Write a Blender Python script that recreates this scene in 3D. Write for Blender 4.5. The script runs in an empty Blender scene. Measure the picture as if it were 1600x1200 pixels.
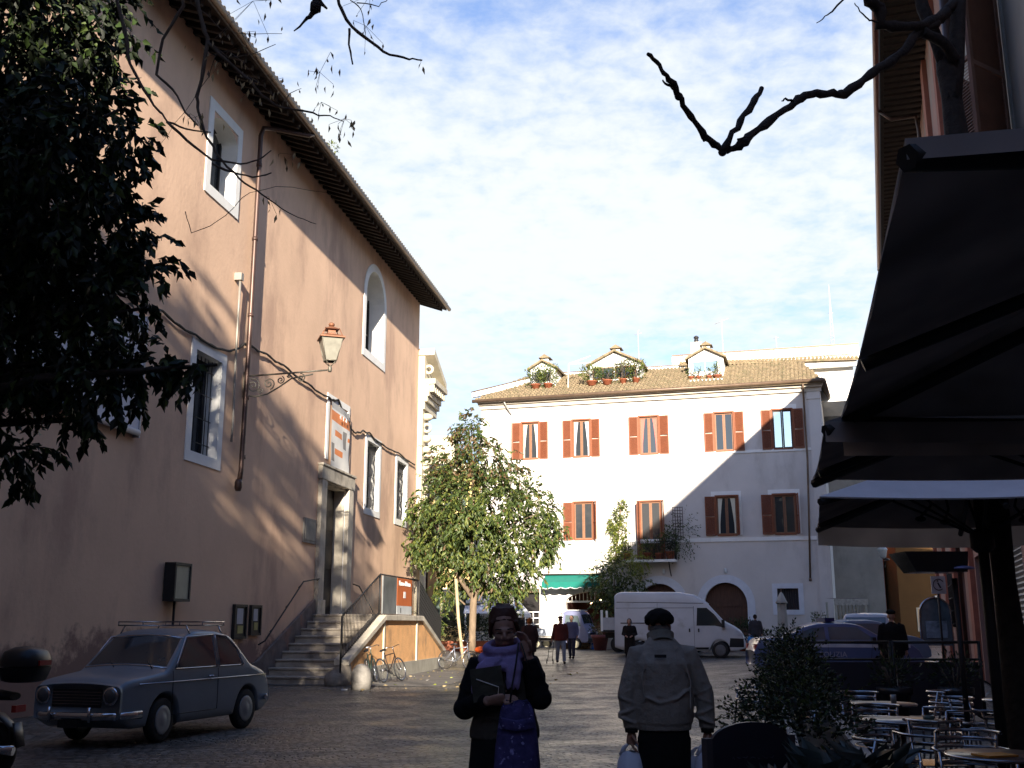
import bpy, math, random
import numpy as np
from mathutils import Vector, Matrix
random.seed(7)
rng = np.random.default_rng(11)
R = math.radians
scn = bpy.context.scene
# ---------------------------------------------------------------- camera
CAM_Z = 1.6
cd = bpy.data.cameras.new('camera')
cam = bpy.data.objects.new('camera', cd)
scn.collection.objects.link(cam)
cam.location = (0, 0, CAM_Z)
PITCH = math.atan(375 / 1650)
cam.rotation_euler = (math.pi / 2 + PITCH, 0, 0)
cd.sensor_width = 36
cd.lens = 36 * 1650 / 1600
cd.clip_start = 0.05
cd.clip_end = 3000
scn.camera = cam
# ---------------------------------------------------------------- light
SUN_TO = Vector((0.185, -5.10, 1.55)).normalized()      # direction towards the sun
EL = math.asin(SUN_TO.z)
sd = bpy.data.lights.new('sun', 'SUN')
sd.energy = 5.0
sd.angle = R(0.55)
sd.color = (1.0, 0.90, 0.76)
sun = bpy.data.objects.new('sun', sd)
scn.collection.objects.link(sun)
sun.rotation_euler = (-SUN_TO).to_track_quat('-Z', 'Y').to_euler()
scn.view_settings.view_transform = 'Standard'
scn.view_settings.look = 'None'
scn.view_settings.gamma = 1
scn.view_settings.exposure = 1.7
scn.cycles.max_bounces = 5
scn.cycles.diffuse_bounces = 3
scn.cycles.glossy_bounces = 3
scn.cycles.transparent_max_bounces = 6

world = bpy.data.worlds.new('World')
scn.world = world
world.use_nodes = True
wn = world.node_tree.nodes
wl = world.node_tree.links
wn.clear()
def wnode(t, **k):
    n = wn.new(t)
    for a, b in k.items():
        setattr(n, a, b)
    return n
def wmath(op, a, b=None, clamp=False):
    n = wnode('ShaderNodeMath', operation=op, use_clamp=clamp)
    for i, v in enumerate((a, b)):
        if v is None: continue
        if isinstance(v, (int, float)): n.inputs[i].default_value = v
        else: wl.new(v, n.inputs[i])
    return n.outputs[0]
tc = wnode('ShaderNodeTexCoord')
sky = wnode('ShaderNodeTexSky', sky_type='NISHITA', sun_disc=False)
sky.sun_elevation = EL
sky.sun_rotation = math.pi - math.atan2(SUN_TO.x, -SUN_TO.y)
sky.air_density = 1.3
sky.dust_density = 0.6
sky.ozone_density = 2.0
sep = wnode('ShaderNodeSeparateXYZ')
wl.new(tc.outputs['Generated'], sep.inputs[0])
zc = wmath('MAXIMUM', sep.outputs[2], 0.03)
zc = wmath('ADD', zc, 0.12)
comb = wnode('ShaderNodeCombineXYZ')
wl.new(wmath('DIVIDE', sep.outputs[0], zc), comb.inputs[0])
wl.new(wmath('DIVIDE', sep.outputs[1], zc), comb.inputs[1])
def wnoise(scale, detail, rough, dist=0.0, off=(0, 0, 0)):
    mp = wnode('ShaderNodeMapping')
    mp.inputs['Location'].default_value = off
    wl.new(comb.outputs[0], mp.inputs[0])
    n = wnode('ShaderNodeTexNoise')
    n.inputs['Scale'].default_value = scale
    n.inputs['Detail'].default_value = detail
    n.inputs['Roughness'].default_value = rough
    n.inputs['Distortion'].default_value = dist
    wl.new(mp.outputs[0], n.inputs['Vector'])
    return n.outputs[0]
big = wnoise(0.75, 3, 0.5, 0.3, (0.4, 1.7, 0))
med = wnoise(3.4, 4, 0.6, 0.15, (3, 1, 0))
fine = wnoise(15, 5, 0.6, 0.15)
m = wmath('ADD', wmath('MULTIPLY', big, 1.1), wmath('MULTIPLY', med, 0.55))
m = wmath('ADD', m, wmath('MULTIPLY', fine, 0.75))
# the cloud deck is thickest in a band half way up the northern sky; behind the camera it is clear
dz = wmath('SUBTRACT', sep.outputs[2], 0.36)
m = wmath('SUBTRACT', m, wmath('MULTIPLY', wmath('MULTIPLY', dz, dz), 8.0))
m = wmath('ADD', m, wmath('MULTIPLY', wmath('SUBTRACT', wmath('MINIMUM', sep.outputs[1], 0.75), 0.75), 0.8))
mr = wnode('ShaderNodeMapRange')
mr.interpolation_type = 'SMOOTHSTEP'
wl.new(m, mr.inputs[0])
mr.inputs[1].default_value = 0.60
mr.inputs[2].default_value = 1.30
skys = wnode('ShaderNodeVectorMath', operation='SCALE')
wl.new(sky.outputs[0], skys.inputs[0])
skys.inputs['Scale'].default_value = 0.066
tint = wnode('ShaderNodeVectorMath', operation='MULTIPLY')
wl.new(skys.outputs[0], tint.inputs[0])
tint.inputs[1].default_value = (0.92, 0.96, 1.25)
mix = wnode('ShaderNodeMix', data_type='RGBA')
wl.new(mr.outputs[0], mix.inputs[0])
wl.new(tint.outputs[0], mix.inputs[6])
mix.inputs[7].default_value = (0.300, 0.315, 0.322, 1)
bg = wnode('ShaderNodeBackground')
wl.new(mix.outputs[2], bg.inputs[0])
bg.inputs[1].default_value = 1.0
wo = wnode('ShaderNodeOutputWorld')
wl.new(bg.outputs[0], wo.inputs[0])

# ---------------------------------------------------------------- materials
MATS = {}
def mat(name, col, rough=0.8, metal=0.0, var=0.12, vscale=3.0, bump=0.0, bscale=40.0, spec=0.4,
        dirt=None, trans=0.0, coat=0.0, emit=None, estr=0.0, stretch=(1, 1, 1), detail=5):
    if name in MATS: return MATS[name]
    m = bpy.data.materials.new(name)
    m.use_nodes = True
    nt = m.node_tree; N = nt.nodes; L = nt.links
    b = N['Principled BSDF']
    b.inputs['Roughness'].default_value = rough
    b.inputs['Metallic'].default_value = metal
    b.inputs['Specular IOR Level'].default_value = spec
    if coat: b.inputs['Coat Weight'].default_value = coat; b.inputs['Coat Roughness'].default_value = 0.08
    if trans: b.inputs['Transmission Weight'].default_value = trans
    if emit:
        b.inputs['Emission Color'].default_value = (*emit, 1); b.inputs['Emission Strength'].default_value = estr
    tc = N.new('ShaderNodeTexCoord'); mp = N.new('ShaderNodeMapping')
    mp.inputs['Scale'].default_value = stretch
    L.new(tc.outputs['Object'], mp.inputs[0])
    n1 = N.new('ShaderNodeTexNoise'); n1.inputs['Scale'].default_value = vscale; n1.inputs['Detail'].default_value = detail
    n1.inputs['Roughness'].default_value = 0.6
    L.new(mp.outputs[0], n1.inputs['Vector'])
    cr = N.new('ShaderNodeMapRange')
    cr.inputs[1].default_value = 0.25; cr.inputs[2].default_value = 0.75
    cr.inputs[3].default_value = 1 - var * 1.4; cr.inputs[4].default_value = 1 + var * 1.4
    L.new(n1.outputs[0], cr.inputs[0])
    mu = N.new('ShaderNodeVectorMath'); mu.operation = 'SCALE'
    mu.inputs[0].default_value = col
    L.new(cr.outputs[0], mu.inputs['Scale'])
    out = mu.outputs[0]
    if dirt:   # (colour, noise scale, lo, hi, stretch) : stains with shapes of their own
        dcol, dsc, lo, hi, dst = dirt
        mp2 = N.new('ShaderNodeMapping'); mp2.inputs['Scale'].default_value = dst
        mp2.inputs['Location'].default_value = (3.1, 5.2, 1.7)
        L.new(tc.outputs['Object'], mp2.inputs[0])
        n2 = N.new('ShaderNodeTexNoise'); n2.inputs['Scale'].default_value = dsc; n2.inputs['Detail'].default_value = 8
        n2.inputs['Roughness'].default_value = 0.65
        L.new(mp2.outputs[0], n2.inputs['Vector'])
        m2 = N.new('ShaderNodeMapRange'); m2.interpolation_type = 'SMOOTHSTEP'
        m2.inputs[1].default_value = lo; m2.inputs[2].default_value = hi
        L.new(n2.outputs[0], m2.inputs[0])
        mx = N.new('ShaderNodeMix'); mx.data_type = 'RGBA'
        L.new(m2.outputs[0], mx.inputs[0]); L.new(out, mx.inputs[6]); mx.inputs[7].default_value = (*dcol, 1)
        out = mx.outputs[2]
    L.new(out, b.inputs['Base Color'])
    if bump:
        n3 = N.new('ShaderNodeTexNoise'); n3.inputs['Scale'].default_value = bscale; n3.inputs['Detail'].default_value = 6
        L.new(mp.outputs[0], n3.inputs['Vector'])
        bp = N.new('ShaderNodeBump'); bp.inputs['Strength'].default_value = bump; bp.inputs['Distance'].default_value = 0.02
        L.new(n3.outputs[0], bp.inputs['Height']); L.new(bp.outputs[0], b.inputs['Normal'])
    MATS[name] = m
    return m

def leafmat(name, col, tr=0.25, rough=0.5):
    if name in MATS: return MATS[name]
    m = bpy.data.materials.new(name); m.use_nodes = True
    N = m.node_tree.nodes; L = m.node_tree.links
    b = N['Principled BSDF']; b.inputs['Roughness'].default_value = rough
    b.inputs['Specular IOR Level'].default_value = 0.35
    tc = N.new('ShaderNodeTexCoord'); n1 = N.new('ShaderNodeTexNoise'); n1.inputs['Scale'].default_value = 2.2
    L.new(tc.outputs['Object'], n1.inputs['Vector'])
    cr = N.new('ShaderNodeMapRange'); cr.inputs[1].default_value = .3; cr.inputs[2].default_value = .7
    cr.inputs[3].default_value = .7; cr.inputs[4].default_value = 1.35
    L.new(n1.outputs[0], cr.inputs[0])
    mu = N.new('ShaderNodeVectorMath'); mu.operation = 'SCALE'; mu.inputs[0].default_value = col
    L.new(cr.outputs[0], mu.inputs['Scale']); L.new(mu.outputs[0], b.inputs['Base Color'])
    t = N.new('ShaderNodeBsdfTranslucent')
    L.new(mu.outputs[0], t.inputs[0])
    mx = N.new('ShaderNodeMixShader'); mx.inputs[0].default_value = tr
    L.new(b.outputs[0], mx.inputs[1]); L.new(t.outputs[0], mx.inputs[2])
    L.new(mx.outputs[0], N['Material Output'].inputs[0])
    MATS[name] = m
    return m

# ---------------------------------------------------------------- mesh builder
def frame(origin, xdir):
    """local frame of a facade seen from outside: x to the right along the wall, y INTO the wall, z up"""
    x = Vector((xdir[0], xdir[1], 0)).normalized(); y = Vector((-x.y, x.x, 0))
    M = Matrix.Identity(4)
    for i in range(3):
        M[i][0] = x[i]; M[i][1] = y[i]; M[i][2] = (0, 0, 1)[i]; M[i][3] = origin[i]
    return M
I4 = Matrix.Identity(4)
class MB:
    def __init__(s, M=None):
        s.v = []; s.f = []; s.mi = []; s.M = M or I4; s.sm = []
    def add(s, vs, fs, mi=0, smooth=False):
        o = len(s.v)
        s.v += [tuple(s.M @ Vector(p)) for p in vs]
        s.f += [tuple(o + i for i in f) for f in fs]
        s.mi += [mi] * len(fs); s.sm += [smooth] * len(fs)
        return s
    def box(s, x0, x1, y0, y1, z0, z1, mi=0):
        v = [(x, y, z) for z in (z0, z1) for y in (y0, y1) for x in (x0, x1)]
        return s.add(v, [(0, 2, 3, 1), (4, 5, 7, 6), (0, 1, 5, 4), (2, 6, 7, 3), (0, 4, 6, 2), (1, 3, 7, 5)], mi)
    def cbox(s, c, size, rz=0, mi=0, M=None):
        a, b, d = (k / 2 for k in size)
        T = Matrix.Translation(c) @ (M or Matrix.Rotation(rz, 4, 'Z'))
        v = [T @ Vector((x, y, z)) for z in (-d, d) for y in (-b, b) for x in (-a, a)]
        return s.add(v, [(0, 2, 3, 1), (4, 5, 7, 6), (0, 1, 5, 4), (2, 6, 7, 3), (0, 4, 6, 2), (1, 3, 7, 5)], mi)
    def quad(s, a, b, c, d, mi=0):
        return s.add([a, b, c, d], [(0, 1, 2, 3)], mi)
    def tube(s, pts, r, n=8, mi=0, cap=True, flat=1.0, up=None):
        pts = [Vector(p) for p in pts]; k = len(pts)
        rs = list(r) if isinstance(r, (list, tuple)) else [r] * k
        vs = []; prev = None
        for i, p in enumerate(pts):
            t = (pts[min(i + 1, k - 1)] - pts[max(i - 1, 0)])
            if t.length < 1e-9: t = Vector((0, 0, 1))
            t.normalize()
            if prev is None:
                u = Vector(up) if up else (Vector((0, 0, 1)) if abs(t.z) < 0.9 else Vector((1, 0, 0)))
                a = t.cross(u)
                if a.length < 1e-6: a = t.cross(Vector((0, 1, 0)))
            else:
                a = prev - t * prev.dot(t)
            a.normalize(); prev = a; b = t.cross(a)
            ri = rs[i]; ra, rb = (ri if isinstance(ri, tuple) else (ri, ri * flat))
            for j in range(n):
                th = 2 * math.pi * j / n
                vs.append(p + a * (ra * math.cos(th)) + b * (rb * math.sin(th)))
        fs = []
        for i in range(k - 1):
            for j in range(n):
                j2 = (j + 1) % n
                fs.append((i * n + j, i * n + j2, (i + 1) * n + j2, (i + 1) * n + j))
        s.add(vs, fs, mi, True)
        if cap:
            o = len(s.v) - len(vs)
            s.f.append(tuple(o + j for j in range(n))[::-1]); s.mi.append(mi); s.sm.append(False)
            s.f.append(tuple(o + (k - 1) * n + j for j in range(n))); s.mi.append(mi); s.sm.append(False)
        return s
    def lathe(s, c, prof, n=16, mi=0, axis=None):
        """prof: list of (r, h) ; axis: Matrix orienting z"""
        T = Matrix.Translation(c) @ (axis or I4)
        vs = [T @ Vector((r * math.cos(2 * math.pi * j / n), r * math.sin(2 * math.pi * j / n), h)) for r, h in prof for j in range(n)]
        fs = [(i * n + j, i * n + (j + 1) % n, (i + 1) * n + (j + 1) % n, (i + 1) * n + j) for i in range(len(prof) - 1) for j in range(n)]
        fs.append(tuple(range(n))[::-1]); fs.append(tuple((len(prof) - 1) * n + j for j in range(n)))
        return s.add(vs, fs, mi, True)
    def ell(s, c, rad, M=None, n=12, m=8, mi=0):
        T = Matrix.Translation(c) @ (M or I4)
        vs = []
        for i in range(m + 1):
            ph = math.pi * i / m
            for j in range(n):
                th = 2 * math.pi * j / n
                vs.append(T @ Vector((rad[0] * math.sin(ph) * math.cos(th), rad[1] * math.sin(ph) * math.sin(th), -rad[2] * math.cos(ph))))
        fs = [(i * n + j, i * n + (j + 1) % n, (i + 1) * n + (j + 1) % n, (i + 1) * n + j) for i in range(m) for j in range(n)]
        return s.add(vs, fs, mi, True)
    def prism(s, poly, y0, y1, mi=0):
        """poly in (x,z), extruded along y"""
        n = len(poly)
        vs = [(x, y0, z) for x, z in poly] + [(x, y1, z) for x, z in poly]
        fs = [tuple(range(n)), tuple(range(n, 2 * n))[::-1]] + [(i, i + n, (i + 1) % n + n, (i + 1) % n) for i in range(n)]
        return s.add(vs, fs, mi)
    def torus(s, c, R_, r, M=None, n=28, m=6, mi=0, a0=0, a1=2 * math.pi):
        T = Matrix.Translation(c) @ (M or I4)
        full = abs(a1 - a0 - 2 * math.pi) < 1e-6
        k = n if full else n + 1
        vs = []
        for i in range(k):
            a = a0 + (a1 - a0) * i / n
            for j in range(m):
                b = 2 * math.pi * j / m
                vs.append(T @ Vector(((R_ + r * math.cos(b)) * math.cos(a), (R_ + r * math.cos(b)) * math.sin(a), r * math.sin(b))))
        fs = []
        for i in range(n):
            i2 = (i + 1) % k
            if not full and i + 1 >= k: break
            for j in range(m):
                fs.append((i * m + j, i2 * m + j, i2 * m + (j + 1) % m, i * m + (j + 1) % m))
        return s.add(vs, fs, mi, True)
    def build(s, name, mats, parent=None, loc=None, label=None, cat=None, group=None, kind=None, smooth=None, mods=(), bevel=0):
        org = Vector(loc) if loc is not None else (Vector(ORG.get(parent.name, (0, 0, 0))) if parent else Vector((0, 0, 0)))
        me = bpy.data.meshes.new(name)
        me.from_pydata([tuple(Vector(p) - org) for p in s.v], [], s.f)
        if not isinstance(mats, (list, tuple)): mats = [mats]
        for m_ in mats: me.materials.append(m_)
        me.polygons.foreach_set('material_index', s.mi)
        me.polygons.foreach_set('use_smooth', s.sm if smooth is None else [smooth] * len(s.f))
        me.update()
        o = bpy.data.objects.new(name, me)
        scn.collection.objects.link(o)
        if parent:
            o.parent = parent
            ORG[o.name] = tuple(org)
        else:
            o.location = org
            ORG[o.name] = tuple(org)
        tag(o, label, cat, group, kind)
        if bevel:
            b = o.modifiers.new('bevel', 'BEVEL'); b.width = bevel; b.segments = 2; b.limit_method = 'ANGLE'; b.angle_limit = R(40)
        for md in mods:
            if md[0] == 'remesh':
                r_ = o.modifiers.new('remesh', 'REMESH'); r_.mode = 'VOXEL'; r_.voxel_size = md[1]; r_.use_smooth_shade = True
            elif md[0] == 'smooth':
                r_ = o.modifiers.new('smooth', 'SMOOTH'); r_.iterations = md[1]; r_.factor = 0.5
            elif md[0] == 'subsurf':
                r_ = o.modifiers.new('subsurf', 'SUBSURF'); r_.levels = md[1]; r_.render_levels = md[1]
        return o
ORG = {}
def tag(o, label=None, cat=None, group=None, kind=None):
    if label: o['label'] = label
    if cat: o['category'] = cat
    if group: o['group'] = group
    if kind: o['kind'] = kind
def thing(name, label, cat, loc=(0, 0, 0), group=None, rz=0):
    o = bpy.data.objects.new(name, None)
    scn.collection.objects.link(o)
    o.location = loc
    o.rotation_euler = (0, 0, rz)
    o.empty_display_size = 0.3
    ORG[o.name] = tuple(loc)
    tag(o, label, cat, group)
    return o
def kids(o): return [c for c in bpy.data.objects if c.parent == o]
def copy_tree(o, parent=None):
    c = o.copy(); scn.collection.objects.link(c)
    if parent: c.parent = parent
    for ch in kids(o): copy_tree(ch, c)
    return c
def dup(root, loc, rz, label=None, group=None, scale=None):
    c = copy_tree(root); c.location = loc; c.rotation_euler = (0, 0, rz)
    if scale: c.scale = (scale,) * 3
    if label: c['label'] = label
    if group: c['group'] = group
    return c
def gz(x, y):
    def ss(t): t = min(max(t, 0), 1); return t * t * (3 - 2 * t)
    a = 0.33 * ss((y - 36) / 14)
    b = 0.22 * ss((x - 4.5) / 4) * ss((y - 20) / 8)
    return max(a, b)
def lettering(text, size, M, material, parent, name='lettering', extrude=0.004, align='CENTER', label=None):
    cu = bpy.data.curves.new('t', 'FONT'); cu.body = text; cu.size = size; cu.extrude = extrude
    cu.align_x = align; cu.align_y = 'CENTER'; cu.resolution_u = 3
    ob = bpy.data.objects.new('t', cu); scn.collection.objects.link(ob)
    dg = bpy.context.evaluated_depsgraph_get()
    me = bpy.data.meshes.new_from_object(ob.evaluated_get(dg))
    bpy.data.objects.remove(ob)
    me.name = name
    org = Vector(ORG.get(parent.name, (0, 0, 0)))
    me.transform(Matrix.Translation(-org) @ M)
    me.materials.clear(); me.materials.append(material)
    o = bpy.data.objects.new(name, me); scn.collection.objects.link(o); o.parent = parent
    ORG[o.name] = tuple(org)
    if label: o['label'] = label
    return o
def facetext(F, x, y, z):
    """matrix putting text on a facade frame, reading from outside"""
    return F @ Matrix.Translation((x, y, z)) @ Matrix.Rotation(math.pi / 2, 4, 'X')

def leafmesh(name, P, D, size, mats, parent=None, loc=None, width=0.42, weights=None, fold=0.25, droop=0.0, szvar=0.35, **tg):
    """P (n,3) leaf bases, D (n,3) leaf directions"""
    P = np.asarray(P, float); D = np.asarray(D, float); n = len(P)
    D = D / (np.linalg.norm(D, axis=1, keepdims=True) + 1e-9)
    D[:, 2] -= droop; D = D / (np.linalg.norm(D, axis=1, keepdims=True) + 1e-9)
    U = rng.normal(size=(n, 3)); Sd = np.cross(D, U); Sd /= (np.linalg.norm(Sd, axis=1, keepdims=True) + 1e-9)
    Nn = np.cross(D, Sd)
    sz = size * (1 + szvar * (rng.random(n) * 2 - 1)); s = sz[:, None]
    a = P; t = P + D * s - Nn * s * 0.12
    l = P + D * s * 0.45 + Sd * s * width * .5 + Nn * s * fold * .3
    r = P + D * s * 0.45 - Sd * s * width * .5 + Nn * s * fold * .3
    V = np.stack([a, l, t, r], 1).reshape(-1, 3)
    org = np.array(loc if loc is not None else (ORG.get(parent.name, (0, 0, 0)) if parent else (0, 0, 0)))
    V = V - org
    me = bpy.data.meshes.new(name)
    me.vertices.add(4 * n); me.vertices.foreach_set('co', V.ravel().astype(np.float32))
    me.loops.add(6 * n); me.polygons.add(2 * n)
    b = (np.arange(n) * 4)[:, None]
    idx = np.concatenate([b + np.array([[0, 1, 2]]), b + np.array([[0, 2, 3]])], 1).ravel()
    me.loops.foreach_set('vertex_index', idx.astype(np.int32))
    me.polygons.foreach_set('loop_start', (np.arange(2 * n) * 3).astype(np.int32))
    me.polygons.foreach_set('loop_total', np.full(2 * n, 3, np.int32))
    w = np.array(weights if weights else [1] * len(mats), float); w /= w.sum()
    mi = rng.choice(len(mats), n, p=w)
    for m_ in mats: me.materials.append(m_)
    me.polygons.foreach_set('material_index', np.repeat(mi, 2).astype(np.int32))
    me.update(); me.validate()
    o = bpy.data.objects.new(name, me); scn.collection.objects.link(o)
    if parent: o.parent = parent
    else: o.location = tuple(org)
    ORG[o.name] = tuple(org)
    tag(o, tg.get('label'), tg.get('cat'), tg.get('group'), tg.get('kind'))
    return o
def clump_points(c, r, n, shell=0.45):
    """points in an uneven ellipsoid clump: more near the surface"""
    u = rng.normal(size=(n, 3)); u /= np.linalg.norm(u, axis=1, keepdims=True)
    q = shell + (1 - shell) * rng.random(n) ** 0.6
    wob = 1 + 0.22 * np.sin(u[:, 0] * 5 + c[0]) * np.cos(u[:, 1] * 4 + c[2] * 3) + .15 * np.sin(u[:, 2] * 9 + c[1])
    rr = np.asarray(r if hasattr(r, '__len__') else (r, r, r), float)
    P = np.asarray(c) + u * rr * (q * wob)[:, None]
    return P, u
def sprigs(c, r, ntw, nl, length, leaf, gravity=0.5, shell=0.5):
    """twigs carrying leaves in two rows; returns leaf bases, directions and twig polylines"""
    P, U = clump_points(c, r, ntw, shell)
    A = []; Dd = []; T = []
    for p, u in zip(P, U):
        d = Vector(u + rng.normal(size=3) * .5); d.normalize()
        q = Vector(p); line = [tuple(q)]
        side = d.cross(Vector((0, 0, 1)));
        if side.length < .1: side = Vector((1, 0, 0))
        side.normalize()
        L_ = length * (0.6 + random.random() * .8)
        for k in range(nl):
            d = (d + Vector((0, 0, -gravity * .16)) + Vector(rng.normal(size=3)) * .10).normalized()
            q = q + d * (L_ / nl); line.append(tuple(q))
            sgn = 1 if k % 2 else -1
            dd = d * .75 + side * sgn * .65 + Vector(rng.normal(size=3)) * .3 + Vector((0, 0, -gravity * .6))
            A.append(tuple(q)); Dd.append(tuple(dd))
        A.append(tuple(q)); Dd.append(tuple(d)); T.append(line)
    return A, Dd, T

# wall with openings: openings = (xa, xb, za, zb, arch_height)
def wall(mb, x0, x1, z0, z1, ops, depth=0.35, y=0.0, mi=0, rmi=1):
    xs = sorted({x0, x1, *[o[0] for o in ops], *[o[1] for o in ops]}); zs = sorted({z0, z1, *[o[2] for o in ops], *[o[3] for o in ops]})
    xs = [a for a in xs if x0 <= a <= x1]; zs = [a for a in zs if z0 <= a <= z1]
    for i in range(len(xs) - 1):
        for j in range(len(zs) - 1):
            cx = (xs[i] + xs[i + 1]) / 2; cz = (zs[j] + zs[j + 1]) / 2
            if any(o[0] < cx < o[1] and o[2] < cz < o[3] for o in ops): continue
            mb.quad((xs[i], y, zs[j]), (xs[i + 1], y, zs[j]), (xs[i + 1], y, zs[j + 1]), (xs[i], y, zs[j + 1]), mi)
    for o in ops:
        xa, xb, za, zb = o[:4]; ah = o[4] if len(o) > 4 else 0; dp = o[5] if len(o) > 5 else depth
        if ah:
            K = 16; cxx = (xa + xb) / 2; w = (xb - xa) / 2
            arc = [(cxx - w * math.cos(math.pi * k / K), zb - ah + ah * math.sin(math.pi * k / K)) for k in range(K + 1)]
            for k in range(K):
                cor = (xa, zb) if k < K / 2 else (xb, zb)
                mb.add([(arc[k][0], y, arc[k][1]), (arc[k + 1][0], y, arc[k + 1][1]), (cor[0], y, cor[1])], [(0, 1, 2)], mi)
                mb.quad((arc[k][0], y, arc[k][1]), (arc[k][0], y + dp, arc[k][1]), (arc[k + 1][0], y + dp, arc[k + 1][1]), (arc[k + 1][0], y, arc[k + 1][1]), rmi)
            top = zb - ah
        else:
            mb.quad((xa, y, zb), (xa, y + dp, zb), (xb, y + dp, zb), (xb, y, zb), rmi); top = zb
        mb.quad((xa, y, za), (xa, y + dp, za), (xa, y + dp, top), (xa, y, top), rmi)
        mb.quad((xb, y, top), (xb, y + dp, top), (xb, y + dp, za), (xb, y, za), rmi)
        mb.quad((xb, y, za), (xb, y + dp, za), (xa, y + dp, za), (xa, y, za), rmi)
def surround(mb, xa, xb, za, zb, w, proud=0.03, arch=0.0, bottom=True, mi=0, topw=None):
    """painted / stone frame round an opening, butted pieces"""
    tw = topw or w
    if not arch:
        mb.box(xa - w, xa, -proud, .01, za - (w if bottom else 0), zb + tw, mi)
        mb.box(xb, xb + w, -proud, .01, za - (w if bottom else 0), zb + tw, mi)
        mb.box(xa, xb, -proud, .01, zb, zb + tw, mi)
        if bottom: mb.box(xa, xb, -proud, .01, za - w, za, mi)
    else:
        sp = zb - arch
        mb.box(xa - w, xa, -proud, .01, za - (w if bottom else 0), sp, mi)
        mb.box(xb, xb + w, -proud, .01, za - (w if bottom else 0), sp, mi)
        if bottom: mb.box(xa, xb, -proud, .01, za - w, za, mi)
        K = 20; cx = (xa + xb) / 2; h = (xb - xa) / 2
        for k in range(K):
            a0 = math.pi * k / K; a1 = math.pi * (k + 1) / K
            i0 = (cx - h * math.cos(a0), sp + arch * math.sin(a0)); i1 = (cx - h * math.cos(a1), sp + arch * math.sin(a1))
            o0 = (cx - (h + w) * math.cos(a0), sp + (arch + tw) * math.sin(a0)); o1 = (cx - (h + w) * math.cos(a1), sp + (arch + tw) * math.sin(a1))
            vs = [(i0[0], -proud, i0[1]), (i1[0], -proud, i1[1]), (o1[0], -proud, o1[1]), (o0[0], -proud, o0[1]),
                  (i0[0], .01, i0[1]), (i1[0], .01, i1[1]), (o1[0], .01, o1[1]), (o0[0], .01, o0[1])]
            mb.add(vs, [(0, 1, 2, 3), (4, 7, 6, 5), (3, 2, 6, 7), (1, 0, 4, 5)], mi)
# ---------------------------------------------------------------- shared materials
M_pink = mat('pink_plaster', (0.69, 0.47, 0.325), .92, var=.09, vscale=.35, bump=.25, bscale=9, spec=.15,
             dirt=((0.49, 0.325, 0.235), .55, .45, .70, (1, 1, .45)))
M_white = mat('white_paint', (0.76, 0.75, 0.71), .8, var=.05, bump=.1, spec=.2, dirt=((.55, .53, .48), 1.4, .58, .85, (1, 1, .4)))
M_wwall = mat('white_plaster', (0.59, 0.55, 0.51), .9, var=.07, vscale=.5, bump=.25, bscale=8, spec=.15,
              dirt=((.44, .40, .36), .8, .48, .76, (1, 1, .35)))
M_stone = mat('travertine', (0.46, 0.41, 0.33), .75, var=.2, vscale=2.2, bump=.5, bscale=14, dirt=((.22, .19, .15), 1.7, .5, .75, (1, 1, .5)))
M_step = mat('step_stone', (0.36, 0.31, 0.25), .7, var=.2, vscale=2.5, bump=.5, bscale=16, dirt=((.15, .12, .1), 2.0, .5, .75, (1, 1, 1)))
M_grey = mat('grey_stone', (0.20, 0.185, 0.165), .8, var=.25, vscale=3, bump=.7, bscale=12)
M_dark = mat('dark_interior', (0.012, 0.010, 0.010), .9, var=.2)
M_iron = mat('dark_iron', (0.028, 0.026, 0.026), .55, metal=.4, var=.2)
M_rust = mat('rusty_brown_metal', (0.20, 0.085, 0.045), .55, metal=.3, var=.25, vscale=14)
M_verd = mat('weathered_metal', (0.16, 0.145, 0.115), .5, metal=.4, var=.25, vscale=12)
M_pipe = mat('copper_downpipe', (0.085, 0.052, 0.042), .42, metal=.5, var=.25, vscale=3, stretch=(1, 1, .3))
M_gutter = mat('brown_gutter', (0.13, 0.085, 0.055), .45, metal=.3, var=.2)
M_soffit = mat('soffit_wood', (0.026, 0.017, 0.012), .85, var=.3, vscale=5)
M_glass = mat('window_glass', (0.03, 0.035, 0.04), .04, var=.02, spec=1.0)
M_glassb = mat('reflecting_glass', (0.05, 0.06, 0.07), .03, metal=0.6, var=.02, spec=1.0)
M_shut = mat('orange_shutter', (0.20, 0.064, 0.027), .6, var=.1, vscale=6, spec=.3)
M_frame = mat('brown_window_wood', (0.19, 0.085, 0.04), .55, var=.15, vscale=9)
M_wood = mat('old_door_wood', (0.075, 0.035, 0.022), .7, var=.3, vscale=5, stretch=(4, 4, .5), bump=.4)
M_tile = mat('roof_tile', (0.20, 0.150, 0.090), .9, var=.4, vscale=4, bump=.5, bscale=20, dirt=((.11, .10, .05), 3.2, .48, .7, (1, 1, 1)))
M_terra = mat('terracotta', (0.24, 0.07, 0.032), .75, var=.15, vscale=8)
M_cream = mat('cream_stucco', (0.50, 0.45, 0.34), .85, var=.12, vscale=1.5, bump=.3, dirt=((.38, .33, .22), 1.8, .5, .75, (1, 1, .6)))
M_yellow = mat('yellow_plaster', (0.60, 0.44, 0.20), .9, var=.12, vscale=.8, bump=.3, dirt=((.42, .29, .14), 1.2, .5, .75, (1, 1, .5)))
M_ochre = mat('ochre_plaster', (0.22, 0.085, 0.022), .9, var=.15, vscale=.8, bump=.3, dirt=((.22, .10, .04), 1.0, .5, .75, (1, 1, .5)))
M_red = mat('red_plaster', (0.30, 0.10, 0.06), .9, var=.15, vscale=.9, bump=.3, dirt=((.16, .07, .05), 1.0, .5, .75, (1, 1, .5)))
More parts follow.
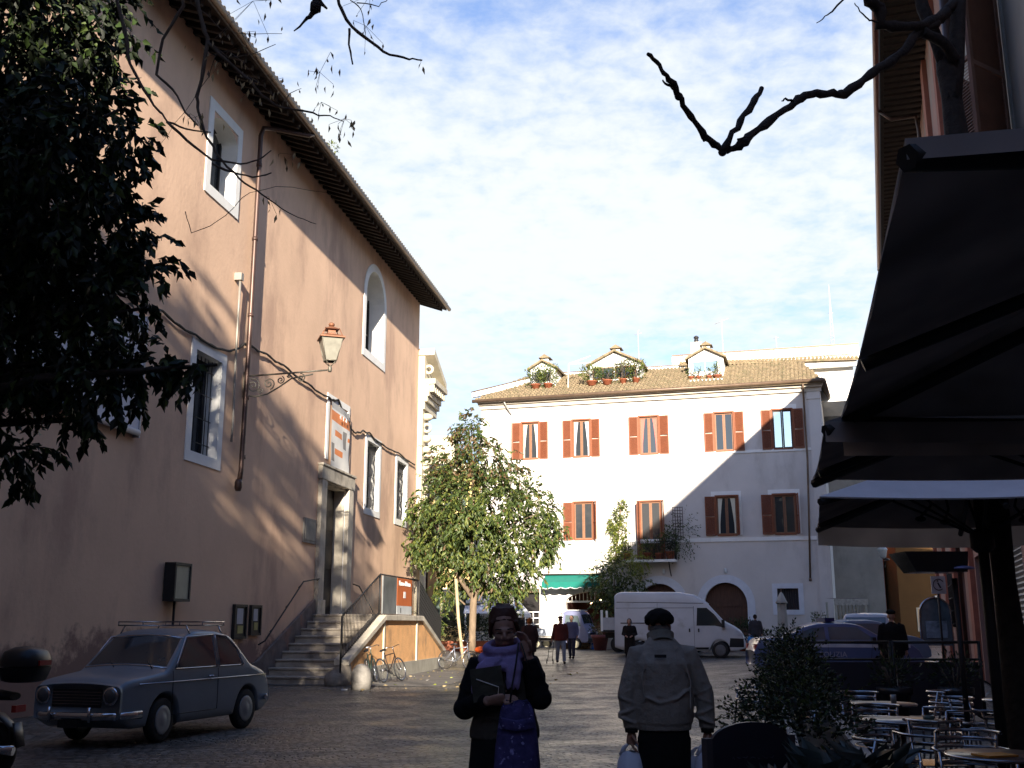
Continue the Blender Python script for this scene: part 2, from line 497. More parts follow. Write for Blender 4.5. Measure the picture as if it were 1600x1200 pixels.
M_greyw = mat('grey_plaster', (0.22, 0.205, 0.18), .9, var=.15, vscale=.8, bump=.3, dirt=((.14, .13, .11), 1.0, .5, .75, (1, 1, .5)))
M_rbl = mat('dusty_pink_plaster', (0.36, 0.20, 0.16), .9, var=.15, vscale=.6, bump=.3, dirt=((.30, .27, .23), .8, .45, .7, (1, 1, .4)))
M_bark = mat('bark', (0.16, 0.115, 0.075), .9, var=.3, vscale=8, bump=.8, bscale=18, stretch=(1, 1, .3))
M_barkd = mat('dark_bark', (0.035, 0.027, 0.022), .9, var=.35, vscale=9, bump=.9, bscale=22)
M_twig = mat('grey_twig', (0.10, 0.075, 0.055), .9, var=.3, vscale=12)
M_rubber = mat('tyre_rubber', (0.014, 0.014, 0.015), .75, var=.2)
M_chrome = mat('chrome', (0.62, 0.62, 0.64), .16, metal=1, var=.05)
M_alu = mat('brushed_aluminium', (0.40, 0.40, 0.42), .22, metal=1, var=.08)
M_black = mat('black_plastic', (0.012, 0.012, 0.014), .38, var=.1)
M_canvd = leafmat('dark_brown_canvas', (0.15, 0.125, 0.11), .35, .9)
M_canvl = mat('pale_canvas_top', (0.62, 0.60, 0.62), .85, var=.08, vscale=2.5, bump=.25, bscale=50)
M_lining = leafmat('canvas_lining', (0.36, 0.32, 0.30), .35, .9)
L_dk = leafmat('leaf_dark', (0.028, 0.048, 0.012), .15)
L_md = leafmat('leaf_mid', (0.062, 0.09, 0.022), .28)
L_lt = leafmat('leaf_light', (0.14, 0.16, 0.035), .33)
L_br = leafmat('leaf_brown', (0.11, 0.065, 0.028), .25)
L_yl = leafmat('leaf_yellowgreen', (0.24, 0.27, 0.04), .4)
L_blk = leafmat('leaf_deep', (0.009, 0.014, 0.005), .08, .6)
L_pod = leafmat('pale_seed_pod', (0.36, 0.28, 0.15), .3)

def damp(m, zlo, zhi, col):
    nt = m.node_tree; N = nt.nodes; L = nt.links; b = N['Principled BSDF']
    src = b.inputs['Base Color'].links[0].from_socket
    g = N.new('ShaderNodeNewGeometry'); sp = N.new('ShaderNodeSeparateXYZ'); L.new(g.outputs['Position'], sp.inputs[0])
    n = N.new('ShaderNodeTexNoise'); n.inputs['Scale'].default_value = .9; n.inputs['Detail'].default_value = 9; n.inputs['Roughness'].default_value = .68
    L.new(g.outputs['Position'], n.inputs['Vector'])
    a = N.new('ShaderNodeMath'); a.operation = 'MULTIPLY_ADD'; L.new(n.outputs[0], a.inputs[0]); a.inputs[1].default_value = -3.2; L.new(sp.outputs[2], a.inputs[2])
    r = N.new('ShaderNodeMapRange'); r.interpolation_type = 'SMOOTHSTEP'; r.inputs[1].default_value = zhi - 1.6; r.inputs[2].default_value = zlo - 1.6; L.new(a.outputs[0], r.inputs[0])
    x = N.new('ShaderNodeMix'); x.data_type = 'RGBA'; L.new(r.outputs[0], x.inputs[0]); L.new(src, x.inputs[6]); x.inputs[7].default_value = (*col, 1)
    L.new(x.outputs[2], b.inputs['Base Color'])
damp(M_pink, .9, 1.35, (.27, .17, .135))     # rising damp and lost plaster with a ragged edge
damp(M_wwall, .7, 1.1, (.36, .33, .30))
# ================================================================ GROUND
def cobble_mat():
    m = bpy.data.materials.new('cobblestones'); m.use_nodes = True
    N = m.node_tree.nodes; L = m.node_tree.links; b = N['Principled BSDF']
    tc = N.new('ShaderNodeTexCoord')
    nz = N.new('ShaderNodeTexNoise'); nz.inputs['Scale'].default_value = .55; nz.inputs['Detail'].default_value = 2
    L.new(tc.outputs['Object'], nz.inputs['Vector'])
    nz2 = N.new('ShaderNodeTexNoise'); nz2.inputs['Scale'].default_value = 6; nz2.inputs['Detail'].default_value = 2
    L.new(tc.outputs['Object'], nz2.inputs['Vector'])
    s1 = N.new('ShaderNodeVectorMath'); s1.operation = 'SCALE'; s1.inputs['Scale'].default_value = .9; L.new(nz.outputs['Color'], s1.inputs[0])
    s2 = N.new('ShaderNodeVectorMath'); s2.operation = 'SCALE'; s2.inputs['Scale'].default_value = .07; L.new(nz2.outputs['Color'], s2.inputs[0])
    a1 = N.new('ShaderNodeVectorMath'); a1.operation = 'ADD'; L.new(tc.outputs['Object'], a1.inputs[0]); L.new(s1.outputs[0], a1.inputs[1])
    a2 = N.new('ShaderNodeVectorMath'); a2.operation = 'ADD'; L.new(a1.outputs[0], a2.inputs[0]); L.new(s2.outputs[0], a2.inputs[1])
    mp = N.new('ShaderNodeMapping'); mp.inputs['Rotation'].default_value = (0, 0, R(8)); L.new(a2.outputs[0], mp.inputs[0])
    br = N.new('ShaderNodeTexBrick'); L.new(mp.outputs[0], br.inputs['Vector'])
    br.inputs['Scale'].default_value = 1; br.inputs['Brick Width'].default_value = .15; br.inputs['Row Height'].default_value = .14
    br.inputs['Mortar Size'].default_value = .016; br.inputs['Mortar Smooth'].default_value = .6; br.inputs['Bias'].default_value = 0
    br.inputs['Color1'].default_value = (.175, .160, .142, 1); br.inputs['Color2'].default_value = (.050, .046, .042, 1)
    br.inputs['Mortar'].default_value = (.014, .011, .009, 1)
    br.offset = .5
    n3 = N.new('ShaderNodeTexNoise'); n3.inputs['Scale'].default_value = .8; n3.inputs['Detail'].default_value = 7; n3.inputs['Roughness'].default_value = .65
    L.new(tc.outputs['Object'], n3.inputs['Vector'])
    cr = N.new('ShaderNodeMapRange'); cr.inputs[1].default_value = .3; cr.inputs[2].default_value = .7; cr.inputs[3].default_value = .82; cr.inputs[4].default_value = 1.2
    L.new(n3.outputs[0], cr.inputs[0])
    mu = N.new('ShaderNodeVectorMath'); mu.operation = 'SCALE'; L.new(br.outputs['Color'], mu.inputs[0]); L.new(cr.outputs[0], mu.inputs['Scale'])
    L.new(mu.outputs[0], b.inputs['Base Color'])
    rr = N.new('ShaderNodeMapRange'); rr.inputs[1].default_value = .35; rr.inputs[2].default_value = .65; rr.inputs[3].default_value = .28; rr.inputs[4].default_value = .62
    L.new(n3.outputs[0], rr.inputs[0]); L.new(rr.outputs[0], b.inputs['Roughness'])
    b.inputs['Specular IOR Level'].default_value = .45
    inv = N.new('ShaderNodeMath'); inv.operation = 'SUBTRACT'; inv.inputs[0].default_value = 1; L.new(br.outputs['Fac'], inv.inputs[1])
    n4 = N.new('ShaderNodeTexNoise'); n4.inputs['Scale'].default_value = 9; n4.inputs['Detail'].default_value = 4; L.new(tc.outputs['Object'], n4.inputs['Vector'])
    ad = N.new('ShaderNodeMath'); ad.operation = 'MULTIPLY_ADD'; L.new(n4.outputs[0], ad.inputs[0]); ad.inputs[1].default_value = .7; L.new(inv.outputs[0], ad.inputs[2])
    bp = N.new('ShaderNodeBump'); bp.inputs['Strength'].default_value = 1.0; bp.inputs['Distance'].default_value = .045
    L.new(ad.outputs[0], bp.inputs['Height']); L.new(bp.outputs[0], b.inputs['Normal'])
    return m
M_cob = cobble_mat()
gxs = [-600, -250, -120, -70] + [x * 1.0 for x in range(-50, 51)] + [70, 120, 250, 600]
gys = [-600, -200, -80] + [y * 1.0 for y in range(-50, 101)] + [130, 200, 400, 900]
gm = MB()
gv = [(x, y, gz(x, y)) for y in gys for x in gxs]
nx = len(gxs)
gm.add(gv, [(j * nx + i, j * nx + i + 1, (j + 1) * nx + i + 1, (j + 1) * nx + i) for j in range(len(gys) - 1) for i in range(nx - 1)], 0, True)
gm.build('ground', M_cob, kind='structure')

A = (-6.912, 29.90, 0.0)
DL = (0.16042, 0.98705)
LF = frame(A, DL)
def Lp(s, y, z=0): return tuple(LF @ Vector((s, y, z)))
M_pave = mat('worn_pavement', (.115, .105, .092), .85, var=.22, vscale=1.3, bump=.35, bscale=25, dirt=((.065, .06, .055), 2.0, .5, .7, (1, 1, 1)))
MB(LF).add([(s, y, .012) for s in (-.6, 15.8) for y in (-5.2, 0)] , [(0, 1, 3, 2)]).build('pavement', M_pave, kind='structure')
dr = MB()
for i in range(24):
    x = -6.2 + i * .55
    dr.add([(x, 41.0 + .02 * i, gz(x, 41) + .006), (x + .52, 41.02 + .02 * i, gz(x + .5, 41) + .006), (x + .52, 41.22 + .02 * i, gz(x + .5, 41) + .008), (x, 41.2 + .02 * i, gz(x, 41) + .008)], [(0, 1, 2, 3)])
dr.build('drain_channel', mat('drain_stone', (.03, .027, .025), .9), kind='structure')
# fallen leaves and paper scraps on the paving
P = []; D = []
for k in range(170):
    s = random.uniform(-3, 15); y = random.uniform(-8, -2.7)
    p = Lp(s, y, .02); P.append(p); D.append((random.gauss(0, 1), random.gauss(0, 1), .05))
leafmesh('fallen_leaves', P, D, .10, [L_pod, L_yl, mat('paper_scrap', (.6, .58, .52), .8)], weights=[5, 2, 1], loc=Lp(5, -4, 0),
         label='scattered dry leaves and scraps on the paving by the stone steps', cat='leaves', kind='stuff')

# ================================================================ MUSEUM BUILDING (left)
mus = thing('museum_building', 'long salmon pink building with deep dark eaves and white-framed windows filling the left side', 'building', A)
ops = [(-4.92, -3.42, 12.5, 14.55, .35, .65), (8.58, 10.98, 11.70, 15.05, 1.15, .75), (-5.0, -3.55, 5.65, 8.15, 0, .5),
       (9.28, 10.85, 5.80, 8.32, 0, .5), (13.5, 14.98, 5.80, 8.20, 0, .5), (4.62, 6.92, 1.9, 6.18, 0, .46), (-16.2, -14.2, 12.5, 14.5, .35, .65)]
mb = MB(LF)
wall(mb, -46, 16.75, -.3, 16.0, ops, rmi=1)
mb.quad((16.75, 0, -.3), (16.75, 14, -.3), (16.75, 14, 16.0), (16.75, 0, 16.0), 0)
mb.quad((-46, 14, -.3), (-46, 0, -.3), (-46, 0, 16.0), (-46, 14, 16.0), 0)
mb.quad((16.75, 14, -.3), (-46, 14, -.3), (-46, 14, 16), (16.75, 14, 16), 0)
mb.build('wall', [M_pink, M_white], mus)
# roof
mb = MB(LF)
mb.add([(-46.5, -1.12, 15.72), (17.35, -1.12, 15.72), (17.35, 7, 18.6), (-46.5, 7, 18.6), (-46.5, -1.12, 15.88), (17.35, -1.12, 15.88), (17.35, 7, 18.76), (-46.5, 7, 18.76)],
       [(0, 1, 2, 3), (4, 7, 6, 5), (0, 4, 5, 1), (1, 5, 6, 2)], 0)
mb.add([(17.35, 7, 18.6), (17.35, 15, 15.7), (-46.5, 15, 15.7), (-46.5, 7, 18.6)], [(0, 1, 2, 3)], 0)
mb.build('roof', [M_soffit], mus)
mb = MB(LF)      # tile courses on the eaves edge
s = -46.3
while s < 17.3:
    mb.tube([(s, -1.2, 15.93), (s, -.2, 16.28)], .085, 8); s += .24
mb.build('eaves_tiles', M_tile, mus)
mb = MB(LF)
s = -45.8
while s < 17.2:
    mb.add([(s, -1.02, 15.56), (s + .13, -1.02, 15.56), (s + .13, .02, 15.92), (s, .02, 15.92),
            (s, -1.02, 15.74), (s + .13, -1.02, 15.74), (s + .13, .02, 16.1), (s, .02, 16.1)],
           [(0, 3, 2, 1), (0, 1, 5, 4), (0, 4, 7, 3), (1, 2, 6, 5)]); s += .42
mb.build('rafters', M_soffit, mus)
MB(LF).tube([(-46.5, -1.24, 15.78), (17.4, -1.24, 15.78)], .085, 10).build('gutter', M_gutter, mus)
# small plants growing in the gutter
Pp, Uu = clump_points(Lp(.75, -1.2, 16.02), (.18, .28, .2), 90)
leafmesh('gutter_weed', Pp, Uu, .09, [L_lt, L_md], loc=Lp(.75, -1.2, 15.9), label='small green weed sprouting on the gutter edge of the pink building', cat='plant')

def win_part(F, name, xa, xb, za, zb, y, parent, surr=None, arch=0, mull=1, bars=0, glassm=None, fmat=None, fw=.06, grille=None, arched_sur=0, label=None):
    """window = surround (part) > window_frame, pane, grille (sub-parts)"""
    fb = MB(F)
    if surr: surround(fb, xa, xb, za, zb, surr, arch=arched_sur)
    else: fb.box(xa, xb, -.02, .0, za - .05, za)
    w = fb.build('window', M_white, parent, label=label)
    f = MB(F)
    f.box(xa, xa + fw, y - .06, y, za, zb); f.box(xb - fw, xb, y - .06, y, za, zb)
    f.box(xa + fw, xb - fw, y - .06, y, za, za + fw); f.box(xa + fw, xb - fw, y - .06, y, zb - fw, zb)
    for k in range(mull):
        xm = xa + (xb - xa) * (k + 1) / (mull + 1)
        f.box(xm - fw * .55, xm + fw * .55, y - .07, y - .003, za + fw, zb - fw)
    for k in range(bars):
        zm = za + (zb - za) * (k + 1) / (bars + 1)
        f.box(xa + fw, xb - fw, y - .05, y - .006, zm - .018, zm + .018)
    f.build('window_frame', fmat or M_iron, w)
    MB(F).box(xa, xb, y + .004, y + .03, za, zb).build('pane', glassm or M_glass, w)
    if grille:
        g = MB(F); gy = grille[0]
        n = grille[1]
        for k in range(n):
            xm = xa + (xb - xa) * (k + .5) / n
            if len(grille) > 3:
                pts = [(xm + .035 * math.sin(z_ * 11), gy, z_) for z_ in np.arange(za, zb + .01, .07)]
                g.tube(pts, .014, 5)
            else: g.tube([(xm, gy, za), (xm, gy, zb)], .013, 6)
        for k in range(grille[2]):
            zm = za + (zb - za) * (k + .5) / grille[2]
            g.tube([(xa, gy, zm), (xb, gy, zm)], .013, 6)
        g.build('grille', M_iron, w)
    return w
win_part(LF, 'w', -4.92, -3.42, 12.5, 14.55, .5, mus, surr=.27, mull=1, arched_sur=0)
win_part(LF, 'w', -16.2, -14.2, 12.5, 14.5, .5, mus, surr=.27, mull=1)
win_part(LF, 'w', -5.0, -3.55, 5.65, 8.15, .45, mus, surr=.26, mull=1, grille=(.2, 7, 4))
win_part(LF, 'w', 9.28, 10.85, 5.80, 8.32, .45, mus, surr=.24, mull=1, grille=(.12, 9, 3, 1))
win_part(LF, 'w', 13.5, 14.98, 5.80, 8.20, .45, mus, surr=.24, mull=1, grille=(.12, 9, 3, 1))
wa = MB(LF); surround(wa, 8.58, 10.98, 11.70, 15.05, .30, arch=1.15)
wa = wa.build('arched_window', M_white, mus)
f = MB(LF)
for xm in (8.58, 9.72, 10.90): f.box(xm, xm + .08, .60, .66, 11.7, 14.9)
for zm in (11.72, 12.8, 13.9): f.box(8.66, 10.90, .61, .655, zm, zm + .06)
f.build('window_frame', M_iron, wa)
K = 20
arc = [(9.78 - 1.2 * math.cos(math.pi * k / K), 13.9 + 1.15 * math.sin(math.pi * k / K)) for k in range(K + 1)]
MB(LF).prism([(8.58, 11.7)] + arc + [(10.98, 11.7)], .68, .72).build('pane', M_glass, wa)
# stone doorway
dr_ = MB(LF)
dr_.box(4.10, 4.62, -.14, .0, 1.9, 6.18); dr_.box(6.92, 7.44, -.14, .0, 1.9, 6.18)
dr_.box(4.04, 7.50, -.16, .0, 6.18, 6.62); dr_.box(4.0, 7.54, -.20, .0, 6.62, 6.70)
dr_.box(4.62, 4.70, .02, .44, 1.9, 6.18); dr_.box(6.84, 6.92, .02, .44, 1.9, 6.18); dr_.box(4.70, 6.84, .02, .44, 6.10, 6.18)
dr_.box(4.04, 4.70, -.19, -.14, 1.9, 2.35); dr_.box(6.84, 7.50, -.19, -.14, 1.9, 2.35)
door = dr_.build('doorway', M_stone, mus, bevel=.015)
ML = MB(LF)
ML.box(4.70, 5.75, .38, .44, 1.9, 6.1); ML.box(5.79, 6.84, .38, .44, 1.9, 6.1)
for xa in (4.82, 5.91):
    for za in (2.1, 3.4, 4.7): ML.box(xa, xa + .8, .35, .38, za, za + 1.1)
ML.build('door', mat('black_brown_door', (.02, .013, .01), .6, var=.3), door)
# plaque beside the door
pq = MB(LF); pq.box(2.86, 3.92, -.06, .0, 4.06, 4.82); pq.box(2.95, 3.83, -.075, -.06, 4.15, 4.73, 1)
pq.build('stone_plaque', [M_grey, mat('plaque_face', (.26, .24, .20), .8, var=.2)], loc=Lp(3.4, 0, 4.06), label='grey stone plaque on the pink wall just left of the tall doorway', cat='plaque')

# downpipes
pm = MB(LF)
pm.tube([(-.9, -1.2, 15.72), (-1.05, -1.1, 15.62), (-1.9, -.42, 15.46), (-2.2, -.2, 15.36), (-2.27, -.16, 15.1), (-2.27, -.16, 8.8), (-2.32, -.16, 5.55), (-2.40, -.16, 5.2)], .068, 10)
for z in (14.2, 12.0, 9.8, 7.5, 5.9): pm.tube([(-2.27 - .0 * z, -.16, z - .05), (-2.27, -.16, z + .05)], .082, 10)
pm.lathe((-2.46, -.17, 4.98), [(.07, 0), (.1, .1), (.1, .22), (.075, .3)], 10)
pm.build('downpipe', M_pipe, mus)
pm = MB(LF)
pm.tube([(-3.02, -.14, 10.6), (-2.98, -.12, 9.6), (-2.92, -.10, 8.0), (-2.86, -.10, 6.6), (-2.98, -.14, 6.2)], .034, 8)
pm.box(-3.1, -2.94, -.2, .0, 10.55, 10.75)
pm.build('thin_pipe', mat('lead_pipe', (.24, .22, .19), .5, metal=.3), mus)

# thick sagging cable
cb = []
for (s, z) in [(-9, 8.5), (-6.9, 8.54), (-5.2, 8.44), (-3.44, 8.50), (-2.3, 9.0), (-2.08, 9.06), (-.8, 9.10), (.51, 9.09), (2.6, 9.0), (4.5, 8.97), (5.6, 9.1), (6.9, 8.5), (7.3, 8.32), (7.86, 8.38), (8.5, 8.56), (9.3, 8.62), (10.64, 8.47), (13.4, 8.50), (16.7, 8.41)]:
    cb.append((s, -.07, z))
cc = MB(LF); dense = []
for i in range(len(cb) - 1):
    for k in range(6):
        t = k / 6; q = Vector(cb[i]).lerp(Vector(cb[i + 1]), t); q.z += -.06 * math.sin(math.pi * t) + .012 * math.sin(i * 7 + k * 2.4); dense.append(q)
cc.tube(dense, [.028 + .007 * (k % 2) for k in range(len(dense))], 6)
cc.build('wall_cable', mat('black_cable', (.02, .018, .016), .7), label='thick dark cable sagging along the pink wall above the lower windows', cat='cable', loc=Lp(5, 0, 8.4))

# banner over the doorway
bn = thing('banner', 'tall white and orange exhibition banner hanging above the stone doorway', 'banner', Lp(5.8, -.1, 6.7))
b_ = MB(LF); surround(b_, 4.84, 6.80, 6.92, 8.92, .22, proud=.035, bottom=False); b_.build('backing_frame', M_white, bn)
nb = 32; vs = []; fs = []
for j in range(nb + 1):
    for i in range(nb + 1):
        x = 4.88 + 1.92 * i / nb + .05 * (1 - j / nb); z = 6.72 + 2.18 * j / nb - .09 * (i / nb)
        vs.append((x, -.10 - .014 * math.sin(i / nb * 7 + j * .35) * (.4 + (i / nb)), z))
n1 = nb + 1
mi = []
bb = MB(LF)
for j in range(nb):
    for i in range(nb):
        mcol = 0
        zf = (j + .5) / nb; xf = (i + .5) / nb
        if .72 < zf < .86: mcol = 1
        elif .49 < zf < .58 and .18 < xf < .58: mcol = 1
        elif .22 < zf < .31 and .22 < xf < .62: mcol = 1
        elif .38 < zf < .66 and .66 < xf < .84: mcol = 2
        elif .10 < zf < .36 and .04 < xf < .20: mcol = 2
        elif zf > .9: mcol = 3
        elif .52 < zf < .60 and xf > .90: mcol = 1
        bb.add([vs[j * n1 + i], vs[j * n1 + i + 1], vs[(j + 1) * n1 + i + 1], vs[(j + 1) * n1 + i]], [(0, 1, 2, 3)], mcol, True)
M_or = mat('banner_orange', (.62, .21, .07), .7, var=.08)
bb.build('banner_cloth', [mat('banner_white', (.62, .61, .58), .7, var=.08), M_or, mat('banner_grey', (.22, .21, .20), .7), mat('banner_pale_grey', (.38, .38, .37), .7)], bn)
r_ = MB(LF); r_.tube([(4.84, -.13, 6.70), (6.86, -.13, 6.60)], .028, 8); r_.tube([(6.86, -.1, 6.60), (6.84, -.1, 8.8)], .012, 6); r_.build('banner_rod', M_iron, bn)
M_lw = mat('letter_white', (.75, .74, .72), .6, var=.02); M_lk = mat('letter_black', (.02, .02, .02), .6, var=.02)
lettering('M   R   di', .20, facetext(LF, 5.85, -.19, 8.45), M_lw, bn)
for zz, w_ in ((7.98, .055), (7.86, .05), (7.34, .05), (7.24, .05), (7.14, .05)):
    pass

# wall lantern
lan = thing('wall_lantern', 'square glass street lantern on a scrolled iron bracket projecting from the pink wall', 'street lamp', Lp(-2.12, 0, 7.6))
sB = -2.12
def scroll(mb, cx, cz, r0, turns, dirn=1, th=.016, a0=0.0, r1=.02):
    pts = []
    n = int(18 * turns)
    for k in range(n + 1):
        a = a0 + dirn * 2 * math.pi * turns * k / n
        r = r0 + (r1 - r0) * k / n
        pts.append((sB, cx + r * math.cos(a), cz + r * math.sin(a)))
    mb.tube(pts, th, 6)
br = MB(LF)
br.box(sB - .03, sB + .03, -.05, 0, 7.55, 8.25)
br.tube([(sB, -.03, 8.13), (sB, -1.2, 8.17), (sB, -2.42, 8.22)], .024, 8)
br.tube([(sB, -.05, 7.60), (sB, -.35, 7.56), (sB, -.7, 7.62), (sB, -1.05, 7.82), (sB, -1.35, 8.02), (sB, -1.7, 8.08), (sB, -1.95, 8.12)], .022, 7)
scroll(br, -.28, 7.86, .20, 1.9, 1, a0=1.2); scroll(br, -.72, 7.90, .17, 1.7, -1, a0=-1.9); scroll(br, -1.05, 7.99, .11, 1.5, 1, a0=2.0)
scroll(br, -1.62, 8.03, .12, 1.5, 1, a0=1.4); scroll(br, -.50, 7.72, .08, 1.3, -1, a0=.6); scroll(br, -1.28, 8.10, .05, 1.2, -1)
br.build('bracket', M_verd, lan)
lc = (sB, -2.42)
LM = LF @ Matrix.Translation((lc[0], lc[1], 8.22)) @ Matrix.Rotation(R(28), 4, 'Z')
st = MB(LM)
st.lathe((0, 0, -.06), [(.04, 0), (.055, .03), (.05, .13), (.03, .17)], 10)
for k in range(4):
    a = math.pi / 4 + k * math.pi / 2
    st.tube([(0, 0, .08), (.10 * math.cos(a), .10 * math.sin(a), .16), (.19 * math.cos(a), .19 * math.sin(a), .24)], .011, 6)
h0, h1, z0_, z1_ = .145, .275, .24, .84
def ring(mb, h, z, r):
    c = [(-h, -h, z), (h, -h, z), (h, h, z), (-h, h, z), (-h, -h, z)]
    for i in range(4): mb.tube([c[i], c[i + 1]], r, 6)
ring(st, h0, z0_, .018); ring(st, h1, z1_, .02)
for sx, sy in ((-1, -1), (1, -1), (1, 1), (-1, 1)): st.tube([(sx * h0, sy * h0, z0_), (sx * h1, sy * h1, z1_)], .015, 6)
st.build('lamp_frame', M_verd, lan)
gl = MB(LM)
q = [(-h0, -h0, z0_), (h0, -h0, z0_), (h0, h0, z0_), (-h0, h0, z0_)]; Q = [(-h1, -h1, z1_), (h1, -h1, z1_), (h1, h1, z1_), (-h1, h1, z1_)]
gl.add(q + Q, [(0, 1, 5, 4), (1, 2, 6, 5), (2, 3, 7, 6), (3, 0, 4, 7)])
gl.build('lamp_glass', mat('frosted_lantern_glass', (.20, .19, .155), .35, var=.15, vscale=6, spec=.6), lan)
cp = MB(LM)
hh = .33
cp.add([(-hh, -hh, .84), (hh, -hh, .84), (hh, hh, .84), (-hh, hh, .84), (-hh, -hh, .875), (hh, -hh, .875), (hh, hh, .875), (-hh, hh, .875), (-.13, -.13, .97), (.13, -.13, .97), (.13, .13, .97), (-.13, .13, .97)],
       [(3, 2, 1, 0), (0, 1, 5, 4), (1, 2, 6, 5), (2, 3, 7, 6), (3, 0, 4, 7), (4, 5, 9, 8), (5, 6, 10, 9), (6, 7, 11, 10), (7, 4, 8, 11), (8, 9, 10, 11)])
cp.box(-.10, .10, -.10, .10, .97, 1.10)
cp.add([(-.19, -.19, 1.10), (.19, -.19, 1.10), (.19, .19, 1.10), (-.19, .19, 1.10), (-.06, -.06, 1.19), (.06, -.06, 1.19), (.06, .06, 1.19), (-.06, .06, 1.19)],
       [(3, 2, 1, 0), (0, 1, 5, 4), (1, 2, 6, 5), (2, 3, 7, 6), (3, 0, 4, 7), (4, 5, 6, 7)])
for sx, sy in ((-1, -1), (1, -1), (1, 1), (-1, 1)): cp.tube([(sx * .27, sy * .27, .88), (sx * .18, sy * .18, 1.12)], .012, 6)
cp.ell((0, 0, 1.25), (.085, .085, .06))
cp.build('lamp_cap', M_rust, lan)
pk = MB(LM); pk.box(-.1, .1, -.1, .1, 1.0, 1.02); pk.lathe((0, 0, .3), [(.05, 0), (.07, .2), (.04, .38)], 10); pk.build('lamp_bulb', mat('unlit_bulb', (.5, .48, .40), .4), lan)

# notice boxes and boards on the wall
nb_ = thing('notice_box', 'framed pale information panel on a bracket, above and behind the old car roof', 'notice board', Lp(-5.5, -.2, 2.0))
m1 = MB(LF); m1.box(-5.86, -5.06, -.30, -.03, 2.10, 2.16); m1.box(-5.86, -5.06, -.30, -.03, 2.90, 2.96); m1.box(-5.86, -5.80, -.30, -.03, 2.16, 2.90); m1.box(-5.12, -5.06, -.30, -.03, 2.16, 2.90); m1.box(-5.80, -5.12, -.08, -.03, 2.16, 2.90); m1.tube([(-5.46, -.12, 2.1), (-5.46, -.12, 1.55)], .03, 8)
m1.build('box_frame', M_iron, nb_)
MB(LF).box(-5.80, -5.12, -.27, -.24, 2.16, 2.90).build('paper_panel', mat('yellowed_paper', (.36, .34, .24), .5, var=.12), nb_)
for (s0, s1, z0, z1, lab) in ((-2.0, -1.2, 1.22, 2.10, 'dark framed notice board with white sheet, nearer the car of the low pair'), (-.92, -.22, 1.30, 2.10, 'dark framed notice board with yellow note, nearer the stone steps of the low pair')):
    t = thing('notice_board', lab, 'notice board', Lp((s0 + s1) / 2, 0, z0), group='low notice boards beside the steps')
    m1 = MB(LF); m1.box(s0, s1, -.05, 0, z0, z1); m1.box(s0, s0 + .06, -.09, -.05, z0, z1); m1.box(s1 - .06, s1, -.09, -.05, z0, z1); m1.box(s0 + .06, s1 - .06, -.09, -.05, z0, z0 + .06); m1.box(s0 + .06, s1 - .06, -.09, -.05, z1 - .06, z1)
    m1.build('board_frame', M_iron, t)
    m1 = MB(LF); m1.box(s0 + .2, s1 - .22, -.058, -.05, z0 + .38, z1 - .10, 0); m1.box(s0 + .26, s1 - .2, -.062, -.05, z0 + .14, z0 + .34, 1)
    m1.build('notice_sheet', [mat('white_sheet', (.42, .42, .46), .6), mat('yellow_note', (.32, .29, .10), .6)], t)
# big white panel behind the leaves
pp = thing('museum_sign', 'large white museum sign panel on the pink wall half hidden by dark leaves', 'sign', Lp(-9.2, -.1, 5.5))
m1 = MB(LF); m1.box(-12.6, -7.66, -.12, 0, 5.62, 8.15); m1.tube([(-12.6, -.12, 5.60), (-7.66, -.12, 5.60)], .07, 10); m1.build('sign_panel', mat('sign_white', (.55, .55, .60), .6, var=.05, dirt=((.42, .42, .46), 2, .5, .8, (3, 1, .4))), pp)
m1 = MB(LF); m1.box(-7.66, -7.60, -.14, 0, 5.50, 8.2); m1.build('sign_edge', mat('sign_grey_edge', (.35, .35, .38), .5), pp)
lettering('Museo di', .42, facetext(LF, -9.62, -.125, 7.62), M_lk, pp, align='LEFT')
lettering('Roma in', .42, facetext(LF, -9.62, -.125, 7.10), M_lk, pp, align='LEFT')
lettering('Trastevere', .42, facetext(LF, -9.52, -.125, 6.58), mat('letter_maroon', (.05, .015, .02), .6), pp, align='LEFT')

# ================================================================ STAIRCASE
stc = thing('entrance_staircase', 'double flight of worn stone steps with ochre parapet up to the museum door', 'staircase', Lp(5.5, -1.3, 0))
sb = MB(LF)
NR = 9; RH = 1.9 / NR; TR = .485
for k in range(NR):
    x = -.05 + k * TR
    sb.box(x - .04, x + TR + .04 if k < NR - 1 else 7.4, -2.34, -.02, k * RH + RH - .06, (k + 1) * RH)
    sb.box(x, x + TR, -2.34, -.02, -.1, k * RH + RH - .06)
sb.box(x + TR, 7.4, -2.34, -.02, -.1, 1.84)
for k in range(NR):
    x = 7.4 + k * TR
    sb.box(x, x + TR, -2.34, -.02, -.1, (NR - 1 - k) * RH + .02)
sb.build('steps', M_step, stc, bevel=.018)
# sloping stone skirting against the wall
sk = MB(LF); sk.prism([(-1.2, -.05), (-1.2, .55), (-.4, .6), (4.0, 2.35), (4.08, 1.9), (4.08, -.05)], -.10, -.015)
sk.build('skirting', mat('damp_skirting', (.17, .135, .115), .9, var=.3, vscale=2.5, bump=.4, dirt=((.30, .16, .11), 1.5, .5, .7, (1, 1, 1))), stc)
M_par = mat('parapet_plaster', (.66, .36, .155), .9, var=.12, vscale=3.0, bump=1.0, bscale=30, dirt=((.34, .20, .10), 1.6, .50, .74, (1, 1, .7)))
pr = MB(LF)
pr.prism([(-.35, -.05), (-.35, .55), (3.05, 1.70), (7.6, 1.70), (11.0, .55), (11.0, -.05)], -2.60, -2.36)
pr.build('parapet', M_par, stc)
pr = MB(LF); pr.box(.2, 11.05, -2.68, -2.60, -.05, .42); pr.box(-.4, -.35, -2.62, -2.34, 0, .5)
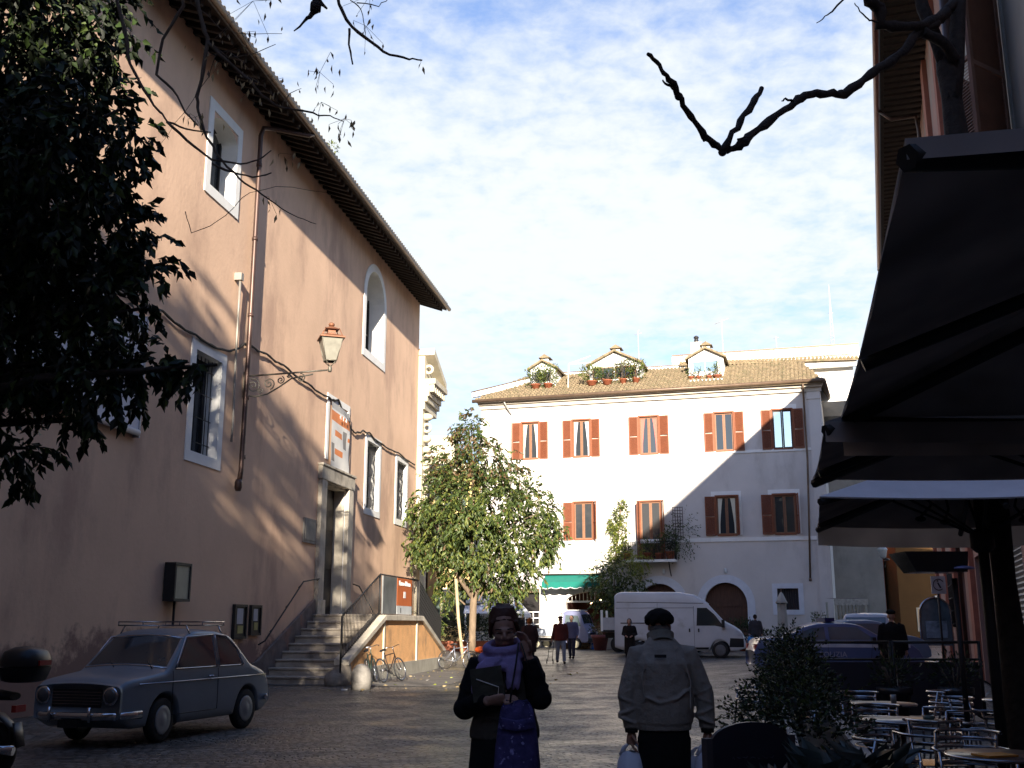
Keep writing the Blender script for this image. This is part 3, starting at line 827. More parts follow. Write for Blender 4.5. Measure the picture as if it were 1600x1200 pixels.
pr.build('plinth', mat('pale_plinth', (.30, .28, .23), .85, var=.2, vscale=2, bump=.4), stc)
pr = MB(LF); pr.box(3.02, 3.14, -2.64, -2.60, .42, 1.70); pr.box(7.0, 7.12, -2.64, -2.60, .42, 1.70)
pr.build('parapet_strip', M_cream, stc)
cpn = MB(LF)
cpn.prism([(-.5, .52), (-.5, .68), (3.0, 1.87), (3.0, 1.70)], -2.70, -2.28)
cpn.box(3.0, 7.66, -2.70, -2.28, 1.70, 1.87)
cpn.prism([(7.66, 1.70), (7.66, 1.87), (11.2, .68), (11.2, .52)], -2.70, -2.28)
cpn.build('coping', M_stone, stc, bevel=.02)
# railings
def rail_run(mb, s0, s1, z0, z1, h, step=.125, y=-2.48, r=.012):
    n = max(2, int(abs(s1 - s0) / step))
    for k in range(n + 1):
        t = k / n; s = s0 + (s1 - s0) * t; z = z0 + (z1 - z0) * t
        mb.tube([(s, y, z), (s, y, z + h)], r, 5)
    mb.tube([(s0, y, z0 + h), (s1, y, z1 + h)], .024, 6)
    mb.tube([(s0, y, z0 + .09), (s1, y, z1 + .09)], .015, 6)
ra = MB(LF); rail_run(ra, -.55, 3.0, .60, 1.87, 1.2); ra.tube([(-.55, -2.48, .1), (-.55, -2.48, 1.80)], .026, 6); ra.build('railing', M_iron, stc, label='black iron railing of the near flight')
ra = MB(LF); ra.tube([(3.0, -2.48, 1.87), (3.0, -2.48, 3.07)], .028, 6); ra.tube([(3.0, -2.48, 3.07), (7.6, -2.48, 3.07)], .026, 6); ra.tube([(7.6, -2.48, 1.87), (7.6, -2.48, 3.07)], .028, 6)
rail_run(ra, 6.6, 7.6, 1.87, 1.87, 1.2); ra.build('railing', M_iron, stc, label='horizontal iron railing round the landing')
ra = MB(LF); rail_run(ra, 7.6, 11.1, 1.87, .60, 1.2); ra.build('railing', M_iron, stc, label='iron railing of the far flight')
ra = MB(LF)   # perforated sheet on the far flight
for i in range(22):
    for j in range(8):
        s = 7.7 + i * .155; z = 1.95 - (s - 7.6) * .363 + j * .14
        ra.box(s, s + .10, -2.52, -2.50, z, z + .14); ra.box(s + .10, s + .155, -2.52, -2.50, z + .06, z + .14)
ra.build('perforated_sheet', M_iron, stc)
hr = MB(LF)
hr.tube([(4.1, -.1, 2.95), (4.0, -.2, 3.0), (2.6, -.2, 2.85), (-.2, -.2, 1.15), (-.4, -.1, 1.05)], .022, 7)
for t in (0.2, .6, .95): hr.tube([(-.2 + t * 2.8, -.2, 1.15 + t * 1.7), (-.2 + t * 2.8, -.1, 1.05 + t * 1.7)], .014, 6)
hr.build('wall_handrail', M_iron, stc)
hr = MB(LF); hr.tube([(7.5, -.2, 2.95), (8.2, -.2, 2.9), (10.9, -.2, 1.6)], .022, 7); hr.build('wall_handrail', M_iron, stc)
# landing boards
gp = MB(LF); gp.box(3.06, 4.62, -2.56, -2.52, 1.90, 3.03); gp.build('board_panel', mat('grey_sheet_panel', (.17, .175, .175), .35, metal=.2, var=.35, vscale=1.6, spec=.5), loc=Lp(3.8, -2.5, 1.9),
     label='plain grey sheet fixed to the landing railing left of the orange sign', cat='panel')
ob = thing('orange_sign', 'orange museum sign board with white lettering on the landing railing', 'sign', Lp(5.6, -2.5, 1.9))
gp = MB(LF); gp.box(4.66, 6.50, -2.56, -2.52, 2.17, 3.03, 0); gp.box(4.66, 6.50, -2.56, -2.52, 1.90, 2.165, 1); gp.box(4.66, 6.50, -2.562, -2.56, 2.80, 2.805, 1)
gp.build('sign_panel', [mat('sign_orange', (.50, .125, .03), .5, var=.08), mat('sign_pale', (.50, .52, .52), .5, var=.08)], ob)
lettering('Museo di Roma', .225, facetext(LF, 5.58, -2.565, 2.87), M_lw, ob)
gp = MB(LF); gp.box(5.46, 5.70, -2.566, -2.56, 2.42, 2.62); gp.build('white_mark', M_lw, ob)
gp = MB(LF); gp.box(5.08, 5.16, -2.566, -2.56, 1.95, 2.10); gp.build('black_mark', M_lk, ob)
# rough stone & bollard at the foot
rs = MB(LF); rs.ell((-.30, -2.48, .30), (.26, .24, .44), n=14, m=10); rs.ell((-.48, -2.3, .14), (.24, .28, .28), n=12, m=8)
rs.build('boulder', mat('rough_rock', (.27, .235, .19), .9, var=.35, vscale=4, bump=1, bscale=8), loc=Lp(-.7, -2.2, 0), label='rough pale block of stone at the foot of the near flight', cat='stone', mods=[('remesh', .05)])
bo = MB(); bo.lathe((-3.78, 27.45, -.02), [(.25, 0), (.26, .25), (.245, .42), (.215, .52), (.15, .60), (.06, .64), (.01, .65)], 20)
bo.build('stone_bollard', M_grey, loc=(-3.78, 27.45, 0), label='round-topped grey stone bollard in front of the staircase foot', cat='bollard')
sc_ = MB(); sc_.cbox((-4.15, 27.1, .02), (.16, .10, .03), .4); sc_.build('paper_scrap', mat('paper_white', (.7, .7, .68), .8), loc=(-4.15, 27.1, 0), label='scrap of white paper on the ground left of the bollard', cat='litter')

# ================================================================ CHURCH beyond the museum
ch = thing('church', 'cream baroque church front with projecting cornice seen edge-on past the pink wall', 'church', Lp(18, 0, 0))
mb = MB(LF)
wall(mb, 16.76, 19.3, -.2, 12.4, [(17.9, 18.9, .3, 3.5, 0)], depth=.4, y=.12)
mb.quad((19.3, .12, -.2), (19.3, 9, -.2), (19.3, 9, 12.4), (19.3, .12, 12.4))
mb.box(16.78, 17.5, -.22, .12, .3, 11.0); mb.box(16.77, 17.6, -.32, .12, .3, 1.3); mb.box(16.77, 17.6, -.32, .12, 4.2, 4.6)
mb.build('wall', M_cream, ch)
MB(LF).box(17.9, 18.9, .5, .55, .3, 3.5).build('door', M_wood, ch)
mb = MB(LF)
mb.box(16.78, 19.2, -.30, .12, 11.0, 11.35); mb.box(16.78, 19.25, -.42, .12, 11.35, 11.6); mb.box(16.78, 19.3, -.78, .12, 12.15, 12.4); mb.box(16.78, 19.25, -.5, .12, 11.6, 12.15)
s = 16.85
while s < 19.1: mb.box(s, s + .16, -.72, -.5, 11.80, 12.15); s += .34
mb.build('cornice', M_cream, ch, bevel=.02)
mb = MB(LF)
mb.prism([(16.78, 12.4), (19.2, 12.4), (16.9, 13.45), (16.78, 13.45)], -.28, .12)
mb.add([(16.78, -.72, 13.50), (19.35, -.72, 12.42), (19.35, -.72, 12.72), (16.78, -.72, 13.80), (16.78, .12, 13.50), (19.35, .12, 12.42), (19.35, .12, 12.72), (16.78, .12, 13.80)],
       [(0, 1, 2, 3), (4, 7, 6, 5), (3, 2, 6, 7), (0, 4, 5, 1), (1, 5, 6, 2), (0, 3, 7, 4)])
mb.build('pediment', M_cream, ch)
mb = MB(LF)
for z, o in ((12.9, -.38), (10.2, -.34), (8.8, -.3), (7.9, -.28)): mb.torus((17.15, o, z), .17, .07, Matrix.Rotation(math.pi / 2, 4, 'Y'), n=16)
for z, r in ((10.7, .32), (9.7, .24), (9.2, .28), (8.4, .20), (7.4, .22), (7.0, .15)): mb.ell((17.2, -.30, z), (.26, r, .18), n=10, m=6)
mb.build('carved_scrolls', M_cream, ch)
sl = thing('street_lamp', 'dark hooded lamp on a short arm at the corner column of the church', 'street lamp', Lp(17.0, -.5, 5.1))
m1 = MB(LF); m1.tube([(17.0, -.2, 5.7), (17.0, -.55, 5.8), (17.0, -.65, 5.65)], .03, 7); m1.build('lamp_arm', M_iron, sl)
m1 = MB(LF); m1.lathe((17.0, -.65, 5.35), [(.22, 0), (.2, .1), (.1, .25), (.04, .34)], 12); m1.build('lamp_shade', M_iron, sl)
m1 = MB(LF); m1.lathe((17.0, -.65, 5.2), [(.06, 0), (.12, .06), (.15, .14)], 12); m1.build('lamp_glass', mat('milk_glass', (.6, .6, .58), .4), sl)

# ================================================================ houses at the far left of the piazza
def far_house(name, label, x0, x1, y, z1, m_wall, wins, m_sh=None, depth=9, roof=True, rot=0.0, base=-.2, cat='house', cols=None):
    t = thing(name, label, cat, ((x0 + x1) / 2, y, 0))
    F = frame((x0, y, 0), (math.cos(rot), math.sin(rot)))
    W_ = x1 - x0
    mb = MB(F); wall(mb, 0, W_, base, z1, [w[:4] for w in wins], depth=.2)
    mb.quad((W_, 0, base), (W_, depth, base), (W_, depth, z1), (W_, 0, z1)); mb.quad((0, depth, base), (0, 0, base), (0, 0, z1), (0, depth, z1)); mb.quad((W_, depth, base), (0, depth, base), (0, depth, z1), (W_, depth, z1))
    mb.build('wall', [m_wall, m_wall], t)
    if roof:
        r = MB(F); r.add([(-.3, -.45, z1), (W_ + .3, -.45, z1), (W_ + .3, depth, z1 + 1.6), (-.3, depth, z1 + 1.6), (-.3, -.45, z1 + .14), (W_ + .3, -.45, z1 + .14), (W_ + .3, depth, z1 + 1.74), (-.3, depth, z1 + 1.74)], [(0, 1, 2, 3), (4, 7, 6, 5), (0, 4, 5, 1), (1, 5, 6, 2), (0, 3, 7, 4)])
        r.build('roof', M_tile, t)
        MB(F).box(0, W_, -.2, .0, z1 - .35, z1 - .02).build('cornice', m_wall, t)
    for w in wins:
        f = MB(F); f.box(w[0] - .1, w[0], -.04, .02, w[2] - .1, w[3] + .1); f.box(w[1], w[1] + .1, -.04, .02, w[2] - .1, w[3] + .1); f.box(w[0], w[1], -.04, .02, w[3], w[3] + .1); f.box(w[0], w[1], -.07, .02, w[2] - .1, w[2])
        wf = f.build('window', M_cream if m_wall is not M_ochre else m_wall, t)
        p = MB(F); p.box(w[0], w[1], .12, .15, w[2], w[3]); p.build('pane', M_glass, wf)
        if m_sh:
            hw_ = (w[1] - w[0]) / 2
            p = MB(F); p.box(w[0] - .12 - hw_, w[0] - .12, -.09, -.045, w[2], w[3]); p.build('shutter', m_sh, wf)
            p = MB(F); p.box(w[1] + .12, w[1] + .12 + hw_, -.09, -.045, w[2], w[3]); p.build('shutter', m_sh, wf)
    return t
M_shg = mat('faded_green_shutter', (.05, .075, .06), .7)
far_house('tan_house', 'tall plain tan building rising left of the white house above the tree', -8.6, -3.75, 68, 13.6, M_cream, [(2.4, 3.3, 9.0, 10.6)], roof=False)
far_house('yellow_house', 'yellow house with a cream cornice half hidden by the piazza tree', -5.0, -.2, 63.5, 10.9, M_yellow, [(.9, 1.7, 1.5, 3.6), (2.7, 3.5, 1.5, 3.6), (.9, 1.7, 5.4, 7.0), (2.7, 3.5, 5.4, 7.0), (.9, 1.7, 8.3, 9.7)], M_shg, roof=False)
far_house('orange_house', 'narrow shaded orange red house between the church and the yellow house', -7.2, -5.1, 61, 8.6, M_red, [(.6, 1.3, 4.6, 6.2), (.6, 1.3, 1.3, 3.2)], None, roof=True)
MB().box(-5.1, -.1, 63.1, 63.5, 10.6, 11.0).build('house_cornice', M_cream, bpy.data.objects['yellow_house'])
# ================================================================ WHITE HOUSE
B0 = (16.4, 55.0, 0.0)
D2 = (0.96327, -0.26852)
WF = frame(B0, D2)          # x = -u : 0 at the right corner, -18.9 at the left
def Wp(x, y, z=0): return tuple(WF @ Vector((x, y, z)))
wh = thing('white_house', 'three storey white house with orange shutters, tiled roof and dormers facing the piazza', 'house', Wp(-9.4, 0, 0))
W_up = [(-2.55, -1.49), (-5.61, -4.58), (-9.72, -8.65), (-13.5, -12.47), (-16.46, -15.44)]
wops = [(a, b, 10.70, 12.82, 0, .22) for a, b in W_up] + [(-2.73, -1.58, 6.20, 8.26, 0, .22), (-5.70, -4.6, 6.20, 8.26, 0, .22), (-9.79, -8.65, 4.95, 8.12, 0, .22),
        (-13.48, -12.40, 6.12, 8.18, 0, .22), (-6.5, -4.3, -.2, 3.73, 1.15, .4), (-9.95, -7.8, -.2, 3.70, 1.0, .4), (-2.76, -1.7, 2.31, 3.40, 0, .25),
        (-13.95, -11.0, -.2, 3.30, .5, .35), (-16.9, -15.45, -.2, 3.29, 0, .3)]
mb = MB(WF)
wall(mb, -18.87, 0, -.2, 14.15, wops, mi=0, rmi=0)
# side faces
sx, sy = .32, 9.0
mb.quad((0, 0, -.2), (sx, sy, -.2), (sx, sy, 14.15), (0, 0, 14.15)); mb.quad((sx, sy, -.2), (-18.87, sy, -.2), (-18.87, sy, 14.15), (sx, sy, 14.15))
mb.quad((-18.87, sy, -.2), (-18.87, 0, -.2), (-18.87, 0, 14.15), (-18.87, sy, 14.15))
mb.box(-.62, -.02, -.06, 0, .2, 13.3); mb.box(-.68, .02, -.10, 0, 13.3, 13.75)
mb.build('wall', [M_wwall, M_wwall], wh)
MB(WF).box(-18.8, -.62, -.05, 0, 10.55, 10.70).box(-18.8, -.62, -.05, 0, 5.86, 6.06).build('string_course', M_white, wh)
MB(WF).box(-18.87, 0, -.04, 0, .2, 1.0).build('plinth', M_wwall, wh)
cn = MB(WF)
cn.box(-18.95, .1, -.14, .02, 13.70, 13.92); cn.box(-19.0, .15, -.28, .02, 13.92, 14.05); cn.box(-19.05, .2, -.42, .02, 14.05, 14.15)
cn.build('cornice', mat('pale_cornice', (.42, .38, .32), .85, var=.1), wh)
gt = MB(WF); gt.tube([(-19.25, -.55, 14.12), (.25, -.55, 14.20)], .10, 10); gt.tube([(.25, -.55, 14.2), (.9, 8.8, 14.25)], .10, 10); gt.build('gutter', M_gutter, wh)
# roof with real rows of rounded tiles
def roofz(y): return 14.22 + (y + .5) * .50
rf = MB(WF)
rf.add([(-19.1, -.5, 14.2), (.2, -.5, 14.2), (-.9, 3.9, roofz(3.9) - .02), (-17.4, 3.9, roofz(3.9) - .02), (-19.1, -.5, 14.05), (.2, -.5, 14.05), (-.9, 3.9, roofz(3.9) - .2), (-17.4, 3.9, roofz(3.9) - .2),
        (.8, 8.8, 14.2)], [(0, 1, 2, 3), (0, 4, 5, 1), (1, 8, 2), (4, 7, 6, 5)])
x = -19.0
while x < .2:
    # clip each row by the sloping hips
    yl = 3.9
    if x < -17.4: yl = -.5 + (x + 19.1) / 1.7 * 4.4
    if x > -.9: yl = -.5 + (.2 - x) / 1.1 * 4.4
    y = -.56; k = 0
    while y < yl - .2:
        y2 = min(y + .36, yl)
        dz = random.uniform(-.012, .012)
        rf.tube([(x, y, roofz(y) + .03 + dz), (x + random.uniform(-.01, .01), y2 + .04, roofz(y2) + .005 + dz)], [.095, .075], 6)
        y += .34; k += 1
    x += .215
rf.build('roof', M_tile, wh)
rk = MB(WF)
rk.add([(-19.25, -.6, 14.35), (-15.6, 3.6, 16.15), (-15.6, 3.6, 16.5), (-19.25, -.6, 14.62), (-19.25, -.4, 14.35), (-15.6, 3.9, 16.15), (-15.6, 3.9, 16.5), (-19.25, -.4, 14.62)],
       [(0, 1, 2, 3), (4, 7, 6, 5), (3, 2, 6, 7), (0, 3, 7, 4)])
rk.box(-15.6, 2.2, 3.9, 4.1, 15.9, 16.55)
rk.build('roof_parapet', M_white, wh)
MB(WF).add([(-19.3, -.65, 14.62), (-15.6, 3.58, 16.5), (-15.6, 3.58, 16.55), (-19.3, -.65, 14.68), (-19.3, -.38, 14.62), (-15.6, 3.92, 16.5), (-15.6, 3.92, 16.55), (-19.3, -.38, 14.68)],
       [(0, 1, 2, 3), (3, 2, 6, 7), (4, 7, 6, 5)]).box(-15.6, 2.2, 3.86, 4.14, 16.55, 16.60).build('parapet_cap', M_gutter, wh)
# upper back block with its own tile strip
ub = thing('upper_storey', 'white attic block with a tiled strip above the right end of the white house', 'building', Wp(-2, 6, 14))
MB(WF).box(-5.6, 2.0, 4.4, 9, 14, 16.15).build('wall', M_white, ub)
r2 = MB(WF)
r2.add([(-7.8, 3.7, 16.62), (2.3, 3.7, 16.30), (2.3, 6.2, 17.1), (-7.8, 6.2, 17.1), (-7.8, 3.7, 16.5), (2.3, 3.7, 16.18)], [(0, 1, 2, 3), (0, 4, 5, 1)])
x = -7.7
while x < 2.3:
    zf = 16.66 - (x + 7.8) / 10.1 * .32
    for q in range(7):
        r2.tube([(x, 3.66 + q * .36, zf + q * (17.13 - zf) / 7), (x, 4.04 + q * .36, zf + (q + 1) * (17.13 - zf) / 7 - .02)], [.095, .075], 6)
    x += .215
r2.build('roof', M_tile, ub)
MB(WF).box(-8.5, 2.5, 6.3, 6.6, 16.9, 17.75).build('roof_parapet', M_white, ub)
MB(WF).box(-8.5, 2.5, 6.25, 6.65, 17.75, 17.82).build('parapet_cap', M_gutter, ub)

# ---- windows
M_shd = mat('orange_shutter_louvre', (.165, .050, .021), .6, var=.1, vscale=6)
def shutter(F, hinge, side, ang, za, zb, w, parent, y=-.03):
    """side -1: hinge at left jamb opening outwards to the left. ang 0 = flat on the wall, 90 = sticking out"""
    a = R(ang)
    M = F @ Matrix.Translation((hinge, y, 0)) @ Matrix.Rotation(a if side < 0 else -a, 4, 'Z')
    m = MB(M); x0, x1 = (-w, 0) if side < 0 else (0, w)
    t0, t1 = -.045, 0
    fw = .055
    zm = za + (zb - za) * .46
    m.box(x0, x0 + fw, t0, t1, za, zb); m.box(x1 - fw, x1, t0, t1, za, zb)
    for z in (za, zm - fw / 2, zb - fw): m.box(x0 + fw, x1 - fw, t0, t1, z, z + fw)
    z = za + fw + .02
    while z < zb - fw - .03:
        if abs(z - zm) > .05:
            m.add([(x0 + fw, t0 + .006, z), (x1 - fw, t0 + .006, z), (x1 - fw, t1 - .006, z + .05), (x0 + fw, t1 - .006, z + .05)], [(0, 1, 2, 3)], 1)
        z += .05
    return m.build('shutter', [M_shut, M_shd], parent)
def casement(xa, xb, za, zb, parent_label, curtain=None, glass=None, l_ang=4, r_ang=4, inner=None, surr=None):
    w0 = MB(WF)   # brown outer frame sits round the opening
    fw = .07
    w0.box(xa - .05, xa + .03, -.035, .10, za, zb + .06); w0.box(xb - .03, xb + .05, -.035, .10, za, zb + .06); w0.box(xa + .03, xb - .03, -.035, .10, zb - .02, zb + .06)
    w0.box(xa + .03, xb - .03, -.06, .10, za - .05, za + .02)
    w = w0.build('window', M_shut, wh, label=parent_label)
    if surr:
        s_ = MB(WF); surround(s_, xa - .02, xb + .02, za, zb + .07, .22, proud=.02, bottom=False, topw=.20); s_.build('window_surround', M_white, w)
    g = MB(WF); c = (xa + xb) / 2
    for (p, q) in ((xa + .03, c - .005), (c + .005, xb - .03)):
        g.box(p, p + fw, .08, .13, za + .02, zb - .02); g.box(q - fw, q, .08, .13, za + .02, zb - .02)
        g.box(p + fw, q - fw, .08, .13, za + .02, za + .10); g.box(p + fw, q - fw, .08, .13, zb - .10, zb - .02)
    g.build('casement', inner or M_frame, w)
    MB(WF).box(xa + .02, xb - .02, .11, .12, za + .03, zb - .03).build('pane', glass or M_glass, w)
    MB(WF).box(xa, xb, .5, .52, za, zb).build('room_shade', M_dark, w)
    if curtain:
        col = curtain
        cm = MB(WF)
        for sg in (-1, 1):
            e = xa + .10 if sg < 0 else xb - .10; mid = c + sg * .07
            n = 10; vs = []
            for j in range(9):
                t = j / 8; z = zb - .08 - t * (zb - za - .15)
                inner_x = e + (e - mid) * (1 - .62 * min(1, t * 1.25)) * .0 + (mid - e) * (.66 - .46 * min(1, t * 1.3) ** .8)
                for i in range(n + 1):
                    u = i / n; vs.append((e + (inner_x - e) * u, .102 - .006 * math.sin(u * 16), z))
            fs = [(j * (n + 1) + i, j * (n + 1) + i + 1, (j + 1) * (n + 1) + i + 1, (j + 1) * (n + 1) + i) for j in range(8) for i in range(n)]
            cm.add(vs, fs, 0, True)
        cm.build('curtain', col, w)
    sw = (xb - xa) / 2 - .02
    if l_ang is not None: shutter(WF, xa - .05, -1, l_ang, za - .02, zb + .0, sw, w)
    if r_ang is not None: shutter(WF, xb + .05, 1, r_ang, za - .02, zb + .0, sw, w)
    return w
CW = mat('white_curtain', (.55, .56, .62), .9, var=.05); CY = mat('cream_curtain', (.62, .60, .48), .9, var=.05); CR = mat('red_curtain', (.50, .13, .10), .9, var=.05)
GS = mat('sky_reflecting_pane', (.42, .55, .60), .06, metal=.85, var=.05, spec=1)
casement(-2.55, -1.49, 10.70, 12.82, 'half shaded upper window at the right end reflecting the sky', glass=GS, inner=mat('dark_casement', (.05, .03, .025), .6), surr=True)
casement(-5.61, -4.58, 10.70, 12.82, 'upper window reflecting branches, second from the right', glass=M_glassb)
casement(-9.72, -8.65, 10.70, 12.82, 'middle upper window with red curtain', curtain=CR)
casement(-13.5, -12.47, 10.70, 12.82, 'upper window with white tied curtains, second from the left', curtain=CW)
casement(-16.46, -15.44, 10.70, 12.82, 'leftmost upper window with cream curtains behind the tree top', curtain=CY)
casement(-2.73, -1.58, 6.20, 8.26, 'shaded first floor window at the right end', l_ang=8, r_ang=78, surr=True)
casement(-5.70, -4.60, 6.20, 8.26, 'shaded first floor window with cream blinds', l_ang=5, r_ang=80, surr=True, curtain=CY)
casement(-13.48, -12.40, 6.12, 8.18, 'sunlit first floor window with one shutter swung open', l_ang=6, r_ang=62)
bw = casement(-9.79, -8.65, 4.95, 8.12, 'tall balcony door of the first floor', l_ang=85, r_ang=70)
# ---- ground floor openings
def archdoor(xa, xb, zt, ah, sw, label):
    s_ = MB(WF); surround(s_, xa, xb, .2, zt, sw, proud=.05, arch=ah, bottom=False)
    w = s_.build('arched_doorway', mat('bluish_white_paint', (.60, .62, .66), .8, var=.06), wh, label=label)
    d = MB(WF)
    K = 16; cx = (xa + xb) / 2; h = (xb - xa) / 2
    arc = [(cx - h * math.cos(math.pi * k / K), zt - ah + ah * math.sin(math.pi * k / K)) for k in range(K + 1)]
    d.prism([(xa, -.1)] + arc + [(xb, -.1)], .36, .42)
    for k in range(1, 8):
        x = xa + (xb - xa) * k / 8; d.box(x - .008, x + .008, .345, .36, .3, zt - ah - .05)
    d.box(xa, xb, .33, .36, zt - ah - .08, zt - ah + .04); d.box(xa, xb, .33, .36, 1.5, 1.6)
    d.build('door', M_wood, w)
archdoor(-6.5, -4.3, 3.73, 1.15, .40, 'arched garage door right of the van roof')
archdoor(-9.95, -7.8, 3.70, 1.0, .42, 'arched doorway behind the white van')
s_ = MB(WF); surround(s_, -2.76, -1.7, 2.31, 3.40, .25, proud=.04); w = s_.build('ground_floor_window', mat('bluish_white_paint', (.6, .62, .66), .8), wh)
MB(WF).box(-2.76, -1.7, .22, .25, 2.31, 3.40).build('pane', M_glass, w)
g = MB(WF)
for k in range(9): g.tube([(-2.68 + k * .118, .06, 2.31), (-2.68 + k * .118, .06, 3.40)], .01, 5)
g.build('grille', M_iron, w)
lg = MB(WF); lg.box(-16.9, -15.45, -.02, 0, 3.29, 3.5); w = lg.build('shop_front', M_gutter, wh, label='dark shop opening with white lattice shutter behind the woman')
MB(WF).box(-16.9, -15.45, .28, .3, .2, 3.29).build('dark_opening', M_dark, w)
lg = MB(WF)
for k in range(5): lg.box(-16.3 + .0, -15.45, .05, .08, .9 + k * .33, .95 + k * .33)
for x in (-16.3, -15.85, -15.50): lg.box(x, x + .05, .04, .05, .5, 2.27)
lg.build('lattice', M_white, w)
# greengrocer's shop: a real recess
sh = MB(WF)
x0, x1, dp, zt = -13.95, -11.0, 3.2, 3.3
sh.quad((x0, .35, .3), (x0, dp, .3), (x0, dp, zt), (x0, .35, zt)); sh.quad((x1, .35, zt), (x1, dp, zt), (x1, dp, .3), (x1, .35, .3))
sh.quad((x0, dp, .3), (x1, dp, .3), (x1, dp, zt), (x0, dp, zt)); sh.quad((x0, .35, zt), (x0, dp, zt), (x1, dp, zt), (x1, .35, zt))
w = sh.build('shop_interior', mat('dim_shop_wall', (.10, .035, .03), .8), wh)
g = MB(WF); 
for k in range(14): g.box(-13.9 + k * .21, -13.87 + k * .21, .20, .23, 2.82, 3.25)
g.box(-13.95, -11, .18, .24, 2.74, 2.84); g.build('fanlight_grille', M_white, w)
M_bulb = mat('lit_bulb', (1, .8, .6), .5, emit=(1, .62, .30), estr=9)
for k, (bx, by, bz) in enumerate(((-12.75, .8, 2.75), (-12.2, .75, 2.85))):
    t = thing('hanging_bulb', ('left' if k == 0 else 'right') + ' of two small lit bulbs under the green awning', 'lamp', Wp(bx, by, bz), group='lit bulbs in the greengrocer doorway')
    m1 = MB(WF); m1.ell((bx, by, bz), (.06, .06, .07)); m1.build('bulb', M_bulb, t)
    m1 = MB(WF); m1.tube([(bx, by, bz + .06), (bx, by, 3.25)], .008, 5); m1.build('wire', M_iron, t)
# green awning
aw = thing('green_awning', 'turquoise green shop awning with scalloped white-edged valance on the white house', 'awning', Wp(-13.6, -.6, 3.6))
M_grn = mat('green_awning_cloth', (.0, .125, .095), .8, var=.06)
m1 = MB(WF)
ax0, ax1 = -15.1, -11.9
m1.quad((ax0, -.95, 3.78), (ax1, -.95, 3.78), (ax1, -.02, 4.22), (ax0, -.02, 4.22)); m1.build('awning_cloth', M_grn, aw)
m1 = MB(WF); nseg = 72; top = [(ax0 + (ax1 - ax0) * k / nseg, -.955, 3.80) for k in range(nseg + 1)]
bot = [(p[0], -.97, 3.52 - .07 * abs(math.sin(k / nseg * math.pi * 6))) for k, p in enumerate(top)]
m1.add(top + bot, [(k, k + 1, nseg + 2 + k, nseg + 1 + k) for k in range(nseg)]); m1.build('valance', M_grn, aw)
m1 = MB(WF); m1.tube(bot, .02, 5); m1.build('valance_edging', M_white, aw)
m1 = MB(WF); m1.tube([(ax0 - .1, -.08, 4.24), (ax1 + .1, -.08, 4.24)], .05, 8); m1.tube([(ax0, -.05, 3.3), (ax0, -.94, 3.78)], .02, 6); m1.tube([(ax1, -.05, 3.3), (ax1, -.94, 3.78)], .02, 6); m1.build('awning_bar', M_iron, aw)
# downpipes
dp_ = MB(WF)
dp_.tube([(-.84, -.5, 14.1), (-.84, -.12, 13.7), (-.84, -.12, 10), (-.95, -.1, 6.9), (-1.07, -.1, 3.9)], .05, 8); dp_.lathe((-1.07, -.1, 3.75), [(.05, 0), (.08, .05), (.06, .15)], 8)
dp_.build('downpipe', M_gutter, wh)
dp_ = MB(WF); dp_.tube([(-17.4, -.5, 14.1), (-17.3, -.3, 13.8), (-17.0, -.14, 13.3), (-17.05, -.12, 12.9), (-17.05, -.1, 8)], .045, 8); dp_.build('downpipe', mat('zinc_pipe', (.3, .28, .25), .5, metal=.3), wh)
for x in (-5.35, -8.6, ):
    t = MB(WF); t.lathe((x, -.12, 4.20), [(.05, 0), (.07, .05), (.07, .22), (.03, .27)], 10); t.box(x - .03, x + .03, -.12, 0, 4.38, 4.44)
    t.build('wall_lamp', mat('pale_fitting', (.6, .6, .58), .5), loc=Wp(x, 0, 4.2), label='small pale spotlight above the ' + ('right hand arched garage door' if x > -6 else 'arched doorway behind the van'), cat='lamp')

# ---- balcony
bal = MB(WF)
bal.box(-10.6, -7.85, -.95, .0, 4.80, 4.93)
balc = bal.build('balcony', M_white, wh)
m1 = MB(WF)
for x in (-10.3, -8.2):
    m1.tube([(x, -.02, 4.1), (x, -.45, 4.35), (x, -.85, 4.79)], .03, 6)
m1.build('balcony_bracket', M_iron, balc)
m1 = MB(WF)
for k in range(24): m1.tube([(-10.55 + k * .116, -.9, 4.93), (-10.55 + k * .116, -.9, 5.85)], .01, 5)
for x in (-10.58, -7.87):
    for k in range(6): m1.tube([(x, -.1 - k * .15, 4.93), (x, -.1 - k * .15, 5.85)], .01, 5)
m1.tube([(-10.58, 0, 5.86), (-10.58, -.9, 5.86), (-7.87, -.9, 5.86), (-7.87, 0, 5.86)], .02, 6); m1.build('balcony_railing', M_iron, balc)
def pot_mb(F, x, y, z, r, h):
    m = MB(F); m.lathe((x, y, z), [(r * .7, 0), (r * .95, h * .8), (r * 1.08, h * .82), (r * 1.08, h), (r * .9, h), (r * .88, h * .9)], 14); return m
def potted(x, y, z, r, h, crown, n, leaf, mats, label, F=None, cat='potted plant', group=None, weights=None, name='potted_plant', potm=None, up=.6):
    F = F or WF
    base = tuple(F @ Vector((x, y, z)))
    t = thing(name, label, cat, base, group=group)
    pot_mb(F, x, y, z, r, h).build('pot', potm or M_terra, t)
    c = F @ Vector((x, y, z + h + crown[2] * .75))
    P_, U_ = clump_points(tuple(c), crown, n, .2)
    leafmesh('foliage', P_, U_ + np.array([0, 0, up]), leaf, mats, parent=t, weights=weights)
    st_ = MB(F); 
    for k in range(4): st_.tube([(x, y, z + h * .8), (x + random.uniform(-.5, .5) * crown[0], y + random.uniform(-.4, .4) * crown[1], z + h + crown[2])], .012, 5)
    st_.build('stem', M_twig, t)
    return t
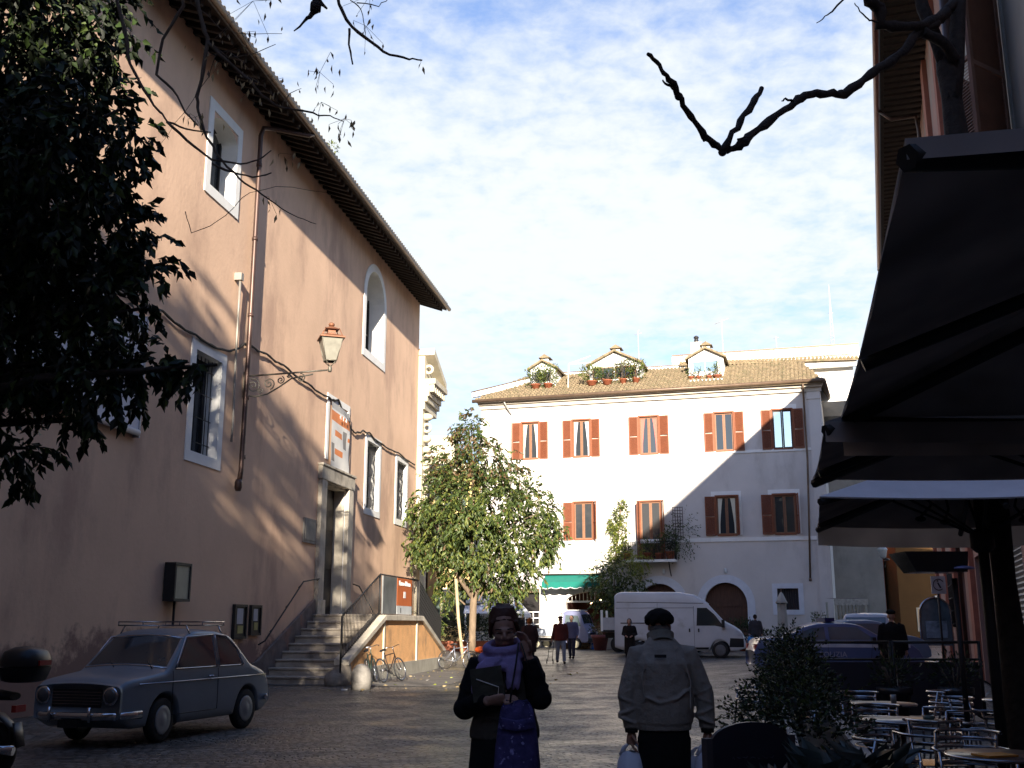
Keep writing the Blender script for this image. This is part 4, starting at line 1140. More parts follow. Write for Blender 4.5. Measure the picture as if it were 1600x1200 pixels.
potted(-9.35, -.72, 4.94, .22, .36, (.30, .25, .35), 160, .14, [L_md, L_lt], 'terracotta pot of small shrubs at the middle of the balcony', group='pots on the balcony')
potted(-8.15, -.60, 4.94, .26, .42, (.45, .35, .75), 420, .14, [L_dk, L_md], 'dark bushy shrub in a pot at the right end of the balcony', group='pots on the balcony')
potted(-10.42, -.72, 4.94, .20, .36, (.25, .22, .3), 120, .12, [L_lt, L_md], 'small potted plant at the left end of the balcony', group='pots on the balcony')
potted(-8.75, -.74, 4.94, .19, .34, (.30, .2, .55), 220, .13, [L_br, L_md], 'reddish leaved potted plant in front of the balcony door', group='pots on the balcony')
c = Wp(-9.85, -1.15, 4.95)
A_, D_, T_ = sprigs(c, (.55, .35, .55), 90, 10, .6, .1, gravity=1.0, shell=.1)
leafmesh('trailing_plant', A_, D_, .11, [L_yl, L_lt], loc=c, weights=[3, 1], label='bright yellow green trailing plant spilling over the balcony edge', cat='plant')
# climber on the wall left of the balcony door
A_ = []; D_ = []
for (x, z, r, n) in [(-10.75, 8.0, .22, 45), (-10.8, 7.5, .40, 90), (-11.15, 7.0, .42, 95), (-10.9, 6.5, .5, 120), (-11.3, 6.6, .35, 60), (-10.9, 5.9, .48, 120), (-11.2, 5.3, .42, 100), (-10.8, 5.4, .35, 80), (-11.4, 4.7, .35, 70)]:
    a, u = clump_points(Wp(x, -.22, z), (r, .2, r), n * 2, .2); A_ += list(a); D_ += list(u + np.array([-.1, -.4, -.2]))
cl = thing('climbing_plant', 'sunlit climbing plant on the white wall left of the balcony door', 'climber', Wp(-11, -.2, 4.4))
leafmesh('foliage', A_, D_, .15, [L_lt, L_yl, L_md], parent=cl, weights=[3, 2, 3])
m1 = MB(WF); m1.tube([(-11.4, -.1, .4), (-11.3, -.12, 3), (-11.2, -.1, 5), (-10.9, -.1, 7), (-10.8, -.1, 8)], .03, 6); m1.build('stem', M_bark, cl)
tr = MB(WF)
for k in range(5): tr.box(-7.95 + k * .13, -7.92 + k * .13, -.72, -.70, 5.9, 7.7)
for k in range(11): tr.box(-7.95, -7.40, -.74, -.72, 5.95 + k * .17, 5.98 + k * .17)
tr.build('trellis', mat('dark_trellis', (.05, .03, .025), .7), loc=Wp(-7.7, -.7, 5.9), label='small dark trellis standing at the right end of the balcony', cat='trellis')
c = Wp(-7.55, -.7, 6.2)
A_, D_, T_ = sprigs(c, (.6, .35, .9), 80, 8, .7, .1, gravity=.4, shell=.1)
leafmesh('balcony_creeper', A_, D_, .11, [L_dk, L_md], loc=c, label='wispy dark creeper spreading right of the balcony trellis', cat='plant')

# ---- dormers
def dormer(xc, w, label, plants, vent=True, wins=1, yb=1.55, hh=1.0):
    zb = roofz(yb) - .1
    t = thing('roof_dormer', label, 'dormer', Wp(xc, yb, zb), group='dormers on the white house roof')
    zf = zb + hh + .15
    m = MB(WF); x0, x1 = xc - w / 2, xc + w / 2
    pk = zf + w * .20 + .12
    m.prism([(x0, zb), (x1, zb), (x1, zf), (xc, pk), (x0, zf)], yb, yb + 2.3); m.build('wall', M_white, t)
    r = MB(WF)
    for sg in (-1, 1):
        e = xc + sg * (w / 2 + .18)
        ez = zf - .07
        r.add([(e, yb - .25, ez), (xc, yb - .25, pk + .03), (xc, yb - .25, pk + .15), (e, yb - .25, ez + .12), (e, yb + 2.3, ez), (xc, yb + 2.3, pk + .03), (xc, yb + 2.3, pk + .15), (e, yb + 2.3, ez + .12)],
              [(0, 1, 2, 3), (4, 7, 6, 5), (3, 2, 6, 7), (0, 4, 5, 1), (0, 3, 7, 4)])
    r.build('roof', M_tile, t)
    n = wins
    for k in range(n):
        a = x0 + .18 + (w - .36) * k / n; b = x0 + .18 + (w - .36) * (k + 1) / n - .08
        f = MB(WF); f.box(a, b, yb - .05, yb - .005, zb + .3, zb + hh + .02); wn_ = f.build('window', M_frame if wins > 1 else M_white, t)
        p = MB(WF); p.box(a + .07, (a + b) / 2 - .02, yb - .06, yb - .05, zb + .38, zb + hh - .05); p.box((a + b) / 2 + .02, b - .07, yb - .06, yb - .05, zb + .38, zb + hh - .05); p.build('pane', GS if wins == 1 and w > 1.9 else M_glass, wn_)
    if vent:
        v = MB(WF); v.box(xc - .22, xc + .22, yb + .4, yb + .9, pk, pk + .28); v.build('chimney', M_white, t)
        v = MB(WF); v.add([(xc - .36, yb + .3, pk + .35), (xc + .36, yb + .3, pk + .35), (xc, yb + .3, pk + .58), (xc - .36, yb + 1.1, pk + .35), (xc + .36, yb + 1.1, pk + .35), (xc, yb + 1.1, pk + .58)], [(0, 1, 2), (3, 5, 4), (0, 2, 5, 3), (1, 4, 5, 2), (0, 3, 4, 1)]); v.build('chimney_cap', M_tile, t)
    return zb, pk
zb, pk = dormer(-15.55, 1.5, 'small white roof dormer at the left end with overgrown front', 1)
potted(-15.85, .95, roofz(.95) + .02, .28, .28, (.62, .35, .62), 520, .13, [L_md, L_dk, L_lt], 'leafy plant in a terracotta trough before the left dormer', group='pots on the roof')
potted(-15.1, .95, roofz(.95) + .02, .26, .28, (.62, .35, .72), 520, .13, [L_md, L_lt], 'second leafy plant before the left dormer, on its right', group='pots on the roof')
zb, pk = dormer(-11.25, 3.0, 'broad low roof dormer in the middle draped with plants', 1, wins=2, yb=1.5)
potted(-12.5, .9, roofz(.9) + .02, .30, .28, (.7, .35, .6), 560, .13, [L_md, L_lt], 'bushy green pot left of the wide middle dormer', group='pots on the roof')
potted(-11.6, .9, roofz(.9) + .02, .28, .28, (.5, .25, .45), 280, .12, [L_md, L_dk], 'low terracotta pot under the left window of the middle dormer', group='pots on the roof')
potted(-10.7, .95, roofz(.95) + .02, .22, .28, (.6, .35, .8), 560, .13, [L_dk, L_br, L_lt], 'straggly shrub between the middle dormer windows', group='pots on the roof')
potted(-9.95, .95, roofz(.95) + .02, .22, .28, (.55, .35, .65), 480, .13, [L_dk, L_lt], 'shrub at the right side of the middle dormer', group='pots on the roof')
zb, pk = dormer(-6.05, 1.95, 'roof dormer at the right with paired panes and potted plants on its sill', 1, yb=1.6)
t = MB(WF); t.box(-7.0, -5.1, .75, 1.5, roofz(.75) - .05, roofz(.75) + .06); t.build('sill_shelf', M_white, bpy.data.objects['roof_dormer.002'])
for k, (x, r, l) in enumerate(((-6.85, .17, 'leftmost small pot on the shelf of the right dormer'), (-6.45, .15, 'second small pot on the shelf of the right dormer'), (-5.85, .15, 'third small pot on the shelf of the right dormer'), (-5.4, .22, 'largest pot at the right end of the right dormer shelf'))):
    potted(x, 1.05, roofz(.75) + .065, r, .25, (.2, .18, .3 if k < 3 else .5), 60 if k < 3 else 160, .12, [L_md, L_lt], l, group='pots on the roof')
ck = MB(WF); ck.box(-6.95, -6.35, 2.5, 3.1, 16.0, 17.55); chs = ck.build('chimney_stack', M_white, loc=Wp(-6.6, 2.8, 16), label='white chimney with a dark pot behind the right hand dormer', cat='chimney')
m1 = MB(WF); m1.lathe((-6.65, 2.8, 17.55), [(.2, 0), (.14, .12), (.10, .28), (.15, .3), (.15, .38), (.05, .45)], 10); m1.build('chimney_pot', M_iron, chs)
# pergola-like rods left of the middle dormer
m1 = MB(WF); m1.tube([(-13.9, 1.0, 16.35), (-12.7, 1.6, 16.9)], .03, 5); m1.tube([(-13.9, 1.0, 16.35), (-12.6, 1.2, 16.4)], .025, 5); m1.tube([(-13.85, .6, roofz(.6)), (-13.85, .9, 16.35)], .03, 5)
m1.build('awning_frame', M_white, loc=Wp(-13.3, 1, 15), label='thin pale rods of a folded awning left of the middle dormer', cat='frame')
# antennas
def antenna(x, y, z0, h, arms, label, lat=False):
    t = thing('tv_antenna', label, 'antenna', Wp(x, y, z0), group='aerials on the roofs')
    m = MB(WF)
    if lat:
        for dx in (-.12, .12): m.tube([(x + dx, y, z0), (x, y, z0 + h)], .014, 4)
        for k in range(16):
            zz = z0 + h * k / 17; w_ = .12 * (1 - k / 17); m.tube([(x - w_, y, zz), (x + w_, y, zz + .12)], .010, 4)
    else: m.tube([(x, y, z0), (x, y, z0 + h)], .022, 5)
    m.build('mast', mat('pale_aerial', (.5, .5, .5), .5, metal=.3), t)
    m = MB(WF)
    for (dz, l, ang) in arms:
        m.tube([(x - l / 2 * math.cos(ang), y, z0 + dz - l / 2 * math.sin(ang)), (x + l / 2 * math.cos(ang), y, z0 + dz + l / 2 * math.sin(ang))], .016, 4)
    m.build('aerial_arm', mat('pale_aerial', (.5, .5, .5), .5), t)
antenna(-10.3, 4.5, 16.4, 2.6, [(2.45, .45, .2), (2.6, .25, 1.0)], 'short forked aerial above the middle dormer')
antenna(-5.3, 5.0, 16.4, 3.1, [(3.0, .9, .35)], 'thin aerial with one slanting arm right of the chimney')
antenna(1.05, 6.4, 17.0, 4.6, [(2.8, .3, 0), (1.4, .25, 0), (.6, .5, .3), (4.0, .1, 0)], 'tall thin lattice aerial at the right end of the roofs', True)
antenna(-2.2, 6.4, 17.7, .9, [(.8, .3, .2)], 'tiny aerial on the attic parapet')

# ---- bushy small tree against the house between shop and van
vt = thing('bushy_tree', 'dark bushy tree between the green awning and the white van', 'tree', Wp(-11.0, -1.6, .33))
m1 = MB(WF); m1.tube([(-10.9, -1.5, .3), (-10.85, -1.5, 1.6), (-10.9, -1.4, 2.6), (-11.1, -1.2, 3.6)], [.11, .09, .07, .05], 8); m1.tube([(-10.88, -1.5, 1.5), (-11.5, -1.3, 2.4)], [.06, .04], 6); m1.build('trunk', M_bark, vt)
A_ = []; D_ = []
for (x, z, r, n) in [(-11.4, 4.5, .5, 30), (-10.8, 4.2, .6, 40), (-12.0, 3.9, .5, 34), (-11.6, 3.2, .75, 60), (-10.6, 3.3, .8, 66), (-11.5, 2.4, .65, 52), (-10.8, 2.5, .65, 52), (-9.9, 3.6, .5, 34), (-10.0, 2.9, .5, 30)]:
    a, d, _ = sprigs(Wp(x, -1.4, z), (r, .6, r), n, 9, .55, .1, gravity=.9, shell=.2); A_ += a; D_ += d
leafmesh('crown', A_, D_, .17, [L_dk, L_md, L_lt], parent=vt, weights=[4, 3, 1.4])
# ================================================================ RIGHT-HAND BUILDING
RF = frame((17.49, 44.0, 0), (-.3253, -.9456))       # x runs from the far end towards the camera
RH_ = 17.2
rb = thing('corner_building', 'tall dusty pink building with deep dark eaves along the right edge above the cafe canopies', 'building', (12, 28, 0))
rops = [(7.0, 9.6, 1.5, 3.8, 0), (24.6, 27.9, .05, 3.3, 0), (18.5, 21.0, .05, 3.2, 0), (22.3, 23.7, 8.2, 11.0, 0), (27.0, 28.4, 8.2, 11.0, 0), (30.6, 32.2, 7.6, 10.6, 0), (31.4, 33.0, 12.0, 14.6, 0), (15.5, 16.9, 8.2, 11, 0), (9.0, 10.3, 8.2, 11, 0), (2.5, 3.8, 8.2, 11, 0), (2.5, 3.8, 4.6, 6.8, 0), (12.6, 14.6, .05, 3.1, 0)]
mb = MB(RF)
wall(mb, 0, 34.4, -.2, RH_, rops, depth=.3)
mb.quad((0, 14, -.2), (0, 0, -.2), (0, 0, RH_), (0, 14, RH_)); mb.quad((34.4, 14, -.2), (0, 14, -.2), (0, 14, RH_), (34.4, 14, RH_))
mb.build('wall', [M_rbl, M_rbl], rb)
mb = MB(RF)
mb.add([(-1.0, -1.2, RH_), (36, -1.2, RH_), (36, 8, RH_ + 3), (-1.0, 8, RH_ + 3), (-1.0, -1.2, RH_ + .2), (36, -1.2, RH_ + .2), (36, 8, RH_ + 3.2), (-1.0, 8, RH_ + 3.2)], [(0, 1, 2, 3), (4, 7, 6, 5), (0, 4, 5, 1), (0, 3, 7, 4)])
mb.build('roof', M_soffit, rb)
mb = MB(RF); x = -.8
while x < 34: mb.box(x, x + .12, -1.1, .0, RH_ - .07, RH_ - .003); x += .38
mb.build('rafters', M_soffit, rb)
MB(RF).tube([(-1.1, -1.3, RH_ + .03), (36, -1.3, RH_ + .03)], .09, 10).build('gutter', mat('reddish_gutter', (.16, .06, .05), .45, metal=.3), rb)
pc = MB(RF)
pc.tube([(15, -1.25, RH_), (15, -.9, RH_ - .35), (15.0, -.2, RH_ - .35), (15.0, -.14, RH_ - .8), (15.0, -.14, .2)], .06, 8)
pc.tube([(26.0, -.14, RH_ - .3), (26.0, -.14, 3.4)], .10, 8); pc.tube([(29.2, -.12, RH_ - .3), (29.2, -.12, 4)], .055, 8)
pc.build('downpipe', M_pipe, rb)
pc = MB(RF)
for a, b in ((0, .7), (6.0, 6.5), (11.2, 11.9), (17.3, 18.2), (21.4, 22.0)): pc.box(a, b, -.12, 0, .2, RH_ - .2)
pc.build('pilaster', mat('brick_red_pilaster', (.34, .12, .075), .85, var=.15), rb)
pc = MB(RF); pc.box(24.0, 34.4, -.01, -.004, 4.2, RH_ - .16)
pc.build('plaster_repair', mat('grey_cream_plaster', (.36, .34, .29), .9, var=.12, vscale=.6, dirt=((.34, .20, .17), .5, .52, .7, (1, 1, .5))), rb)
M_shb = mat('faded_brown_shutter', (.20, .105, .07), .7, var=.12)
for (a, b, z0, z1, *_r) in rops:
    if z0 < 4: continue
    f = MB(RF); f.box(a - .09, a, -.05, 0, z0 - .1, z1 + .1); f.box(b, b + .09, -.05, 0, z0 - .1, z1 + .1); f.box(a, b, -.05, 0, z1, z1 + .1); f.box(a, b, -.09, 0, z0 - .1, z0)
    w = f.build('window', M_greyw, rb)
    MB(RF).box(a, b, .2, .23, z0, z1).build('pane', M_glass, w)
    hw_ = (b - a) / 2
    for side, hx, ang in ((-1, a - .02, 28), (1, b + .02, 38)):
        M = RF @ Matrix.Translation((hx, -.06, 0)) @ Matrix.Rotation(R(ang) if side < 0 else -R(ang), 4, 'Z')
        m = MB(M); x0, x1 = (-hw_, 0) if side < 0 else (0, hw_)
        m.box(x0, x0 + .07, -.05, 0, z0, z1); m.box(x1 - .07, x1, -.05, 0, z0, z1)
        for z in (z0, (z0 + z1) / 2, z1 - .07): m.box(x0 + .07, x1 - .07, -.05, 0, z, z + .07)
        z = z0 + .1
        while z < z1 - .12:
            if abs(z - (z0 + z1) / 2) > .08: m.add([(x0 + .07, -.045, z), (x1 - .07, -.045, z), (x1 - .07, -.008, z + .055), (x0 + .07, -.008, z + .055)], [(0, 1, 2, 3)])
            z += .055
        m.build('shutter', M_shb, w)
# ground floor: grille window, rolling shutters
w = MB(RF).box(7.0, 9.6, .25, .28, 1.5, 3.8).build('barred_window', M_glass, rb)
g = MB(RF)
for k in range(6): g.tube([(7.0, -.05, 1.6 + k * .42), (9.6, -.05, 1.6 + k * .42)], .02, 5)
for k in range(7): g.tube([(7.1 + k * .4, -.05, 1.5), (7.1 + k * .4, -.05, 3.8)], .015, 5)
g.build('grille', M_iron, w)
for (a, b, z1, nm, mt) in ((24.6, 27.9, 3.3, 'rolling_shutter', mat('grey_roller', (.22, .225, .24), .45, metal=.4, var=.1)), (18.5, 21.0, 3.2, 'shop_doorway', M_dark), (12.6, 14.6, 3.1, 'shop_doorway', M_wood)):
    m = MB(RF)
    if nm == 'rolling_shutter':
        z = .05
        while z < z1 - .01:
            m.add([(a, .17, z), (b, .17, z), (b, .12, z + .05), (a, .12, z + .05), (b, .17, z + .10), (a, .17, z + .10)], [(0, 1, 2, 3), (3, 2, 4, 5)]); z += .10
    else: m.box(a, b, .26, .3, .05, z1)
    m.build(nm, mt, rb)
far_r = far_house
far_house('grey_house', 'plain shaded grey house just right of the white house', 19.0, 22.2, 64, 15.0, M_greyw, [(1.6, 2.4, 8.0, 9.6)], None, rot=.0)
far_house('ochre_house', 'dim orange ochre house at the end of the right hand street', 24.5, 31.5, 82, 16, M_ochre, [(1.2, 2.3, 1.0, 4.0), (1.2, 2.2, 6.2, 8.2), (4.5, 5.4, 6.2, 8.2)], None)
far_house('amber_house', 'paler amber house wall at the end of the street, right of the ochre one', 26.6, 30.5, 74, 15, mat('amber_plaster', (.12, .06, .017), .9, var=.12, vscale=.8), [(1.2, 2.0, 1.2, 2.6)], None)
far_house('brown_house', 'dark brown red house front beside the street lantern', 22.3, 26.4, 76, 15, M_red, [(.6, 1.6, .6, 3.2), (2.6, 3.4, 4.4, 6.0)], None)
sl = thing('street_lantern', 'small wall lantern on a bracket against the dim ochre houses of the street', 'street lamp', (21.5, 61.0, 5))
m1 = MB(); m1.tube([(22.3, 64, 5.3), (21.6, 61.2, 5.2), (20.9, 60.2, 5.25)], .05, 6); m1.tube([(22.3, 64, 4.9), (21.3, 61.0, 5.0)], .03, 6); m1.build('bracket', M_iron, sl)
m1 = MB(); m1.lathe((20.9, 60.2, 5.2), [(.10, 0), (.20, .1), (.27, .45), (.30, .5), (.2, .62), (.05, .75)], 10); m1.build('lamp_glass', mat('grey_glass', (.45, .45, .42), .3), sl)
# near block, outside the frame on the right, that shades the piazza
nbk = MB(); nbk.box(6.3, 20, -32, 11.4, -.2, RH_); nbk.build('side_block', M_rbl, loc=(10, -10, 0), label='long dusty pink block running on behind the camera on the right', cat='building')
nbk = MB(); nbk.box(5.15, 6.3, -32, 11.4, RH_, RH_ + .2); nbk.build('eaves', M_soffit, bpy.data.objects['side_block'], )
# houses behind the camera
rr = thing('south_house', 'plain house closing the piazza behind the camera', 'house', (-12, -25, 0))
F_ = frame((5.4, -25, 0), (-1, 0))
m = MB(F_); wall(m, 0, 42, -.2, 15.6, [(3 + 4 * k, 4.2 + 4 * k, z, z + 2, 0) for k in range(9) for z in (5.2, 9.6)], depth=.2); m.quad((0, 10, -.2), (0, 0, -.2), (0, 0, 15.6), (0, 10, 15.6)); m.quad((42, 0, -.2), (42, 10, -.2), (42, 10, 15.6), (42, 0, 15.6)); m.quad((42, 10, -.2), (0, 10, -.2), (0, 10, 15.6), (42, 10, 15.6)); m.build('wall', [M_rbl, M_rbl], rr)
m = MB(F_); m.add([(-.4, -.8, 15.6), (42.4, -.8, 15.6), (42.4, 5, 17.2), (-.4, 5, 17.2), (42.4, 10.5, 15.6), (-.4, 10.5, 15.6)], [(0, 1, 2, 3), (3, 2, 4, 5)]); m.build('roof', M_tile, rr)
m = MB(F_)
for k in range(9):
    for z in (5.2, 9.6): m.box(3 + 4 * k, 4.2 + 4 * k, .16, .19, z, z + 2)
m.build('panes', M_glass, rr)

m = MB(F_); m.box(-.9, 4.4, 0, 9, -.2, 21.6); m.box(-.9, 2.8, 1, 8, 21.6, 23.4); m.box(9.1, 19.5, 0.2, 9, 15.6, 20.2); m.build('shade_blocks', M_rbl, rr)  # unseen blocks added to this house, raised to shade ground, people and wall
# tall plane trees behind the camera (their crowns shade the pink wall)
def big_tree(x, y, clumps, n, label, zt=14, tr=.35):
    t = thing('plane_tree', label, 'tree', (x, y, 0), group='tall trees behind the camera')
    m = MB(); m.tube([(x, y, 0), (x + .1, y, 4), (x - .1, y, 8), (x, y, zt)], [tr, tr * .8, tr * .6, tr * .25], 10)
    for c in clumps: m.tube([(x, y, min(7, c[2] - 2)), ((x + c[0]) / 2, (y + c[1]) / 2, (c[2] + 7) / 2), (c[0], c[1], c[2])], [.14, .1, .04], 6)
    m.build('trunk', M_bark, t)
    A_ = []; U_ = []
    for (cx, cy, cz, r) in clumps:
        a, u = clump_points((cx, cy, cz), (r, r * 1.3, r), int(n * r * r), .1); A_.append(a); U_.append(u)
    leafmesh('crown', np.concatenate(A_), np.concatenate(U_), .34, [L_dk, L_md], parent=t, width=.8)
big_tree(-7.0, -5, [(-6.9, -5, 16.2, 1.6), (-5.6, -5.2, 17.6, 1.35), (-4.6, -5, 16.6, 1.25), (-8.4, -4.8, 15.6, 1.7), (-10.2, -5, 15.2, 1.9), (-6.6, -5.2, 13.3, 2.0), (-4.7, -4.6, 13.6, 1.5), (-8.8, -5, 12.8, 2.0), (-4.3, -5, 15.2, .9), (-6.0, -5, 10.6, 1.8), (-4.4, -4.6, 11.0, 1.3), (-8.6, -5, 10, 2.0), (-3.8, -5, 12.4, .7)], 210, 'tall leafy tree behind the camera on the left side of the piazza', zt=17)
big_tree(-12.5, -8, [(-12, -8, 14, 2.4), (-14.5, -8, 13, 2.4), (-11, -8, 11, 2.2), (-13.5, -8, 9.5, 2.2)], 150, 'broad leafy tree behind the camera against the pink building', zt=15)

# ================================================================ LEFT FOREGROUND EVERGREEN
CL = [(-4.04,7.48,6.31,0.58),(-3.72,7.97,6.61,0.47),(-3.28,7.88,6.32,0.26),(-3.97,8.07,6.08,0.53),(-4.26,8.10,5.63,0.58),(-3.22,7.20,5.18,0.42),(-3.08,7.65,5.57,0.21),(-3.03,8.18,5.58,0.16),(-3.65,7.51,4.81,0.53),(-3.33,7.79,4.92,0.32),(-3.17,8.28,5.19,0.18),(-3.86,7.85,4.41,0.58),(-3.56,8.44,4.62,0.42),(-2.91,7.94,4.72,0.16),(-2.77,8.05,4.43,0.17),(-2.95,7.74,4.16,0.24),(-3.78,8.12,3.97,0.47),(-3.48,8.49,4.08,0.39),(-2.87,7.97,4.03,0.17),(-4.14,8.29,3.70,0.47),(-3.58,8.07,3.64,0.32),(-2.98,7.68,3.54,0.26),(-2.85,8.13,3.45,0.18),(-2.50,8.02,3.60,0.12),(-2.25,7.83,3.53,0.06),(-2.94,7.66,3.24,0.15),(-3.29,8.19,3.18,0.09),(-3.92,7.94,3.10,0.32),(-3.75,8.10,2.93,0.12),(-3.93,8.20,2.80,0.13),(-2.83,8.10,3.65,0.21),
      (-4.7,8.0,6.2,.8),(-4.9,8.2,5.0,.9),(-4.8,8.0,3.9,.8),(-5.4,8.3,5.6,1.1),(-4.5,8.1,7.4,1.0),(-5.3,8.1,4.0,.9),(-4.5,8.9,5.2,.7),(-4.3,8.9,4.2,.6)]
et = thing('evergreen_tree', 'dark glossy leaved evergreen tree filling the upper left in front of the pink wall', 'tree', (-5.0, 8.0, 0))
m = MB()
m.tube([(-5.0, 8.0, 0), (-4.95, 8.0, 1.6), (-5.0, 8.05, 3.0), (-4.8, 8, 4.4), (-4.6, 8, 6.2)], [.17, .14, .12, .09, .05], 10)
for c in CL[:31:2]: m.tube([(-4.9, 8.0, c[2] * .6 + 1.0), ((c[0] - 4.9) / 2, c[1], c[2] * .8 + .6), (c[0], c[1], c[2])], [.06, .04, .012], 6)
m.build('trunk', M_barkd, et)
A_ = []; D_ = []; T_ = []
for (cx, cy, cz, r) in CL:
    if cx > -3.35: cx -= .17
    ntw = int((8 + 150 * r * r + 50 * r) * (.55 if cz < 4.2 and cx > -4.0 else 1))
    a, d, t = sprigs((cx, cy, cz), (r, r, r), ntw, 12, .15 + .40 * r, .09, gravity=.95, shell=.15)
    A_ += a; D_ += d; T_ += t
leafmesh('crown', A_, D_, .098, [L_blk, L_dk, L_md], parent=et, weights=[6, 3, .7], width=.50, fold=.35)
m = MB()
for t in T_[::4]: m.tube(t[::3] + [t[-1]], .005, 3, cap=False)
m.build('twigs', M_barkd, et)

# ================================================================ PIAZZA TREE
CT = [(-1.78,44.58,9.90,0.48),(-1.75,43.81,9.07,0.64),(-2.73,44.62,8.25,0.75),(-1.07,43.87,8.32,0.85),(-2.06,45.05,7.76,0.95),(-0.14,44.78,7.72,0.72),(-3.36,43.28,6.46,0.68),(-2.09,43.13,6.31,1.05),(-0.66,43.32,6.33,1.11),(0.68,44.89,6.78,0.68),(1.25,43.91,6.13,0.50),(1.80,44.12,5.23,0.37),(-3.84,43.84,6.12,0.32),(-2.91,44.02,5.09,1.00),(-1.58,43.73,4.80,1.21),(0.00,43.64,4.80,1.05),(1.25,44.13,4.70,0.55),(-3.57,44.10,4.57,0.47),(-2.15,44.89,3.82,0.80),(-0.80,44.44,3.67,0.95),(0.40,44.71,3.68,0.60),(-2.64,44.37,2.99,0.36),(-0.27,44.81,2.95,0.58),(-3.98,44.12,4.83,0.26),(-2.92,43.58,7.42,0.47),(0.94,44.64,5.67,0.62)]
pt = thing('piazza_tree', 'leafy tree with pale forked trunk and green brown crown in the piazza', 'tree', (-1.6, 44.0, .2))
m = MB()
m.tube([(-1.60, 44, .1), (-1.61, 44, 1.2), (-1.58, 44, 2.3), (-1.55, 44, 2.9)], [.17, .145, .15, .13], 10)
m.tube([(-1.58, 44, 2.6), (-2.2, 43.9, 3.5), (-2.7, 43.9, 4.6), (-3.2, 43.8, 5.8)], [.11, .09, .06, .03], 8)
m.tube([(-1.55, 44, 2.7), (-1.0, 44.1, 3.7), (-.4, 44.2, 4.9), (.5, 44.3, 6.2)], [.11, .09, .06, .03], 8)
m.tube([(-1.57, 44, 2.8), (-1.7, 44.1, 4.5), (-1.6, 44, 6.5), (-1.75, 44, 9.3)], [.10, .08, .06, .02], 8)
for c in CT: m.tube([(-1.6 + (c[0] + 1.6) * .3, 44, c[2] - c[3] * .9 - .3), (c[0], c[1], c[2])], [.04, .012], 5)
m.build('trunk', M_bark, pt)
A_ = []; D_ = []; brs = []
for i, (cx, cy, cz, r) in enumerate(CT):
    ntw = int(16 + 125 * r * r)
    a, d, t = sprigs((cx, cy, cz), (r, r, r * .95), ntw, 12, .62, .1, gravity=.9, shell=.25)
    (brs if cz > 7.4 else A_).extend(zip(a, d))
leafmesh('crown', [q[0] for q in A_], [q[1] for q in A_], .185, [L_md, L_dk, L_lt, L_br], parent=pt, weights=[5, 2.4, 2.8, .25], width=.42)
leafmesh('upper_crown', [q[0] for q in brs], [q[1] for q in brs], .175, [L_md, L_dk, L_br, L_lt], parent=pt, weights=[2.5, 3, 2.6, .8], width=.42, label='sparser top of the crown with brownish leaves')
sk_ = MB(); sk_.tube([(-1.93, 43.4, .05), (-2.16, 43.5, 1.85), (-2.28, 43.6, 3.4)], .065, 8)
sk_.build('tree_stake', mat('pale_stake_wood', (.40, .31, .19), .85, var=.2), loc=(-1.93, 43.4, 0), label='pale wooden stake leaning beside the trunk of the piazza tree', cat='stake')

# ================================================================ BARE TREES
def limb(m, pts, r0, r1, n=8, knob=0.0):
    P2 = []
    k = len(pts)
    for i in range(k - 1):
        for q in range(3):
            t = q / 3; p = Vector(pts[i]).lerp(Vector(pts[i + 1]), t)
            p += Vector([random.gauss(0, .004 + knob * .003) for _ in range(3)]); P2.append(p)
    P2.append(Vector(pts[-1]))
    kk = len(P2)
    m.tube(P2, [(r0 + (r1 - r0) * i / (kk - 1)) * (1 + random.uniform(-.12, .14) * (1 + knob)) for i in range(kk)], n)
bt = thing('pollarded_tree', 'bare pollarded tree with thick knobbly dark branches reaching over from the right', 'tree', (4.4, 9.5, 0))
m = MB(); limb(m, [(4.42, 9.55, 0), (4.35, 9.5, 2), (4.36, 9.5, 4.5), (4.34, 9.5, 6.4), (4.30, 9.5, 7.2)], .12, .10, 12, .5)
limb(m, [(4.33, 9.5, 6.6), (4.5, 9.5, 7.7), (4.7, 9.6, 8.8)], .09, .05, 8); limb(m, [(4.32, 9.5, 6.9), (4.1, 9.45, 7.6), (4.0, 9.4, 8.4)], .08, .05, 8)
m.build('trunk', M_barkd, bt)
m = MB()
limb(m, [(4.45,9.5,7.72),(4.28,9.4,7.5),(4.15,9.3,7.32),(3.93,9.2,7.19),(3.73,9.1,6.92),(3.51,9.0,6.73),(3.26,8.9,6.51),(3.02,8.8,6.32),(2.88,8.7,6.25),(2.71,8.6,6.21),(2.54,8.5,6.12),(2.42,8.4,5.99),(2.21,8.3,5.79),(2.02,8.2,5.61),(1.9,8.1,5.48),(1.83,8.1,5.44),(1.72,8.0,5.38)], .044, .030, 8, 1)
limb(m, [(1.74,8.0,5.37),(1.65,8.0,5.43),(1.53,7.9,5.49),(1.43,7.8,5.58),(1.34,7.7,5.68),(1.27,7.6,5.76),(1.19,7.5,5.8),(1.13,7.5,5.88),(1.05,7.4,5.9)], .028, .017, 8, 1)
limb(m, [(1.71,8.0,5.36),(1.81,8.0,5.53),(1.95,8.1,5.74),(2.06,8.2,5.93),(2.15,8.3,6.1)], .028, .026, 8, 1)
limb(m, [(1.31,7.7,5.75),(1.22,7.6,5.75),(1.19,7.6,5.79)], .014, .006, 6)
limb(m, [(1.58, 8, 5.46), (1.56, 8, 5.52), (1.53, 8, 5.55)], .012, .004, 5); limb(m, [(2.44, 8.4, 6.02), (2.38, 8.4, 6.05), (2.34, 8.4, 6.03)], .014, .005, 5); limb(m, [(1.86, 8.05, 5.5), (1.96, 8.05, 5.52)], .010, .005, 5)
